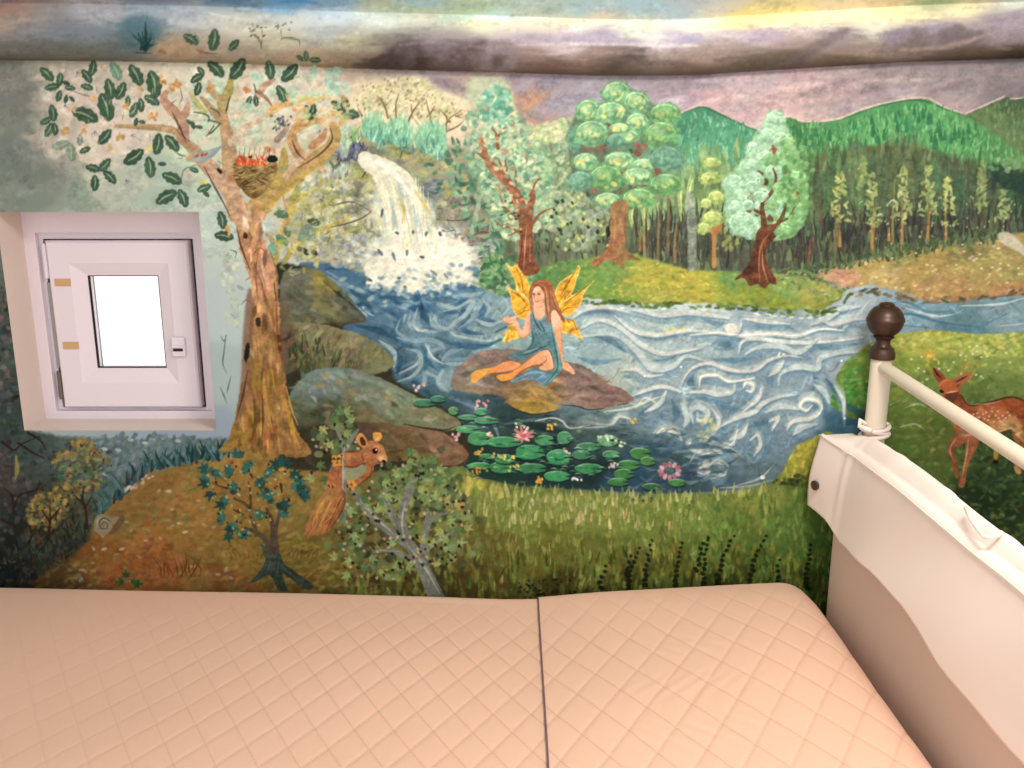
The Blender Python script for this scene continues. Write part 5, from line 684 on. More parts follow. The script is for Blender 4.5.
def paint_squirrel():
    figure('painted_squirrel')
    z = Z(300, 420, 5.689)
    poly(z(245, 375, 258, 430, 250, 490, 220, 560, 150, 640, 90, 650, 30, 656, 35, 610, 55, 550, 90, 480, 130, 420, 180, 380), [(325, 490, '9c7048'), (315, 515, 'a5804e'), (338, 500, '8f5238'), (310, 530, '9c6640'), (330, 525, '8c543a')], 1, 1.2, n=4, rough=1.2)
    for x, y in points(z(235, 390, 245, 480, 200, 570, 120, 630, 40, 640, 70, 550, 130, 440), 150): 
        q = rng.normal(115, 14)*math.pi/180; l = rng.uniform(4, 9)
        stroke([(x, y), (x+l*math.cos(q), y+l*math.sin(q))], 1.5, ['bf9450', '945a3a', 'b07c44', '7c4430', 'a0703c', 'c49c5c'][rng.integers(6)], .8)
    for k in range(7): X, Y = z(235-k*12, 450+k*26)[0]; stroke([(X, Y), (X-3, Y+4)], 1.8, '5f2a20', .85)
    poly(z(195, 265, 235, 275, 245, 330, 228, 385, 180, 392, 150, 365, 160, 315), [(334, 475, '98603f'), (336, 486, 'a06844')], 1, 1, tex=.25)
    poly(z(250, 262, 370, 255, 385, 300, 340, 340, 270, 345, 245, 310), '8a8a6c', .95, 1.5)
    for k in range(9): X, Y = z(265+k*13, 262)[0]; stroke([(X, Y), (X+.5, Y+4)], 1, 'b5b090', .6)
    poly(z(235, 190, 300, 180, 355, 180, 365, 240, 310, 268, 245, 262), [(345, 456, 'b08550'), (355, 455, 'a06c44'), (350, 463, '864a38')], 1, 1, tex=.25)
    poly(z(375, 240, 420, 255, 405, 310, 360, 350, 320, 380, 295, 355, 345, 320, 380, 280), [(370, 470, 'a06845'), (355, 482, '9c6442')], 1, 1, tex=.25)
    for x, y in z(195, 210, 195, 235, 200, 255, 225, 205, 228, 235, 225, 255): dab(x, y, 5, 3.4, 0, 'cf8f3c', .95)
    for x, y in z(280, 355, 300, 350, 310, 370, 280, 385, 300, 390): dab(x, y, 4.6, 3.6, 60, 'c98a40', .95)
    for x, y in z(160, 355, 175, 375, 195, 370): dab(x, y, 4, 3, 60, 'b87a40', .95)
    for x, y in z(240, 225, 240, 240, 165, 375, 185, 380, 195, 220, 270, 378, 285, 395, 238, 205): dab(x, y, 3, 1.5, 70, '3a2018', .9)
    poly(z(415, 90, 420, 72, 455, 72, 466, 95, 450, 120, 425, 122), 'c8924a', 1, .9, tex=.25); stroke(z(420, 70, 430, 55), 1.5, '8a5a38', .8)
    poly(z(348, 175, 362, 140, 400, 118, 440, 122, 472, 150, 490, 195, 495, 232, 470, 248, 440, 252, 410, 262, 375, 250, 352, 225), [(368, 446, 'a06a48'), (378, 448, 'a87654'), (372, 462, '9a6244'), (384, 458, 'bd8a5c')], 1, .9, tex=.22)
    poly(z(318, 110, 330, 82, 352, 76, 376, 105, 385, 140, 362, 158, 335, 140), 'c58a50', 1, .9); poly(z(340, 105, 355, 95, 372, 120, 374, 145, 350, 140), '4f3022', .95, .8)
    for x, y in points(z(355, 150, 460, 140, 485, 210, 400, 245, 360, 220), 46): q = rng.uniform(0, 3); stroke([(x, y), (x-2.4, y+1.6)], 1.1, ['d8a068', '9a5030', 'c06a3c', 'e0b080'][rng.integers(4)], .7)
    dab(*z(462, 225)[0], 8, 5, 30, 'd9b088', .75, soft=1.6); dab(*z(440, 150)[0], 8, 4, 20, 'c98a5c', .6, soft=1.6)
    for d in ((250, 400, 255, 470, 215, 560, 150, 635), (235, 262, 310, 268, 360, 242), (245, 345, 225, 385), (410, 260, 400, 315, 355, 352, 320, 382), (160, 320, 150, 360), (240, 185, 300, 180, 350, 182)): stroke(z(*d), 2, '6f3826', .75)
    for d in ((70, 600, 110, 500, 160, 430), (110, 600, 150, 520, 190, 440)): stroke(z(*d), 3.4, 'c8984c', .6, soft=1.4)
    X, Y = z(428, 176)[0]; dab(X, Y, 6.4, 6, 0, '7a3c26', .9); dab(X, Y, 4.2, 4.4, 0, '1c1412', 1); dab(X+.9, Y-1, 1.5, 1.4, 0, 'f0e0d0', 1)
    dab(*z(478, 236)[0], 4.4, 3.4, 20, '2a1812', .95); stroke(z(440, 225, 455, 240, 472, 242), 1.1, '4a2418', .9); stroke(z(352, 190, 355, 215, 368, 240), 1.6, '6a2f20', .8)
    figure('painted_grey_branched_bush'); stroke(z(255, 150, 243, 230, 247, 320, 243, 380, 262, 410), 2.4, '9a9c94', .95)

def paint_boulder():
    figure('painted_pond_boulder')
    z = Z(450, 320, 5.389)
    poly(z(5, 340, 22, 280, 80, 220, 150, 176, 250, 160, 360, 160, 480, 190, 600, 222, 700, 240, 780, 282, 850, 345, 930, 372, 990, 425, 965, 446, 900, 458, 830, 476, 745, 482, 690, 464, 600, 456, 565, 490, 450, 506, 365, 484, 312, 452, 290, 412, 180, 402, 70, 388, 15, 372),
         [(465, 375, '857a70'), (480, 360, '86736c'), (500, 352, '836e68'), (470, 388, '7c6a58'), (500, 385, '856b50'), (520, 395, '8f7650'), (530, 408, 'a5853f'), (550, 410, 'a98a4c'), (545, 395, '94774a'), (560, 388, '8f7460'), (580, 380, '87706a'), (600, 392, '8a7068'), (620, 400, '80685e'), (590, 402, '8c7468'), (630, 402, '7d665c'), (575, 365, '6f6462'), (500, 375, '6f5c54')], 1, 1, n=4, tex=.2)
    mottle(z(30, 330, 150, 200, 350, 180, 700, 270, 930, 400, 700, 450, 450, 490, 320, 430, 100, 380), 300, 13, 3.6, 8, 22, .07)
    for d, c, w in (((320, 440, 450, 430, 560, 460), 'b08f4a', 4), ((340, 460, 450, 480, 540, 470), '9a8040', 3.4), ((60, 360, 130, 380, 200, 380), '9a7f48', 3), ((620, 260, 720, 280, 800, 350), '9a8580', 4), ((700, 340, 800, 400, 900, 410), '947a74', 4), ((130, 190, 200, 172, 300, 172), 'a08a80', 3), ((440, 350, 440, 410), '7a7a5c', 2), ((560, 440, 640, 420, 740, 440), 'a08470', 3)): stroke(z(*d), w, c, .55, (.2, 1, .2), soft=1.8)
    for d in ((310, 452, 365, 486, 450, 508, 565, 492), (600, 458, 690, 466, 745, 484, 830, 478), (180, 404, 290, 414), (900, 460, 965, 448)): stroke(z(*d), 1.8, '2f3434', .8, (.3, 1, .3))
    stroke(z(850, 340, 930, 368, 985, 415), 1.6, 'b0a590', .6)

def paint_fairy():
    a = Z(490, 250, 9.309); b = Z(450, 320, 5.389)
    figure('fairy_wings')
    wings = [a(150, 125, 200, 165, 240, 142, 300, 220, 365, 330, 372, 420, 345, 440, 260, 375, 225, 260), a(165, 350, 240, 390, 330, 440, 368, 490, 370, 570, 320, 640, 250, 610, 205, 520, 195, 430), b(345, 20, 372, 88, 335, 102, 290, 114, 308, 70), a(822, 145, 835, 172, 800, 275, 770, 380, 690, 465, 620, 505, 608, 420, 640, 320, 720, 255, 785, 215), a(965, 285, 900, 360, 862, 425, 840, 505, 740, 605, 670, 590, 640, 520, 700, 468, 800, 410, 880, 368), b(600, 5, 640, 0, 675, 20, 700, 75, 716, 102, 655, 72, 605, 62)]
    for p in wings:
        poly(p, 'd99f35', 1, .9, n=4, tex=.22); stroke(p+p[:1], 1.1, 'e6c670', .75, (1, 1)); mottle(p, 24, 6, 2, -50, 40, .1)
    for d in ((240, 160, 290, 260, 310, 380, 345, 430), (270, 260, 300, 290), (200, 380, 280, 430, 350, 520), (240, 410, 330, 470), (250, 610, 320, 570, 365, 560), (310, 580, 330, 530), (820, 160, 730, 300, 650, 440), (740, 280, 700, 370), (640, 480, 700, 400), (950, 300, 800, 420, 690, 500), (780, 530, 700, 550, 660, 590), (830, 490, 760, 520), (690, 640, 770, 660, 810, 740)): stroke(a(*d), 1., '8f5420', .9, (.5, 1, .5))
    for d in ((225, 620, 320, 640), (760, 600, 700, 620)): stroke(a(*d), 1.6, 'c98a2c', .7)
    skin, sk2, sk3 = 'e0a583', 'c9835c', 'edc3a6'
    figure('fairy_body')
    poly(b(380, 235, 310, 220, 240, 252, 175, 264, 116, 290, 122, 342, 160, 320, 215, 292, 300, 282, 365, 264), [(475, 375, 'd79a48'), (490, 368, 'd58a54'), (510, 365, 'd88d62')], 1, .7, n=4)
    stroke(b(365, 262, 300, 280, 215, 290, 160, 316), 1.2, '8f4c2c', .8)
    poly(b(500, 160, 535, 160, 556, 205, 558, 258, 520, 272, 478, 264, 500, 240, 455, 242, 390, 272, 340, 316, 280, 330, 250, 298, 330, 284, 400, 232, 450, 192), [(500, 377, 'd9953f'), (515, 370, 'd68a52'), (535, 358, 'dd9a70'), (548, 352, 'e2a680'), (548, 366, 'dc9468')], 1, .7, n=4)
    stroke(b(515, 195, 520, 215, 490, 240, 440, 250, 380, 278, 335, 318, 280, 332), 1.3, '9a5230', .85); stroke(b(330, 284, 400, 232, 455, 190, 500, 162), 1, 'a8603a', .8); stroke(b(545, 190, 550, 225), 2, 'edbe98', .7)
    poly(a(335, 605, 385, 575, 400, 640, 375, 763)+b(428, 70, 395, 98, 366, 75, 352, 30, 346, 8, 362, 5, 388, 55, 402, 10), skin, 1, .7, n=4)
    stroke(b(430, 30, 425, 72, 396, 96, 368, 76, 350, 20), 1.1, sk2, .9)
    poly(a(120, 640, 150, 615, 200, 625, 245, 610, 240, 650, 215, 680, 170, 690, 130, 668), skin, 1, .7, n=4); stroke(a(120, 640, 160, 625, 200, 640), 1, sk2, .9); stroke(a(125, 660, 170, 688, 215, 682), 1, 'b5643c', .9); stroke(a(150, 650, 200, 655), .9, sk2, .8)
    poly(a(565, 590, 615, 560, 650, 610, 660, 700)+b(594, 20, 600, 90, 612, 215, 635, 232, 662, 262, 676, 284, 664, 293, 640, 278, 606, 258, 596, 225, 578, 170, 562, 70), [(555, 318, 'e6b79a'), (558, 340, 'd8966c'), (562, 358, 'd8966a'), (570, 370, 'e0a880')], 1, .7, n=4)
    stroke(b(562, 60, 578, 165, 600, 240), 1.1, 'a8603c', .85); stroke(b(598, 40, 602, 110, 612, 210), 1, 'b5704a', .7); stroke(b(625, 240, 655, 285), .9, 'b5704a', .8)
    poly(a(420, 500, 500, 490, 510, 600, 470, 645, 420, 625, 395, 575), skin, 1, .7, n=4); stroke(a(430, 520, 470, 530, 500, 510), 1.4, sk2, .8)
    poly(a(388, 400, 405, 355, 440, 335, 490, 355, 508, 420, 498, 485, 455, 522, 425, 512, 398, 465), [(535, 290, sk3), (540, 300, skin), (543, 292, 'd99a78')], 1, .7, n=4)
    stroke(a(503, 400, 500, 470, 470, 510), 1.3, sk2, .7); dab(*a(455, 410)[0], 2.6, 1.4, -5, '5a3020', 1); dab(*a(408, 412)[0], 2, 1.3, 10, '5a3020', 1); stroke(a(440, 395, 470, 392), .8, '8a5030', .9); stroke(a(398, 398, 415, 400), .8, '8a5030', .9)
    stroke(a(420, 415, 412, 450, 425, 455), .9, sk2, .9); stroke(a(418, 478, 438, 484, 458, 474), 1.1, 'a8463a', .95); dab(*a(430, 442)[0], 1.6, 1.4, 0, 'f0cdb4', .8)
    figure('fairy_dress')
    poly(a(372, 600, 398, 565, 415, 640, 470, 652, 505, 610, 560, 640, 590, 763)+b(560, 60, 582, 150, 605, 235, 590, 290, 560, 320, 520, 356, 485, 345, 462, 325, 400, 322, 345, 335, 330, 322, 400, 292, 440, 262, 470, 262, 520, 274, 560, 262, 556, 200, 530, 160, 490, 165, 440, 190, 390, 222, 330, 205, 320, 185, 390, 165, 430, 135, 445, 80, 436, 40),
         [(535, 320, '6f8f96'), (545, 335, '6a8c94'), (540, 348, '5d7f82'), (520, 352, '56767a'), (557, 360, '628a88'), (548, 380, '4f7e7c'), (530, 378, '66869a'), (518, 380, '6b8a9c')], 1, .8, n=4, tex=.22)
    for d, c, w in (((395, 580, 420, 660, 470, 740, 500, 763), '2f4450', 1.6), ((500, 650, 540, 700), '5a6a90', 2)): stroke(a(*d), w, c, .85)
    for d, c, w in (((478, 0, 500, 40, 540, 130), '33505a', 1.8), ((440, 60, 450, 110, 430, 150), '3f5c64', 2), ((540, 130, 490, 150, 430, 180, 370, 190), '3a585c', 2), ((545, 40, 565, 140, 580, 260, 520, 340), '37565c', 1.6), ((560, 60, 585, 180, 590, 250), '83a6a4', 1.6), ((490, 165, 530, 160, 552, 200, 560, 260), '2d464a', 1.3), ((400, 295, 460, 280, 520, 290), '86a4b4', 2.4), ((470, 320, 500, 300, 520, 310), '8aaab8', 2), ((390, 180, 440, 165, 480, 150), '7a9c98', 2), ((350, 330, 420, 300), '3a5460', 1.6), ((540, 330, 575, 290), '7fb0a8', 2.4), ((460, 50, 480, 90), '88a8ae', 2.2), ((510, 60, 530, 110), '7d9fae', 2.2)): stroke(b(*d), w, c, .8, (.3, 1, .3))
    figure('fairy_hair')
    poly(a(366, 420, 372, 360, 400, 308, 465, 278, 535, 285, 590, 345, 620, 450, 650, 545, 695, 640, 690, 675, 650, 620, 600, 560, 570, 580, 565, 680, 535, 670, 515, 600, 508, 500, 505, 420, 480, 365, 445, 335, 405, 365, 392, 420, 396, 500, 405, 560, 378, 570, 370, 500), [(540, 283, '9c5c40'), (552, 300, 'a8704c'), (548, 312, 'ad7a58'), (558, 318, '94563c')], 1, .8, n=4, tex=.22)
    for d, c in (((440, 310, 510, 350, 530, 450, 530, 620), 'c2906a'), ((500, 290, 570, 360, 590, 470, 640, 580), '7f4530'), ((470, 300, 540, 360, 560, 480, 555, 650), '8a5038'), ((560, 350, 600, 460, 660, 600), 'bf8658'), ((515, 400, 520, 520, 545, 640), '74402c'), ((385, 360, 378, 450, 385, 550), 'b57e58'), ((410, 320, 470, 290, 530, 300), 'b5764e'), ((540, 460, 545, 560, 550, 660), 'cfa07c')): stroke(a(*d), 1.3, c, .8)

def paint_fawn():
    figure('painted_fawn')
    z = Z(910, 345, 5.123)
    out = [(150, 190), (118, 120), (135, 120), (180, 168), (215, 182), (250, 158), (312, 140), (305, 172), (262, 212), (256, 252), (300, 306), (400, 298), (500, 270), (560, 278), (650, 330), (660, 480), (640, 640), (560, 655)]
    body = z(200, 290, 225, 270, 258, 250, 280, 285, 310, 305, 400, 298, 470, 278, 520, 268, 570, 282, 630, 330, 650, 420, 640, 480, 590, 500, 550, 470, 520, 430, 450, 452, 390, 458, 330, 462, 290, 470, 235, 455, 225, 400, 215, 350)
    for p, c in ((z(235, 450, 295, 462, 275, 505, 225, 545, 240, 590, 250, 665, 235, 680, 205, 580, 190, 535), '8a5238'), (z(285, 460, 355, 475, 325, 560, 292, 640, 280, 720, 250, 720, 268, 630, 285, 540), '9a5c40'), (z(520, 440, 600, 470, 590, 560, 560, 600, 575, 655, 540, 655, 535, 590, 555, 540), '8a5a38'), (z(440, 440, 480, 445, 470, 500, 455, 560, 455, 605, 425, 605, 430, 530), '5f4a30')): poly(p, c, .95, 1, n=4, tex=.25)
    for d in ((235, 480, 205, 535, 225, 600), (300, 480, 290, 560, 265, 690)): stroke(z(*d), 1.6, 'c99a80', .7)
    poly(body, [(960, 410, '9a5638'), (985, 405, 'a5613c'), (1010, 405, '94502f'), (955, 420, '8f4c30'), (980, 425, 'a0603a'), (1015, 425, '8a4c30'), (995, 432, 'bd9260'), (955, 400, '7f452c'), (965, 432, 'a07858')], 1, 1, n=4, tex=.22)
    mottle(body, 130, 6, 2.4, 15, 30, .1)
    stroke(z(262, 255, 300, 308, 400, 296, 500, 268, 570, 278, 630, 330), 2, '4f2a20', .85, (.4, 1, .5)); stroke(z(320, 305, 400, 300, 470, 285), 1.5, 'd0a488', .6); stroke(z(440, 445, 520, 425), 4, 'cfa878', .75, soft=1.6); stroke(z(355, 370, 360, 400, 345, 440), 3, '5f3424', .6, soft=1.6)
    for x, y in list(z(325, 355, 345, 350, 355, 370, 375, 355, 380, 378, 400, 385, 405, 365, 440, 360, 455, 375, 462, 390, 475, 362, 490, 375, 500, 345, 420, 340, 470, 395, 430, 392, 480, 385, 510, 360, 390, 345, 450, 340)): dab(x, y, 2.3, 1.9, 0, 'd6ac94', .8)
    poly(z(118, 118, 138, 122, 185, 172, 160, 195, 125, 165), '8a4a34', 1, .8); stroke(z(122, 122, 140, 150, 165, 175), 2.4, '3f2420', .9)
    poly(z(212, 186, 250, 158, 314, 140, 304, 172, 268, 202, 238, 210), 'a06444', 1, .8); stroke(z(230, 192, 270, 172, 300, 155), 2.6, '5a2f26', .85)
    poly(z(148, 200, 175, 175, 215, 180, 250, 205, 262, 235, 245, 265, 225, 292, 205, 302, 185, 285, 168, 255, 152, 232), [(945, 384, 'b0603a'), (955, 390, 'a0583a'), (950, 400, '6f4030')], 1, .9, n=4)
    dab(*z(163, 238)[0], 5, 3, 30, '251612', .95); stroke(z(185, 245, 215, 240, 245, 235), 1.6, 'd8b098', .8); poly(z(180, 255, 215, 245, 250, 245, 225, 290, 205, 302, 188, 285), '5f3c30', .85, 1.2); stroke(z(240, 215, 255, 200), 3, '3f2420', .7); stroke(z(150, 210, 180, 182, 215, 185), 1.6, 'd0804c', .6)
    dab(*z(440, 560)[0], 10, 4.4, 90, 'b59a3c', .8); dab(*z(440, 600)[0], 6, 4, 0, '2a1f1a', .9); dab(*z(550, 640)[0], 10, 5, 60, 'b09a60', .7)

def paint_ceiling():
    figure('')
    A = [(-30, 5, '5f6a80'), (0, 12, 'b08a7a'), (10, 22, 'b39a8a'), (30, 30, '8a8a90'), (60, 34, '80868e'), (100, 12, 'b5aeb2'), (150, 10, 'a8b0ba'), (190, 18, 'b9b9be'), (220, 20, 'c9c4bc'), (250, 25, 'd0c6b4'), (100, 34, '848a94'), (120, 45, '72756f'), (60, 50, '6f706a'), (20, 50, '76736c'), (80, 57, '78766c'), (0, 60, '75726c'), (140, 30, '66808a'), (145, 45, '5a7078'), (165, 50, 'a89a88'), (180, 48, 'b09478'), (210, 50, 'a89c8c'), (240, 55, 'a09280'), (200, 58, '9c8e7c'),
         (300, 20, 'd5d0c6'), (330, 15, 'd8dce0'), (280, 40, 'bdb49c'), (330, 34, 'a9abae'), (300, 55, 'a8957c'), (350, 40, 'bdb596'), (340, 60, '8f7d6a'), (380, 20, 'dcdcd6'), (420, 16, 'd8d0bc'), (480, 24, 'e0d8b8'), (370, 45, '9c9282'), (400, 44, '6f6464'), (380, 60, '5f504a'), (430, 50, '766a6e'), (420, 62, '5f504e'), (480, 50, '847678'), (500, 60, '75655f'), (440, 40, 'a4989a'), (520, 22, 'e6d3b8'),
         (520, 36, 'bcaab4'), (560, 35, 'b5a3b0'), (605, 35, 'a99aac'), (640, 28, 'd2cfbc'), (700, 28, 'dcd8c0'), (660, 42, 'd4c8ce'), (560, 46, 'c8b8ba'), (540, 52, '98827c'), (600, 55, '947c76'), (550, 65, '75605a'), (610, 66, '6c5a54'), (630, 55, '6f635e'), (700, 52, '9f8a82'), (690, 64, '7a675e'), (750, 58, '6c6259'), (740, 48, '9f8c84'), (690, 38, 'b0a3b4'), (740, 38, 'b0a0ae'), (770, 36, 'aa98a8'),
         (790, 30, 'c4b4bc'), (800, 45, '98867f'), (790, 58, '75655c'), (840, 35, '8f8088'), (860, 50, '95837a'), (850, 62, '6f5f54'), (880, 28, 'cdc9b8'), (910, 35, '857a86'), (940, 30, 'a59a9c'), (950, 42, '7c6f70'), (900, 48, '8f7d76'), (940, 55, '75635a'), (990, 28, '9a8c90'), (1000, 42, '85746e'), (1010, 20, '8f838f'), (1020, 52, '54483e'), (970, 55, '66564c'), (1050, 30, '857a80'),
         (290, 2, '6aa0cc'), (330, 3, '7aa6c8'), (380, 5, 'b5c0a8'), (420, 5, '9fc4cc'), (470, 8, 'b8cfae'), (500, 14, 'c0e0dc'), (540, 5, 'b9d2cc'), (580, 12, 'aed4e2'), (640, 5, 'b0d2e4'), (680, 10, 'b5cede'), (700, 2, 'c9cdd2'), (740, 18, 'f0e08e'), (720, 10, 'ded6c8'), (800, 12, 'f2e0a4'), (850, 8, 'f0d8ae'), (780, 20, 'f4e29a'), (900, 14, 'e6cfa0'), (960, 10, 'e2cfa6'), (940, 2, 'a9b08e'), (1020, 5, 'c8ccc0'), (230, -5, '5f86a8'), (150, -6, '6f7f98'), (1000, -20, 'a5b8c0'), (700, -30, '9cc2dc'), (400, -30, '7fb0d0'), (100, -30, '5f7f9c'), (840, 2, 'efdcb8'), (560, 24, 'eadcb8'), (600, 22, 'ecdcc0')]
    sy, sx, X, Y = _win(CX0, CY0, CX1-1, 80)
    col = anchors([(x, y*2.2, c) for x, y, c in A], sy, sx, X, Y*2.2, 2.4, .35, 420)
    fy = np.interp(X[0], [p[0] for p in FOLD], [p[1] for p in FOLD])[None, :]
    al = (Y < fy+.2).astype(np.float32)
    v = CAN[sy, sx]; v += al[..., None]*(col-v)
    top = [(-40, -40), (1064, -40), (1064, 52), (1024, 54), (900, 58), (768, 66), (690, 71), (600, 71), (500, 68), (350, 64), (250, 60), (0, 56), (-40, 54)]
    mottle(top, 1500, 30, 4, 2, 8, .022, .5, False)
    K = lambda p, w, c, a=.6, s=3: stroke(p, w, c, a, (.25, 1, .25), soft=s, tex=.18)
    # distant mountains that roll over the edge
    poly([(355, 66.5), (372, 60), (385, 52), (398, 44), (412, 41), (440, 40), (470, 41), (512, 43), (512, 71), (440, 70)], [(375, 62, '55474a'), (400, 50, '685c60'), (440, 46, '7c7074'), (470, 60, '6a5a5c'), (500, 50, '8f8084'), (420, 64, '524542')], .85, 5, n=4)
    K([(400, 45), (430, 42), (455, 44)], 4, '9a8c90'); K([(410, 56), (450, 54), (500, 56)], 6, '75686c'); K([(470, 46), (490, 48), (512, 46)], 5, 'a3959a')
    poly([(600, 72), (618, 58), (628, 52), (645, 50), (640, 58), (622, 66), (612, 73)], '5e554f', .7, 4); poly([(690, 74), (730, 64), (768, 54), (800, 50), (790, 62), (760, 69)], '6a5e52', .55, 6)
    poly([(512, 38), (530, 33), (548, 36), (580, 34), (606, 30), (622, 38), (640, 44), (560, 42)], 'a89aae', .6, 3); poly([(668, 43), (685, 36), (700, 33), (702, 39), (690, 43)], 'a09ab2', .7, 2.5); poly([(740, 40), (756, 30), (770, 28), (785, 34), (770, 42)], 'a695a8', .6, 3)
    poly([(782, 66), (800, 50), (826, 36), (842, 28), (850, 30), (836, 42), (812, 56), (796, 68)], '6f6266', .6, 5); poly([(880, 38), (895, 30), (912, 27), (930, 26), (948, 22), (960, 24), (975, 30), (990, 24), (1010, 12), (1040, 8), (1040, 40), (960, 46), (900, 48)], [(900, 35, '857a88'), (945, 28, '8a7e8c'), (960, 38, '6f6266'), (1010, 22, '988a94'), (920, 44, '7a6a68')], .75, 4, n=4)
    K([(900, 50), (950, 46), (1000, 30)], 6, 'a8948c', .55); K([(990, 40), (1024, 44)], 8, '8f7c72', .5); K([(820, 52), (870, 54), (920, 58)], 6, 'a48f84', .5); K([(560, 56), (600, 52), (660, 54)], 6, 'a38c86', .5); K([(650, 60), (720, 56)], 5, 'a9948a', .5)
    for x0, x1, y, c in ((440, 510, 17, 'c6e6e2'), (500, 560, 20, 'd2e6d8'), (380, 440, 10, 'b9cfa8'), (560, 700, 24, 'f0e3c0'), (720, 840, 22, 'f8e8a8'), (840, 940, 18, 'f0d8a4'), (520, 640, 45, 'd3c3cc'), (640, 700, 46, 'd8ccd2'), (760, 850, 26, 'd8d4b8')): K([(x0, y), ((x0+x1)/2, y-1), (x1, y)], 4, c, .65, 2.5)
    stroke([(905, 5), (930, 2), (965, 1)], 6, '9fae88', .7, soft=2); stroke([(280, 2), (300, 1), (320, 4)], 5, '4f8fc8', .6, soft=2)
    # spruce tip and leaves that reach over the edge
    figure('')
    poly([(118, 26), (140, 14), (158, 24), (158, 40), (136, 50), (122, 42)], '56757e', .6, 6)
    for k in range(22):
        t = rng.normal(-90, 34); q = math.radians(t); x0, y0 = 145+rng.normal(0, 2), 50-rng.uniform(0, 6); l = rng.uniform(8, 20)
        stroke([(x0, y0), (x0+l*math.cos(q), y0+l*math.sin(q))], 2.8, ['33504f', '3f5f60', '2b4446'][k % 3], .85, (1, .8, .2), smooth=False)
    stroke([(145, 52), (146, 36), (145, 22)], 4, '2c484c', .9); stroke([(136, 53), (152, 53)], 3, '2c3c3c', .9)
    poly([(153, 50), (160, 42), (175, 38), (186, 42), (198, 50), (190, 58), (160, 57)], 'b39678', .7, 4)
    stroke([(196, 50), (206, 53), (218, 54)], 2.4, '8a5f50', .8); dab(163, 52, 9, 5, 20, '9c7656', .7); dab(201, 52, 6, 5, 0, 'a5654c', .7)
    for x, y, l, a in ((191, 39, 18, 28), (214, 40, 23, 96), (234, 45, 15, 130), (306, 56, 11, 85), (300, 58, 9, 40), (315, 60, 12, 0)): leaf(x, y, l, a, '48604c', 'a3b094')
    for p in ([(196, 36), (200, 40)], [(194, 33), (198, 38)], [(262, 48), (258, 38), (250, 34)], [(262, 44), (262, 30)], [(280, 40), (284, 38), (296, 39), (300, 43)], [(281, 30), (282, 38)], [(252, 24), (256, 30)], [(299, 40), (300, 46)]): stroke(p, 2, '59684c', .85)
    for x, y in points([(246, 24), (268, 24), (268, 36), (246, 40)], 12, False): dab(x, y, 2.6, 1.8, 0, '4a5c44', .8)
    for x, y in points([(275, 20), (292, 22), (290, 30), (276, 30)], 9, False): dab(x, y, 2.2, 1.6, 0, '5a5c44', .8)

def paint_all():
    paint_background(); paint_forest(); paint_right_bank(); paint_ground(); paint_foreground_grass(); paint_pond(); paint_waterfall(); paint_rocks(); paint_back_trees(); paint_lilies()
    figure(''); blades([(500, 488), (560, 492), (690, 496), (770, 486), (770, 492), (690, 503), (560, 500), (500, 498)], 120, 8, 3, ['828c4c', '98a05a', '6c7a3e', 'a9a868'], da=12, a=.75)
    paint_ceiling(); SIDE[:] = [CAN.copy()]
    paint_great_tree(); paint_boulder(); paint_fairy(); paint_small_plants(); paint_squirrel(); paint_fawn()
SIDE = []
paint_all()
m_ = LAB == NAMES.index('painted_pond'); CAN[m_] *= np.array([.975, .97, .945], np.float32)      # the stream is a greyer blue

# ---------------------------------------------------------------- the room
import bpy, bmesh, random
from mathutils import Vector, Matrix
C = bpy.context.scene.collection
F = 900.; PITCH = math.radians(13.5); CAMZ = 1.5; DIST = 1.9
CP, SP = math.cos(PITCH), math.sin(PITCH)
def to_px(x, y, z):
    """where a point of the room falls on the artist's sheet (arrays allowed)"""
    dy, dz = y+DIST, z-CAMZ
    d = dy*CP-dz*SP
    return 512+F*x/d, 384-F*(dy*SP+dz*CP)/d
def wall_pt(px, py):
    xc, yc = (px-512)/F, (384-py)/F; t = DIST/(CP+yc*SP)
    return t*xc, CAMZ+t*(-SP+yc*CP)
def lin(c):
    c = np.asarray(c, np.float32); return np.where(c <= .04045, c/12.92, ((c+.055)/1.055)**2.4)
def hexl(h): return tuple(float(v) for v in lin(hexc(h)))+(1.,)

def node_mat(name, color=None, rough=.6, spec=.4, metal=0., bump=None, mottle_=None, sheen=0.):
    m = bpy.data.materials.new(name); m.use_nodes = True
    nt = m.node_tree; b = nt.nodes['Principled BSDF']
    b.inputs['Roughness'].default_value = rough; b.inputs['Specular IOR Level'].default_value = spec; b.inputs['Metallic'].default_value = metal
    if sheen: b.inputs['Sheen Weight'].default_value = sheen
    tc = nt.nodes.new('ShaderNodeTexCoord')
    if color is not None:
        b.inputs['Base Color'].default_value = hexl(color)
        if mottle_:
            n = nt.nodes.new('ShaderNodeTexNoise'); n.inputs['Scale'].default_value = mottle_[0]; n.inputs['Detail'].default_value = 4
            r = nt.nodes.new('ShaderNodeMix'); r.data_type = 'RGBA'
            r.inputs[6].default_value = hexl(color); r.inputs[7].default_value = hexl(mottle_[1])
            nt.links.new(tc.outputs['Object'], n.inputs['Vector']); nt.links.new(n.outputs['Fac'], r.inputs[0]); nt.links.new(r.outputs[2], b.inputs['Base Color'])
    if bump:
        n = nt.nodes.new('ShaderNodeTexNoise'); n.inputs['Scale'].default_value = bump[0]; n.inputs['Detail'].default_value = 3
        q = nt.nodes.new('ShaderNodeBump'); q.inputs['Strength'].default_value = bump[1]; q.inputs['Distance'].default_value = bump[2]
        nt.links.new(tc.outputs['Object'], n.inputs['Vector']); nt.links.new(n.outputs['Fac'], q.inputs['Height']); nt.links.new(q.outputs['Normal'], b.inputs['Normal'])
    return m
M = {}
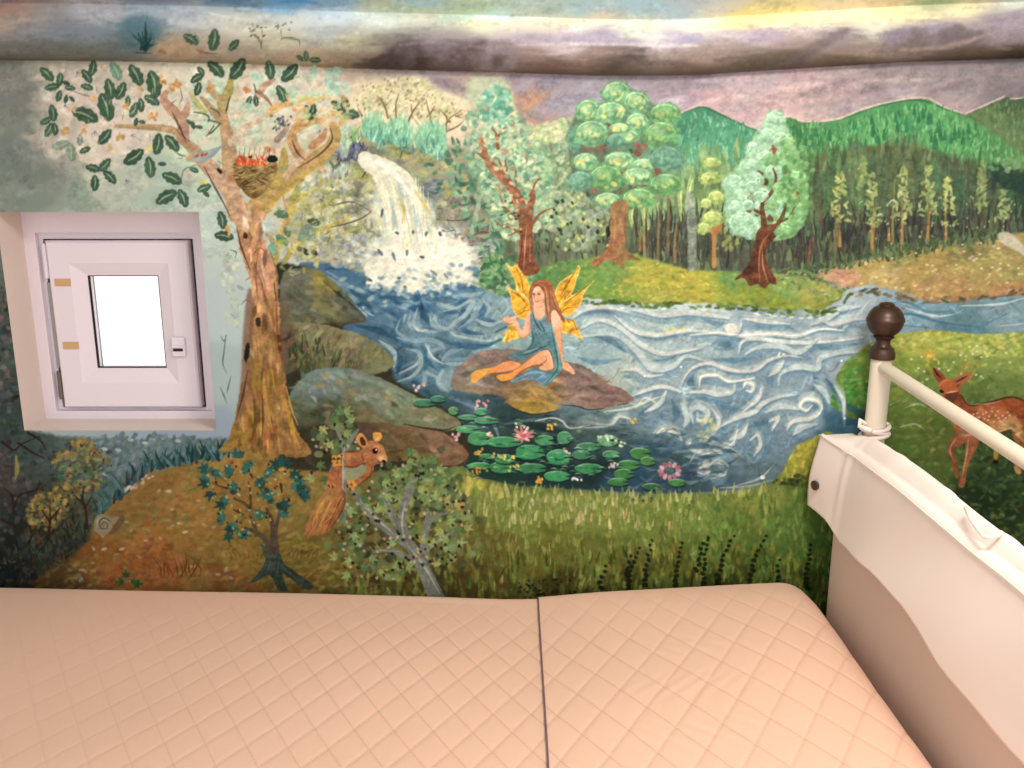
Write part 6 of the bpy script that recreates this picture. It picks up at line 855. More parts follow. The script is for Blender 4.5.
def make_materials():
    m = node_mat('mural_paint', None, .7, .1, bump=(90, .25, .002))
    a = m.node_tree.nodes.new('ShaderNodeAttribute'); a.attribute_name = 'paint'
    m.node_tree.links.new(a.outputs['Color'], m.node_tree.nodes['Principled BSDF'].inputs['Base Color']); M['paint'] = m
    M['plaster'] = node_mat('white_plaster', 'e0d2ca', .8, .2, bump=(60, .3, .002), mottle_=(4, 'd8cac2'))
    M['room'] = node_mat('pale_room_paint', 'c9bfae', .8, .2, bump=(60, .3, .002), mottle_=(3, 'bfb4a2'))
    M['floor'] = node_mat('floor_boards', '7a5a40', .5, .3, mottle_=(6, '6a4a34'))
    M['pvc'] = node_mat('white_plastic', 'e6dce4', .35, .5, mottle_=(3, 'e0d6de'))
    M['pvc_grey'] = node_mat('grey_plastic', 'a39c9c', .45, .4, mottle_=(8, '979090'))
    M['hinge'] = node_mat('tarnished_metal', '5a4c46', .5, .4, mottle_=(40, '7a6c64'))
    M['seal'] = node_mat('dark_rubber', '2b2726', .6, .3, mottle_=(20, '353030'))
    M['tape'] = node_mat('tan_tape', 'd0ab80', .7, .2, mottle_=(40, 'c29c70'))
    M['quilt'] = node_mat('quilted_cotton', 'e7bea6', .85, .15, bump=(420, .25, .0012), mottle_=(2.2, 'e2b69e'), sheen=.15)
    a = M['quilt'].node_tree.nodes.new('ShaderNodeAttribute'); a.attribute_name = 'paint'
    M['quilt'].node_tree.links.new(a.outputs['Color'], M['quilt'].node_tree.nodes['Principled BSDF'].inputs['Base Color'])
    M['thread'] = node_mat('lilac_edge_thread', '8a7078', .9, .1, mottle_=(60, '6c5660'))
    M['linen'] = node_mat('white_linen', 'faebe4', .85, .15, bump=(700, .2, .0008), mottle_=(5, 'f5e3da'), sheen=.1)
    M['cushion'] = node_mat('cream_cushion_cloth', 'e6d2c6', .9, .12, bump=(500, .2, .001), mottle_=(4, 'dfc8bc'))
    M['enamel'] = node_mat('cream_enamel', 'e6dac8', .35, .4, mottle_=(5, 'e0d2be'))
    M['bronze'] = node_mat('dark_bronze', '3a2620', .38, .5, metal=.35, mottle_=(30, '4a3228'))
    M['button'] = node_mat('dark_wooden_button', '3a2a22', .35, .5, mottle_=(80, '57402f'))
    M['mattress'] = node_mat('mattress_ticking', 'd9cfc4', .9, .1, mottle_=(6, 'd0c5b8'))
    g = bpy.data.materials.new('window_glass'); g.use_nodes = True; b = g.node_tree.nodes['Principled BSDF']
    b.inputs['Transmission Weight'].default_value = 1; b.inputs['Roughness'].default_value = .02; b.inputs['IOR'].default_value = 1.01; b.inputs['Base Color'].default_value = (1, 1, 1, 1)
    M['glass'] = g

def obj(name, me, mat, parent=None, kind=None, label=None):
    if isinstance(me, bmesh.types.BMesh):
        bm = me; me = bpy.data.meshes.new(name); bmesh.ops.recalc_face_normals(bm, faces=bm.faces); bm.to_mesh(me); bm.free()
    o = bpy.data.objects.new(name, me); C.objects.link(o)
    if mat: me.materials.append(mat)
    if parent: o.parent = parent
    if kind: o['kind'] = kind
    if label: o['label'] = label
    return o
def thing(name, label, cat, loc=(0, 0, 0), group=None):
    o = bpy.data.objects.new(name, None); C.objects.link(o); o.location = loc; o.empty_display_size = .05
    tag(o, label, cat, group); return o
def tag(o, label, cat, group=None):
    o['label'] = label; o['category'] = cat
    if group: o['group'] = group
def smooth(o, ang=None):
    for p in o.data.polygons: p.use_smooth = True
    if ang is not None: o.data.set_sharp_from_angle(angle=math.radians(ang))
    return o
def add_box(bm, x0, x1, y0, y1, z0, z1, bev=0., seg=2):
    r = bmesh.ops.create_cube(bm, size=1.)['verts']
    for v in r: v.co = ((x0+x1)/2+v.co.x*(x1-x0), (y0+y1)/2+v.co.y*(y1-y0), (z0+z1)/2+v.co.z*(z1-z0))
    if bev: bmesh.ops.bevel(bm, geom=list({e for v in r for e in v.link_edges}), offset=bev, segments=seg, affect='EDGES', profile=.5)
def add_tube(bm, pts, rad, n=12, caps=True):
    pts = [Vector(p) for p in pts]; rings = []
    for i, p in enumerate(pts):
        t = (pts[min(i+1, len(pts)-1)]-pts[max(i-1, 0)]).normalized()
        u = t.cross(Vector((0, 0, 1)) if abs(t.z) < .9 else Vector((1, 0, 0))).normalized(); w = t.cross(u)
        r = rad[i] if isinstance(rad, (list, tuple)) else rad
        rings.append([bm.verts.new(p+(u*math.cos(k*6.28319/n)+w*math.sin(k*6.28319/n))*r) for k in range(n)])
    for a, b in zip(rings, rings[1:]):
        for k in range(n): bm.faces.new((a[k], a[(k+1) % n], b[(k+1) % n], b[k]))
    if caps: bm.faces.new(rings[0][::-1]); bm.faces.new(rings[-1])
def add_lathe(bm, prof, c=(0, 0, 0), n=32):
    rings = [[bm.verts.new((c[0]+r*math.cos(k*6.28319/n), c[1]+r*math.sin(k*6.28319/n), c[2]+z)) for k in range(n)] for r, z in prof]
    for a, b in zip(rings, rings[1:]):
        for k in range(n): bm.faces.new((a[k], a[(k+1) % n], b[(k+1) % n], b[k]))
    bm.faces.new(rings[0][::-1]); bm.faces.new(rings[-1])
def grid_mesh(name, P, mask=None, col=None):
    """P: (rows, cols, 3) points; mask: (rows-1, cols-1) faces to keep"""
    r, c = P.shape[:2]; idx = np.arange(r*c).reshape(r, c)
    q = np.stack([idx[:-1, :-1], idx[:-1, 1:], idx[1:, 1:], idx[1:, :-1]], -1)
    q = q[mask] if mask is not None else q.reshape(-1, 4)
    used, inv = np.unique(q, return_inverse=True); q = inv.reshape(-1, 4).astype(np.int32)
    me = bpy.data.meshes.new(name); n = len(q)
    me.vertices.add(len(used)); me.vertices.foreach_set('co', P.reshape(-1, 3)[used].astype(np.float32).ravel())
    me.loops.add(n*4); me.loops.foreach_set('vertex_index', q.ravel())
    me.polygons.add(n); me.polygons.foreach_set('loop_start', np.arange(0, n*4, 4, dtype=np.int32))
    me.update(calc_edges=True)
    if col is not None:
        at = me.attributes.new('paint', 'FLOAT_COLOR', 'POINT')
        k = np.ones((len(used), 4), np.float32); k[:, :3] = col.reshape(-1, 3)[used]; at.data.foreach_set('color', k.ravel())
    return me
def sample(px, py):
    """paint colour at sheet coordinates; the painting is mirrored past the sheet's ends"""
    w = CX1-CX0-4
    out = (px < CX0+2) | (px > CX1-2)
    u = np.abs((px-CX0-2) % (2*w)); u = np.where(u > w, 2*w-u, u)+2
    u = np.clip(u*S-.5, 0, CW-1.01); v = np.clip((py-CY0)*S-.5, 0, CH-1.01)
    i, j = v.astype(int), u.astype(int); fi, fj = (v-i)[..., None], (u-j)[..., None]
    get = lambda A: (A[i, j]*(1-fj)+A[i, j+1]*fj)*(1-fi)+(A[i+1, j]*(1-fj)+A[i+1, j+1]*fj)*fi
    c = np.where(out[..., None], get(SIDE[0]), get(CAN))        # beyond the sheet the landscape goes on without the figures
    k = (np.clip((-22-py)/45, 0, 1))[..., None]
    cl = (.5+.25*np.sin(px/61+np.sin(py/83)*2)+.25*np.sin(py/47+px/190+1.3*np.sin(px/117)))[..., None]
    c = c*(1-k)+k*(hexc('9fc0d6')*(1-cl)+hexc('ded6c4')*cl)
    return c, LAB[np.round(v).astype(int), np.round(u).astype(int)]

NX0, NX1, NZ0, NZ1 = -1.072, -.650, .939, 1.411          # the window niche in the wall
ND = .095                                                  # its depth
XL, XR = -2.1, 2.1
def pigment(c):
    c = (c-.47)*1.2+.465
    g = (c*np.array([.3, .55, .15])).sum(-1, keepdims=True)
    return lin(np.clip((g+(c-g)*.86)*np.array([.955, .992, 1.0]), 0, 1)).astype(np.float32)
def spaced(a, b, s): return np.linspace(a, b, max(2, int(round((b-a)/s))+1))
def fold_z(x):
    """height at which the painted ceiling roll meets the wall"""
    z = np.full_like(x, 1.69)
    for _ in range(4):
        px, py = to_px(x, 0., z); f = np.interp(np.clip(px, -60, 1090), [p[0] for p in FOLD], [p[1] for p in FOLD])
        yc = (384-f)/F; t = DIST/(CP+yc*SP); z = CAMZ+t*(-SP+yc*CP)
    return z
def build_wall():
    h = .00165
    xs = np.unique(np.round(np.concatenate([spaced(XL, -1.22, .012), spaced(-1.22, NX0, h), spaced(NX0, NX1, h), spaced(NX1, 1.22, h), spaced(1.22, XR, .012)]), 6))
    zs = np.unique(np.round(np.concatenate([spaced(0, .5, .02), spaced(.5, NZ0, h), spaced(NZ0, NZ1, h), spaced(NZ1, 1.66, h)]), 6))
    X, Zg = np.meshgrid(xs, zs)
    top = fold_z(X[0]); k = np.clip((Zg-1.5)/.16, 0, 1); Zg = Zg+k*(top[None, :]-1.66)
    px, py = to_px(X, 0., Zg); col, _ = sample(px, py)
    cx = (X[:-1, :-1]+X[1:, 1:])/2; cz = (Zg[:-1, :-1]+Zg[1:, 1:])/2
    fx, fy = to_px(cx, 0., cz); _, lab = sample(fx, fy)
    lab = np.where((fx < CX0+4) | (fx > CX1-4), 0, lab)
    hole = (cx > NX0) & (cx < NX1) & (cz > NZ0) & (cz < NZ1)
    P = np.stack([X, np.zeros_like(X), Zg], -1); col = pigment(col)
    wall = obj('wall_back', grid_mesh('wall_back', P, (lab == 0) & ~hole, col), M['paint'], None, 'structure', 'plaster wall painted with a woodland, a stream and distant hills')
    made = {}
    for i, n in enumerate(NAMES):
        if i == 0 or not ((lab == i) & ~hole).any(): continue
        nm, par, lb = FIGS[n]
        made[n] = obj(nm, grid_mesh(nm, P, (lab == i) & ~hole, col), M['paint'], wall, None, lb)
    for n, o in made.items():
        par = FIGS[n][1]
        if par and par in made: o.parent = made[par]
    return wall
FIGS = {'painted_yellow_bushes': ('painted_bushes', None, 'painted ochre-leaved bushes in dark undergrowth'), 'painted_snail': ('painted_snail', None, 'painted snail with a spiral shell'),
        'painted_pond': ('painted_stream', None, 'painted blue stream with curling white ripples'), 'painted_waterfall': ('painted_waterfall', None, 'painted white waterfall and spray'),
        'painted_bank_rocks': ('painted_rocks', None, 'painted grey-green rocks along the bank'), 'painted_red_tree': ('painted_red_trunked_tree', None, 'painted tree with a twisting red trunk'),
        'painted_round_crowned_tree': ('painted_broadleaf_tree', None, 'painted tree with round green leaf clumps'), 'painted_yellow_green_sapling': ('painted_sapling', None, 'painted yellow-green sapling'),
        'painted_pale_mint_tree': ('painted_mint_tree', None, 'painted tree with pale mint leaf clumps'), 'painted_water_lilies': ('painted_water_lilies', None, 'painted lily pads with pink flowers'),
        'painted_great_tree': ('painted_oak_tree', None, 'painted large tree with ochre trunk and dark lobed leaves'), 'painted_nest': ('painted_nest', 'painted_great_tree', 'painted nest with red hatchlings'),
        'painted_songbird': ('painted_songbird', 'painted_great_tree', 'painted grey and orange bird on a branch'), 'painted_pond_boulder': ('painted_boulder', None, 'painted brown boulder in the stream'),
        'fairy_body': ('painted_fairy', None, 'painted seated fairy holding up one hand'), 'fairy_wings': ('wings', 'fairy_body', 'yellow veined wings'), 'fairy_dress': ('dress', 'fairy_body', 'blue-grey dress'), 'fairy_hair': ('hair', 'fairy_body', 'long brown hair'),
        'painted_dark_leafed_sapling': ('painted_dark_sapling', None, 'painted small tree with dark teal leaves'), 'painted_grey_branched_bush': ('painted_grey_bush', None, 'painted bush with grey branches'),
        'painted_squirrel': ('painted_squirrel', None, 'painted red squirrel clinging to a branch'), 'painted_fawn': ('painted_fawn', None, 'painted brown fawn with white spots')}

def build_shell():
    # ceiling: a rounded roll along the wall, then a slope rising over the room
    xs = np.concatenate([spaced(XL, -1.3, .02)[:-1], spaced(-1.3, 1.3, .0026), spaced(1.3, XR, .02)[1:]])
    prof = [(.0, 0)]
    R = .062
    for a in np.linspace(-90, 28, 44): prof.append((-.012-R*.62*(1+0)*max(0, math.cos(math.radians(a)))-0*R, R*(math.sin(math.radians(a))+1)))
    prof = [(0, 0), (-.006, .0005), (-.012, .0015)]
    for a in np.linspace(-80, 40, 46): prof.append((-.012-.045*(math.cos(math.radians(a))), .0595*(1+math.sin(math.radians(a)))))
    y0, z0 = prof[-1]
    for s in np.concatenate([np.linspace(.003, .12, 30), np.linspace(.14, .5, 30), np.linspace(.6, 2.3, 8)]): prof.append((y0-s*.80, z0+s*.60*min(1., .75+s)))
    prof = np.array(prof)
    fz = fold_z(xs)
    P = np.zeros((len(prof), len(xs), 3)); P[..., 0] = xs[None]; P[..., 1] = prof[:, :1]; P[..., 2] = fz[None]+prof[:, 1:]
    P[..., 2] = np.where(prof[:, 1:] > .3, P[..., 2]*.0+(1.69+prof[:, 1:])*np.minimum(1, (prof[:, 1:]-.3)/.3)+(fz[None]+prof[:, 1:])*(1-np.minimum(1, (prof[:, 1:]-.3)/.3)), P[..., 2])
    px, py = to_px(P[..., 0], P[..., 1], P[..., 2]); col, _ = sample(px, np.minimum(py, 384)); 
    o = obj('ceiling', grid_mesh('ceiling', P, None, pigment(col)), M['paint'], None, 'structure', 'sloping ceiling with a rounded edge, painted with sky and purple mountains'); smooth(o)
    bm = bmesh.new(); add_box(bm, XL, XR, -2.6, .3, -.05, 0); obj('floor', bm, M['floor'], None, 'structure', 'brown floor under the bed')
    for n, a, b in (('wall_left', XL-.08, XL), ('wall_right', XR, XR+.08)):
        bm = bmesh.new(); add_box(bm, a, b, -2.6, .3, 0, 3.2); obj(n, bm, M['room'], None, 'structure', 'pale side wall of the room')
    # niche reveal
    bm = bmesh.new(); r = .0; y1 = ND+.05
    A = [(NX0, NZ0), (NX1, NZ0), (NX1, NZ1), (NX0, NZ1)]
    v0 = [bm.verts.new((x, 0, z)) for x, z in A]; v1 = [bm.verts.new((x, y1, z)) for x, z in A]
    v2 = [bm.verts.new((x+(-.06 if x == NX0 else .06), y1, z+(-.06 if z == NZ0 else .06))) for x, z in A]
    v3 = [bm.verts.new((x+(-.06 if x == NX0 else .06), .002, z+(-.06 if z == NZ0 else .06))) for x, z in A]
    for k in range(4):
        j = (k+1) % 4
        bm.faces.new((v0[k], v0[j], v1[j], v1[k])); bm.faces.new((v1[k], v1[j], v2[j], v2[k])); bm.faces.new((v2[k], v2[j], v3[j], v3[k])); bm.faces.new((v3[k], v3[j], v0[j], v0[k]))
    obj('trim_1', bm, M['plaster'], None, 'structure', 'white plaster reveal of the window niche')

def ring_frame(bm, ox0, ox1, oz0, oz1, ix0, ix1, iz0, iz1, yf, yb, yi=None):
    """a mitred rectangular frame; yf front of the outer edge, yi front of the inner edge, yb back"""
    yi = yf if yi is None else yi
    O = [(ox0, oz0), (ox1, oz0), (ox1, oz1), (ox0, oz1)]; I = [(ix0, iz0), (ix1, iz0), (ix1, iz1), (ix0, iz1)]
    a = [bm.verts.new((x, yf, z)) for x, z in O]; b = [bm.verts.new((x, yi, z)) for x, z in I]
    c = [bm.verts.new((x, yb, z)) for x, z in I]; d = [bm.verts.new((x, yb, z)) for x, z in O]
    for k in range(4):
        j = (k+1) % 4
        for p, q in ((a, b), (b, c), (c, d), (d, a)): bm.faces.new((p[k], p[j], q[j], q[k]))
def build_window():
    w = obj('window_1', None, None) if False else bpy.data.objects.new('window_1', None)
    C.objects.link(w); w.location = ((NX0+NX1)/2, ND, NZ0); w['kind'] = 'structure'; w['label'] = 'small white plastic window with a bright square pane, set in the wall niche'
    bpy.context.view_layer.update(); inv = Matrix.Translation(w.location).inverted()
    def part(name, bm, mat, parent=w, label=None):
        if parent is w: bmesh.ops.transform(bm, matrix=inv, verts=bm.verts)
        else: bmesh.ops.transform(bm, matrix=inv, verts=bm.verts)
        return obj(name, bm, mat, parent, None, label)
    sx0, sx1, sz0, sz1 = -1.024, -.712, .967, 1.345
    bm = bmesh.new()
    ring_frame(bm, NX0, NX1, NZ0, NZ1, -1.046, -.690, .957, 1.362, ND, ND+.05)
    ring_frame(bm, -1.046, -.690, .957, 1.362, sx0-.013, sx1+.006, sz0-.005, sz1+.0025, ND+.014, ND+.05)
    part('window_frame', bm, M['pvc'])
    bm = bmesh.new(); ring_frame(bm, sx0-.013, sx1+.006, sz0-.005, sz1+.0025, sx0+.004, sx1-.004, sz0+.004, sz1-.004, ND+.022, ND+.045)
    part('rubber_seal', bm, M['seal'])
    # sash: flat rail, then a bevel falling to the glass
    gx0, gx1, gz0, gz1 = -.940, -.787, 1.060, 1.266
    bm = bmesh.new()
    ring_frame(bm, sx0, sx1, sz0, sz1, sx0+.004, sx1-.004, sz0+.004, sz1-.004, ND-.002, ND+.035, ND-.006)
    ring_frame(bm, sx0+.004, sx1-.004, sz0+.004, sz1-.004, gx0-.036, gx1+.030, gz0-.036, gz1+.030, ND-.006, ND+.035)
    ring_frame(bm, gx0-.036, gx1+.030, gz0-.036, gz1+.030, gx0-.0022, gx1+.0022, gz0-.0022, gz1+.0022, ND-.006, ND+.035, ND+.003)
    sash = part('sash', bm, M['pvc'])
    bm = bmesh.new(); ring_frame(bm, gx0-.0022, gx1+.0022, gz0-.0022, gz1+.0022, gx0, gx1, gz0, gz1, ND+.004, ND+.012)
    part('glazing_gasket', bm, M['seal'], sash, 'black gasket round the pane')
    bm = bmesh.new(); add_box(bm, gx0, gx1, ND+.0045, ND+.0085, gz0, gz1); part('glass_pane', bm, M['glass'], sash)
    bm = bmesh.new(); add_box(bm, gx0+.006, gx0+.0078, ND+.0095, ND+.0125, gz0, gz1); part('spacer_bar', bm, M['pvc_grey'], sash)
    for z0, z1 in ((1.245, 1.262), (1.103, 1.120)):
        x0 = -1.012 if z0 > 1.2 else -1.010
        bm = bmesh.new(); add_box(bm, x0, x0+.036, ND-.0072, ND-.006, z0, z1, .0004, 1); part('tape_strip', bm, M['tape'], sash, 'tan tape strip')
    bm = bmesh.new(); add_box(bm, -.764, -.733, ND-.014, ND-.006, 1.086, 1.132, .004, 3); lk = part('latch', bm, M['pvc'], sash)
    bm = bmesh.new(); add_box(bm, -.760, -.738, ND-.0165, ND-.014, 1.100, 1.106, .0008, 1); part('latch_slot', bm, M['seal'], lk)
    bm = bmesh.new(); add_box(bm, -.762, -.736, ND-.0185, ND-.014, 1.108, 1.114, .0015, 2); part('latch_catch', bm, M['pvc'], lk)
    for z0, z1, mm in ((1.262, 1.338, 'pvc'), (.985, 1.050, 'hinge')):
        bm = bmesh.new(); add_tube(bm, [(sx0-.0075, ND+.004, z0), (sx0-.0075, ND+.004, (z0+z1)/2), (sx0-.0075, ND+.004, z1)], .0052, 12)
        add_box(bm, sx0-.0125, sx0-.0025, ND+.001, ND+.0075, z0+.004, (z0+z1)/2-.002); part('hinge', bm, M[mm], w)
    bm = bmesh.new(); add_box(bm, sx0-.012, sx0-.003, ND+.006, ND+.02, 1.058, 1.252); part('hinge_strip', bm, M['pvc_grey'])

# ---------------------------------------------------------------- the bed
HX = .700                                                  # face of the headboard cushion
BY0, BY1 = -.012, -1.42                                    # wall side and room side of the bed
SEAM = .060
def bed_z(x, y):
    """height of the bedspread"""
    z = .560+.022*np.clip((-.1-x)/1.1, 0, 1)-.006*np.exp(-((x-.02)/.12)**2)
    return z
def quilt(x, y, s=.034, amp=.0019):
    u, v = (x+y*.64)/s, (x-y*.64)/s
    f = lambda t: np.abs(np.sin(np.pi*t/2))
    return amp*(.35*(f(u)*f(v))**.5-np.exp(-f(u)*6)-np.exp(-f(v)*6))
def build_bed():
    rs = np.random.default_rng(5)
    bed = thing('bed_headboard', 'cream metal bed headboard with a top rail and a dark ball finial on its post', 'headboard', (HX+.0712, -.7, 0))
    inv = Matrix.Translation((-(HX+.0712), .7, 0))
    def part(n, bm, mat, parent=bed, label=None):
        bmesh.ops.transform(bm, matrix=inv, verts=bm.verts); return obj(n, bm, mat, parent, None, label)
    px = HX+.0712
    for y in (-.062, -1.38):
        bm = bmesh.new(); add_lathe(bm, [(.0195, .0), (.0215, .004), (.0215, .3), (.0215, 1.100), (.0205, 1.112), (.017, 1.1155)], (px, y, 0), 28)
        p = smooth(part('post', bm, M['enamel']), 40)
        bm = bmesh.new()
        pr = [(.010, 1.113), (.0255, 1.114), (.0262, 1.118), (.0258, 1.127), (.0235, 1.131), (.0225, 1.136), (.0170, 1.139), (.0142, 1.144), (.0135, 1.150), (.0150, 1.1545), (.0195, 1.1575), (.0215, 1.160)]
        R = .0365; zc = 1.1935
        for a in range(-60, 91, 6):
            t = math.radians(a); r = R*math.cos(t)
            if a in (0, 6): r += .0018
            pr.append((max(r, .0008), zc+R*.98*math.sin(t)))
        pr = [q for q in pr if q[1] < zc+.0305]+[(.0155, zc+.0305), (.0158, zc+.0335), (.012, zc+.0368), (.005, zc+.0385), (.0008, zc+.0388)]
        add_lathe(bm, pr, (px, y, 0), 36); fi = smooth(part('finial', bm, M['bronze'], p, 'dark bronze ball finial'), 35)
        bm = bmesh.new(); add_lathe(bm, [(.0365, zc-.0012), (.0378, zc-.0006), (.0380, zc+.0004), (.0378, zc+.0014), (.0365, zc+.002)], (px, y, 0), 36)
    for z, r in ((1.0745, .0135), (.80, .010), (.42, .012)):
        bm = bmesh.new(); dz = .045 if z > 1 else 0
        add_tube(bm, [(px, y, z+dz*(y+.585)) for y in (-.075, -.3, -.585, -.9, -1.367)], r, 20); smooth(part('rail', bm, M['enamel']), 40)
    for k in range(7):
        y = -.062-(k+1)*(1.318/8); bm = bmesh.new(); add_tube(bm, [(px, y, .428), (px, y, .6), (px, y, .793)], .006, 10); smooth(part('spindle', bm, M['enamel']), 40)
    base = thing('bed', 'low metal bed standing under the peach bedspread', 'bed', (HX+.0712, -.7, 0))
    for y in (-.05, -1.39):
        bm = bmesh.new(); add_box(bm, -1.30, HX+.04, y-.012, y+.012, .23, .288, .004, 2); part('side_rail', bm, M['enamel'], base)
        bm = bmesh.new(); add_lathe(bm, [(.018, 0), (.0195, .004), (.0195, .285), (.012, .290)], (-1.31, y, 0), 20); smooth(part('leg', bm, M['enamel'], base), 40)
    bm = bmesh.new(); add_box(bm, -1.30, HX+.03, -1.375, -.065, .27, .292, .003, 1); part('slat_deck', bm, M['mattress'], base)
    # mattress
    bm = bmesh.new(); add_box(bm, -1.285, HX-.03, BY1+.035, BY0-.03, .294, .530, .03, 4)
    mt = smooth(obj('mattress', bm, M['mattress']), 40); tag(mt, 'pale mattress lying under the quilted bedspread on the bed', 'mattress')
    # bedspread: foot panel and head panel, both quilted in diamonds
    sp = thing('bedspread', 'peach quilted bedspread stitched in diamonds, covering the whole bed', 'bedspread', (0, -.7, .53))
    off = np.array([0, -.7, .53])
    def edge_drop(y):
        """the cloth rounds over the sides and hangs"""
        return y
    def panel(x0, x1, head):
        h = .0031
        xs = spaced(x0, x1, h); ss = np.concatenate([spaced(-.16, 0, .008)[:-1], spaced(0, 1.0, h)[:-1], spaced(1.0, 1.62, .008)])
        X, Sg = np.meshgrid(xs, ss)
        ylen = BY0-BY1                                     # s runs from the wall edge to the room edge
        r = .035
        yy = np.where(Sg < 0, BY0-.0, np.where(Sg > ylen, BY1, BY0-Sg))
        drop = np.where(Sg < r, (1-np.sqrt(np.clip(1-((r-np.clip(Sg, 0, r))/r)**2, 0, 1)))*r, 0)+np.where(Sg > ylen-r, (1-np.sqrt(np.clip(1-((np.clip(Sg, ylen-r, ylen)-(ylen-r))/r)**2, 0, 1)))*r, 0)
        drop = drop+np.where(Sg < 0, -Sg, 0)+np.where(Sg > ylen, Sg-ylen, 0)
        top = bed_z(X, yy)
        if head:
            # the pillow's swell under the head panel, rounding down at the headboard
            u = (X-SEAM)/(HX-.012-SEAM)
            top = top+.004+.046*np.clip(u, 0, 1)**1.1*(1-.25*np.exp(-((yy+.02)/.06)**2))+.018*np.exp(-((u-.72)/.22)**2-((yy+.42)/.26)**2)
            e = np.clip((u-.85)/.15, 0, 1); top = top-.115*(1-np.sqrt(np.clip(1-e**2.2, 0, 1)))
            top = top+.0005*np.sin(X*150+9*np.sin(yy*22))*np.exp(-((u-.42)/.2)**2)*np.clip(-yy*2.4, 0, 1)
        nz = .0022*np.sin(X*9.1+1.7*np.sin(yy*6))+.0018*np.sin(yy*11+X*5)
        vis = np.clip(-yy/.25, .12, 1)
        if not head: vis = vis*np.clip((X+1.15)/.9, .15, 1)
        Zq = top-drop+nz*np.clip(Sg/.05, 0, 1)*np.clip((ylen-Sg)/.05, 0, 1)+quilt(X, yy, .0395 if head else .034)*vis*np.where(Sg < ylen-r, 1, .2)
        Yq = yy+np.where(Sg < 0, .0, 0)
        P = np.stack([X, Yq, Zq], -1)
        sc = .0395 if head else .034; g = lambda t: np.exp(-(np.abs(np.sin(np.pi*t/2))/.055)**2)
        st = np.clip(g((X+yy*.64)/sc)+g((X-yy*.64)/sc), 0, 1)*.55*np.clip(vis, 0, 1)  # stitched creases drawn darker: their shade is put into the cloth colour
        base = lin(hexc('e7bea6')); crease_dark = lin(hexc('b9907c'))
        return P, base+(crease_dark-base)*st[..., None]
    for x0, x1, head, nm in ((-1.30, SEAM+.004, False, 'foot_panel'), (SEAM, HX-.005, True, 'head_panel')):
        P, qc = panel(x0, x1, head); P = P-off
        o = smooth(obj(nm, grid_mesh(nm, P, None, qc.astype(np.float32)), M['quilt'], sp))
        if head: HP = P+off
    bm = bmesh.new(); e = HP[:, 0]; e = e[(np.arange(len(e)) % 6 == 0)]
    add_tube(bm, [tuple(np.array(p)-off+np.array([-.0012, 0, .0012])) for p in e], .0015, 8); smooth(obj('seam_edge', bm, M['thread'], sp, None, 'dark lilac stitched edge'))
    # headboard cushion with its linen cover
    cu = thing('headboard_cushion', 'upright cream cushion with a buttoned white linen cover, leaning on the headboard', 'cushion', (HX+.03, -.7, .55))
    co = np.array([HX+.03, -.7, .55])
    # the pad: a rounded slab with a slightly bulging face
    nu, nv = 60, 90; zb, zt = .40, .940; ya, yb = -.040, -1.36; th = .060
    P = []
    prof = []
    for k in range(nu):
        t = k/(nu-1)*2*math.pi; c, s = math.cos(t), math.sin(t); e = .35
        prof.append((math.copysign(abs(c)**e, c), math.copysign(abs(s)**e, s)))
    ys = np.concatenate([[ya], ya-.03*(1-np.cos(np.linspace(.1, np.pi/2, 8))), np.linspace(ya-.04, yb+.04, nv), yb+.03*(1-np.sin(np.linspace(0, np.pi/2, 8)))])
    rows = []
    for y in ys:
        d = min(ya-y, y-yb); q = math.sqrt(max(0, 1-((.03-min(d, .03))/.03)**2)); q = max(q, .05)
        rows.append([(HX+.028+c*(th/2-.03+.03*q-.006)*(1+.10*math.sin(9*y+2)*(c < 0)), y, (zb+zt)/2+s*((zt-zb)/2-.03+.03*q)) for c, s in prof])
    pad = smooth(obj('cushion_pad', grid_mesh('cushion_pad', np.array(rows)-co), M['cushion'], cu))
    # linen cover draped over the top: front flap, rounded top, short back flap
    ny = 200; yy = np.linspace(-.026, -1.37, ny)
    def low(y): return np.interp(-y, [.03, .10, .17, .26, .344, .49, .58, .64, .70, .83, 1.1, 1.37], [.776, .772, .750, .758, .768, .772, .758, .748, .742, .734, .738, .734])
    def low_(y):   # lower hem of the front flap
        return .752+.028*np.exp(-((y+.02)/.05)**2)+.006*np.sin(y*13+.6)+.003*np.sin(y*29)-.012*np.clip((-y-.5)/.3, 0, 1)
    R = []
    for y in yy:
        hem = low(y); zt2 = .944+.003*math.sin(y*13)-.003*min(1, max(0, (y+.30)/.25))**1.5; fl = min(1, max(0, (y+.14)/.11)); fx = HX-.004-.030*fl; rr = .016-.010*fl; row = []
        for t in np.linspace(0, 1, 46):
            z = hem+(zt2-rr-hem)*t
            row.append((fx-(.022-.010*fl)*(1-t)-.006*(1-.5*fl)*(1-t)*(1+.4*math.sin(y*17+.5))-.004*math.sin(y*9+4*t)-.0012*math.sin(y*37+6*t)*(1-t*.5)-.005*math.exp(-((y+.14)/.010)**2)*(.3+.7*t), y, z))
        xa = row[-1][0]
        for a in np.linspace(0, 1, 9)[1:]: row.append((xa+rr*(1-math.cos(a*math.pi/2)), y, zt2-rr+rr*math.sin(a*math.pi/2)))
        for s in np.linspace(0, 1, 16)[1:]: row.append((xa+rr+s*(HX+.040-xa-rr), y, zt2+(.026-.028*fl)*math.sin(s*math.pi*.62)+.002*math.sin(y*31+3*s)+.0015*math.sin(y*67+2*s)))
        for a in np.linspace(0, 1, 8)[1:]: row.append((HX+.040+.0075*math.sin(a*math.pi/2), y, zt2+.024-.0255*fl-.014*(1-math.cos(a*math.pi/2))))
        R.append(row)
    R = np.array(R)
    cov = obj('linen_cover', grid_mesh('linen_cover', R-co), M['linen'], cu, None, 'white linen cover folded over the top'); smooth(cov)
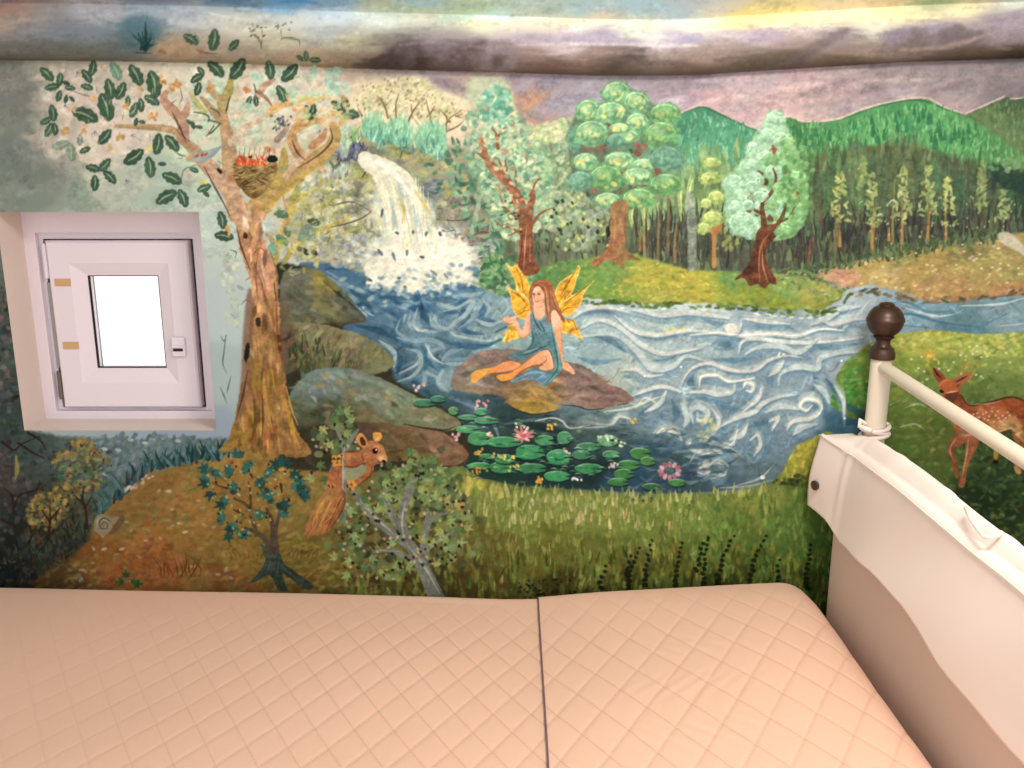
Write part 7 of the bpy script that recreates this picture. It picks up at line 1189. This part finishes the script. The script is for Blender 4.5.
    md = cov.modifiers.new('cloth', 'SOLIDIFY'); md.thickness = .0025; md.offset = 1
    # stitched seam along the front top edge
    e = R[::4, 47]; bm = bmesh.new(); add_tube(bm, [tuple(p-co+np.array([-.0022, 0, .001])) for p in e], .0012, 8); smooth(obj('piping', bm, M['linen'], cov))
    # button
    xb, zb_, yb_ = R[int(.045/1.344*(ny-1)), 12]; 
    b0 = R[5, 17]; bm = bmesh.new(); add_lathe(bm, [(.0005, .0045), (.006, .0046), (.0085, .0060), (.0104, .0054), (.0110, .003), (.0100, 0), (.0005, 0)][::-1], (0, 0, 0), 24)
    bmesh.ops.transform(bm, matrix=Matrix.Translation(Vector(b0)-Vector(co)+Vector((-.003, .0, 0))) @ Matrix.Rotation(math.radians(24), 4, 'Z') @ Matrix.Rotation(math.radians(-90), 4, 'Y'), verts=bm.verts)
    bt = smooth(obj('button', bm, M['button'], cov, None, 'dark brown button'), 40)
    # tie round the post and the little loop on top
    bm = bmesh.new()
    for z, r in ((.948, .0280), (.957, .0272), (.966, .0276)):
        add_tube(bm, [(px+r*math.cos(t)-co[0], -.062+r*math.sin(t)-co[1], z+.005*math.sin(t+z*300)-co[2]) for t in np.linspace(0, 6.1, 26)], .0048, 8)
    add_tube(bm, [(px-.022-co[0], -.066-co[1], .972-co[2]), (px-.034-co[0], -.064-co[1], .980-co[2]), (px-.038-co[0], -.074-co[1], .970-co[2]), (px-.02-co[0], -.095-co[1], .966-co[2])], .0050, 8)
    smooth(obj('tie', bm, M['linen'], cov, None, 'cloth tie knotted round the post'))
    bm = bmesh.new(); L = [(HX+.018, -.560, .977), (HX+.013, -.590, .969), (HX+.008, -.625, .965), (HX+.006, -.645, .9635), (HX+.012, -.652, .966), (HX+.022, -.654, .970), (HX+.028, -.650, .974)]
    add_tube(bm, [tuple(np.array(p)-co) for p in L], .0032, 8); smooth(obj('loop', bm, M['linen'], cov))

def build_light():
    w = bpy.data.worlds.new('daylight'); bpy.context.scene.world = w; w.use_nodes = True
    b = w.node_tree.nodes['Background']; b.inputs[0].default_value = (1, .98, .965, 1); b.inputs[1].default_value = 1.08
    def area(name, loc, rot, size, power, col):
        l = bpy.data.lights.new(name, 'AREA'); l.shape = 'DISK'; l.size = size; l.energy = power; l.color = col
        o = bpy.data.objects.new(name, l); C.objects.link(o); o.location = loc; o.rotation_euler = [math.radians(v) for v in rot]; return o
    area('ceiling_lamp', (.62, -1.2, 2.2), (8, 0, 0), .5, 18, (1, .87, .76))
    cam = bpy.data.cameras.new('camera'); cam.sensor_width = 36; cam.lens = 36*F/1024; cam.clip_start = .02
    o = bpy.data.objects.new('camera', cam); C.objects.link(o); o.location = (0, -DIST, CAMZ); o.rotation_euler = (math.pi/2-PITCH, 0, 0)
    sc = bpy.context.scene; sc.camera = o
    sc.view_settings.view_transform = 'Standard'; sc.view_settings.look = 'None'; sc.view_settings.gamma = 1; sc.view_settings.exposure = 0.42; sc.view_settings.use_curve_mapping = False
make_materials(); build_wall(); build_shell(); build_window(); build_bed(); build_light()
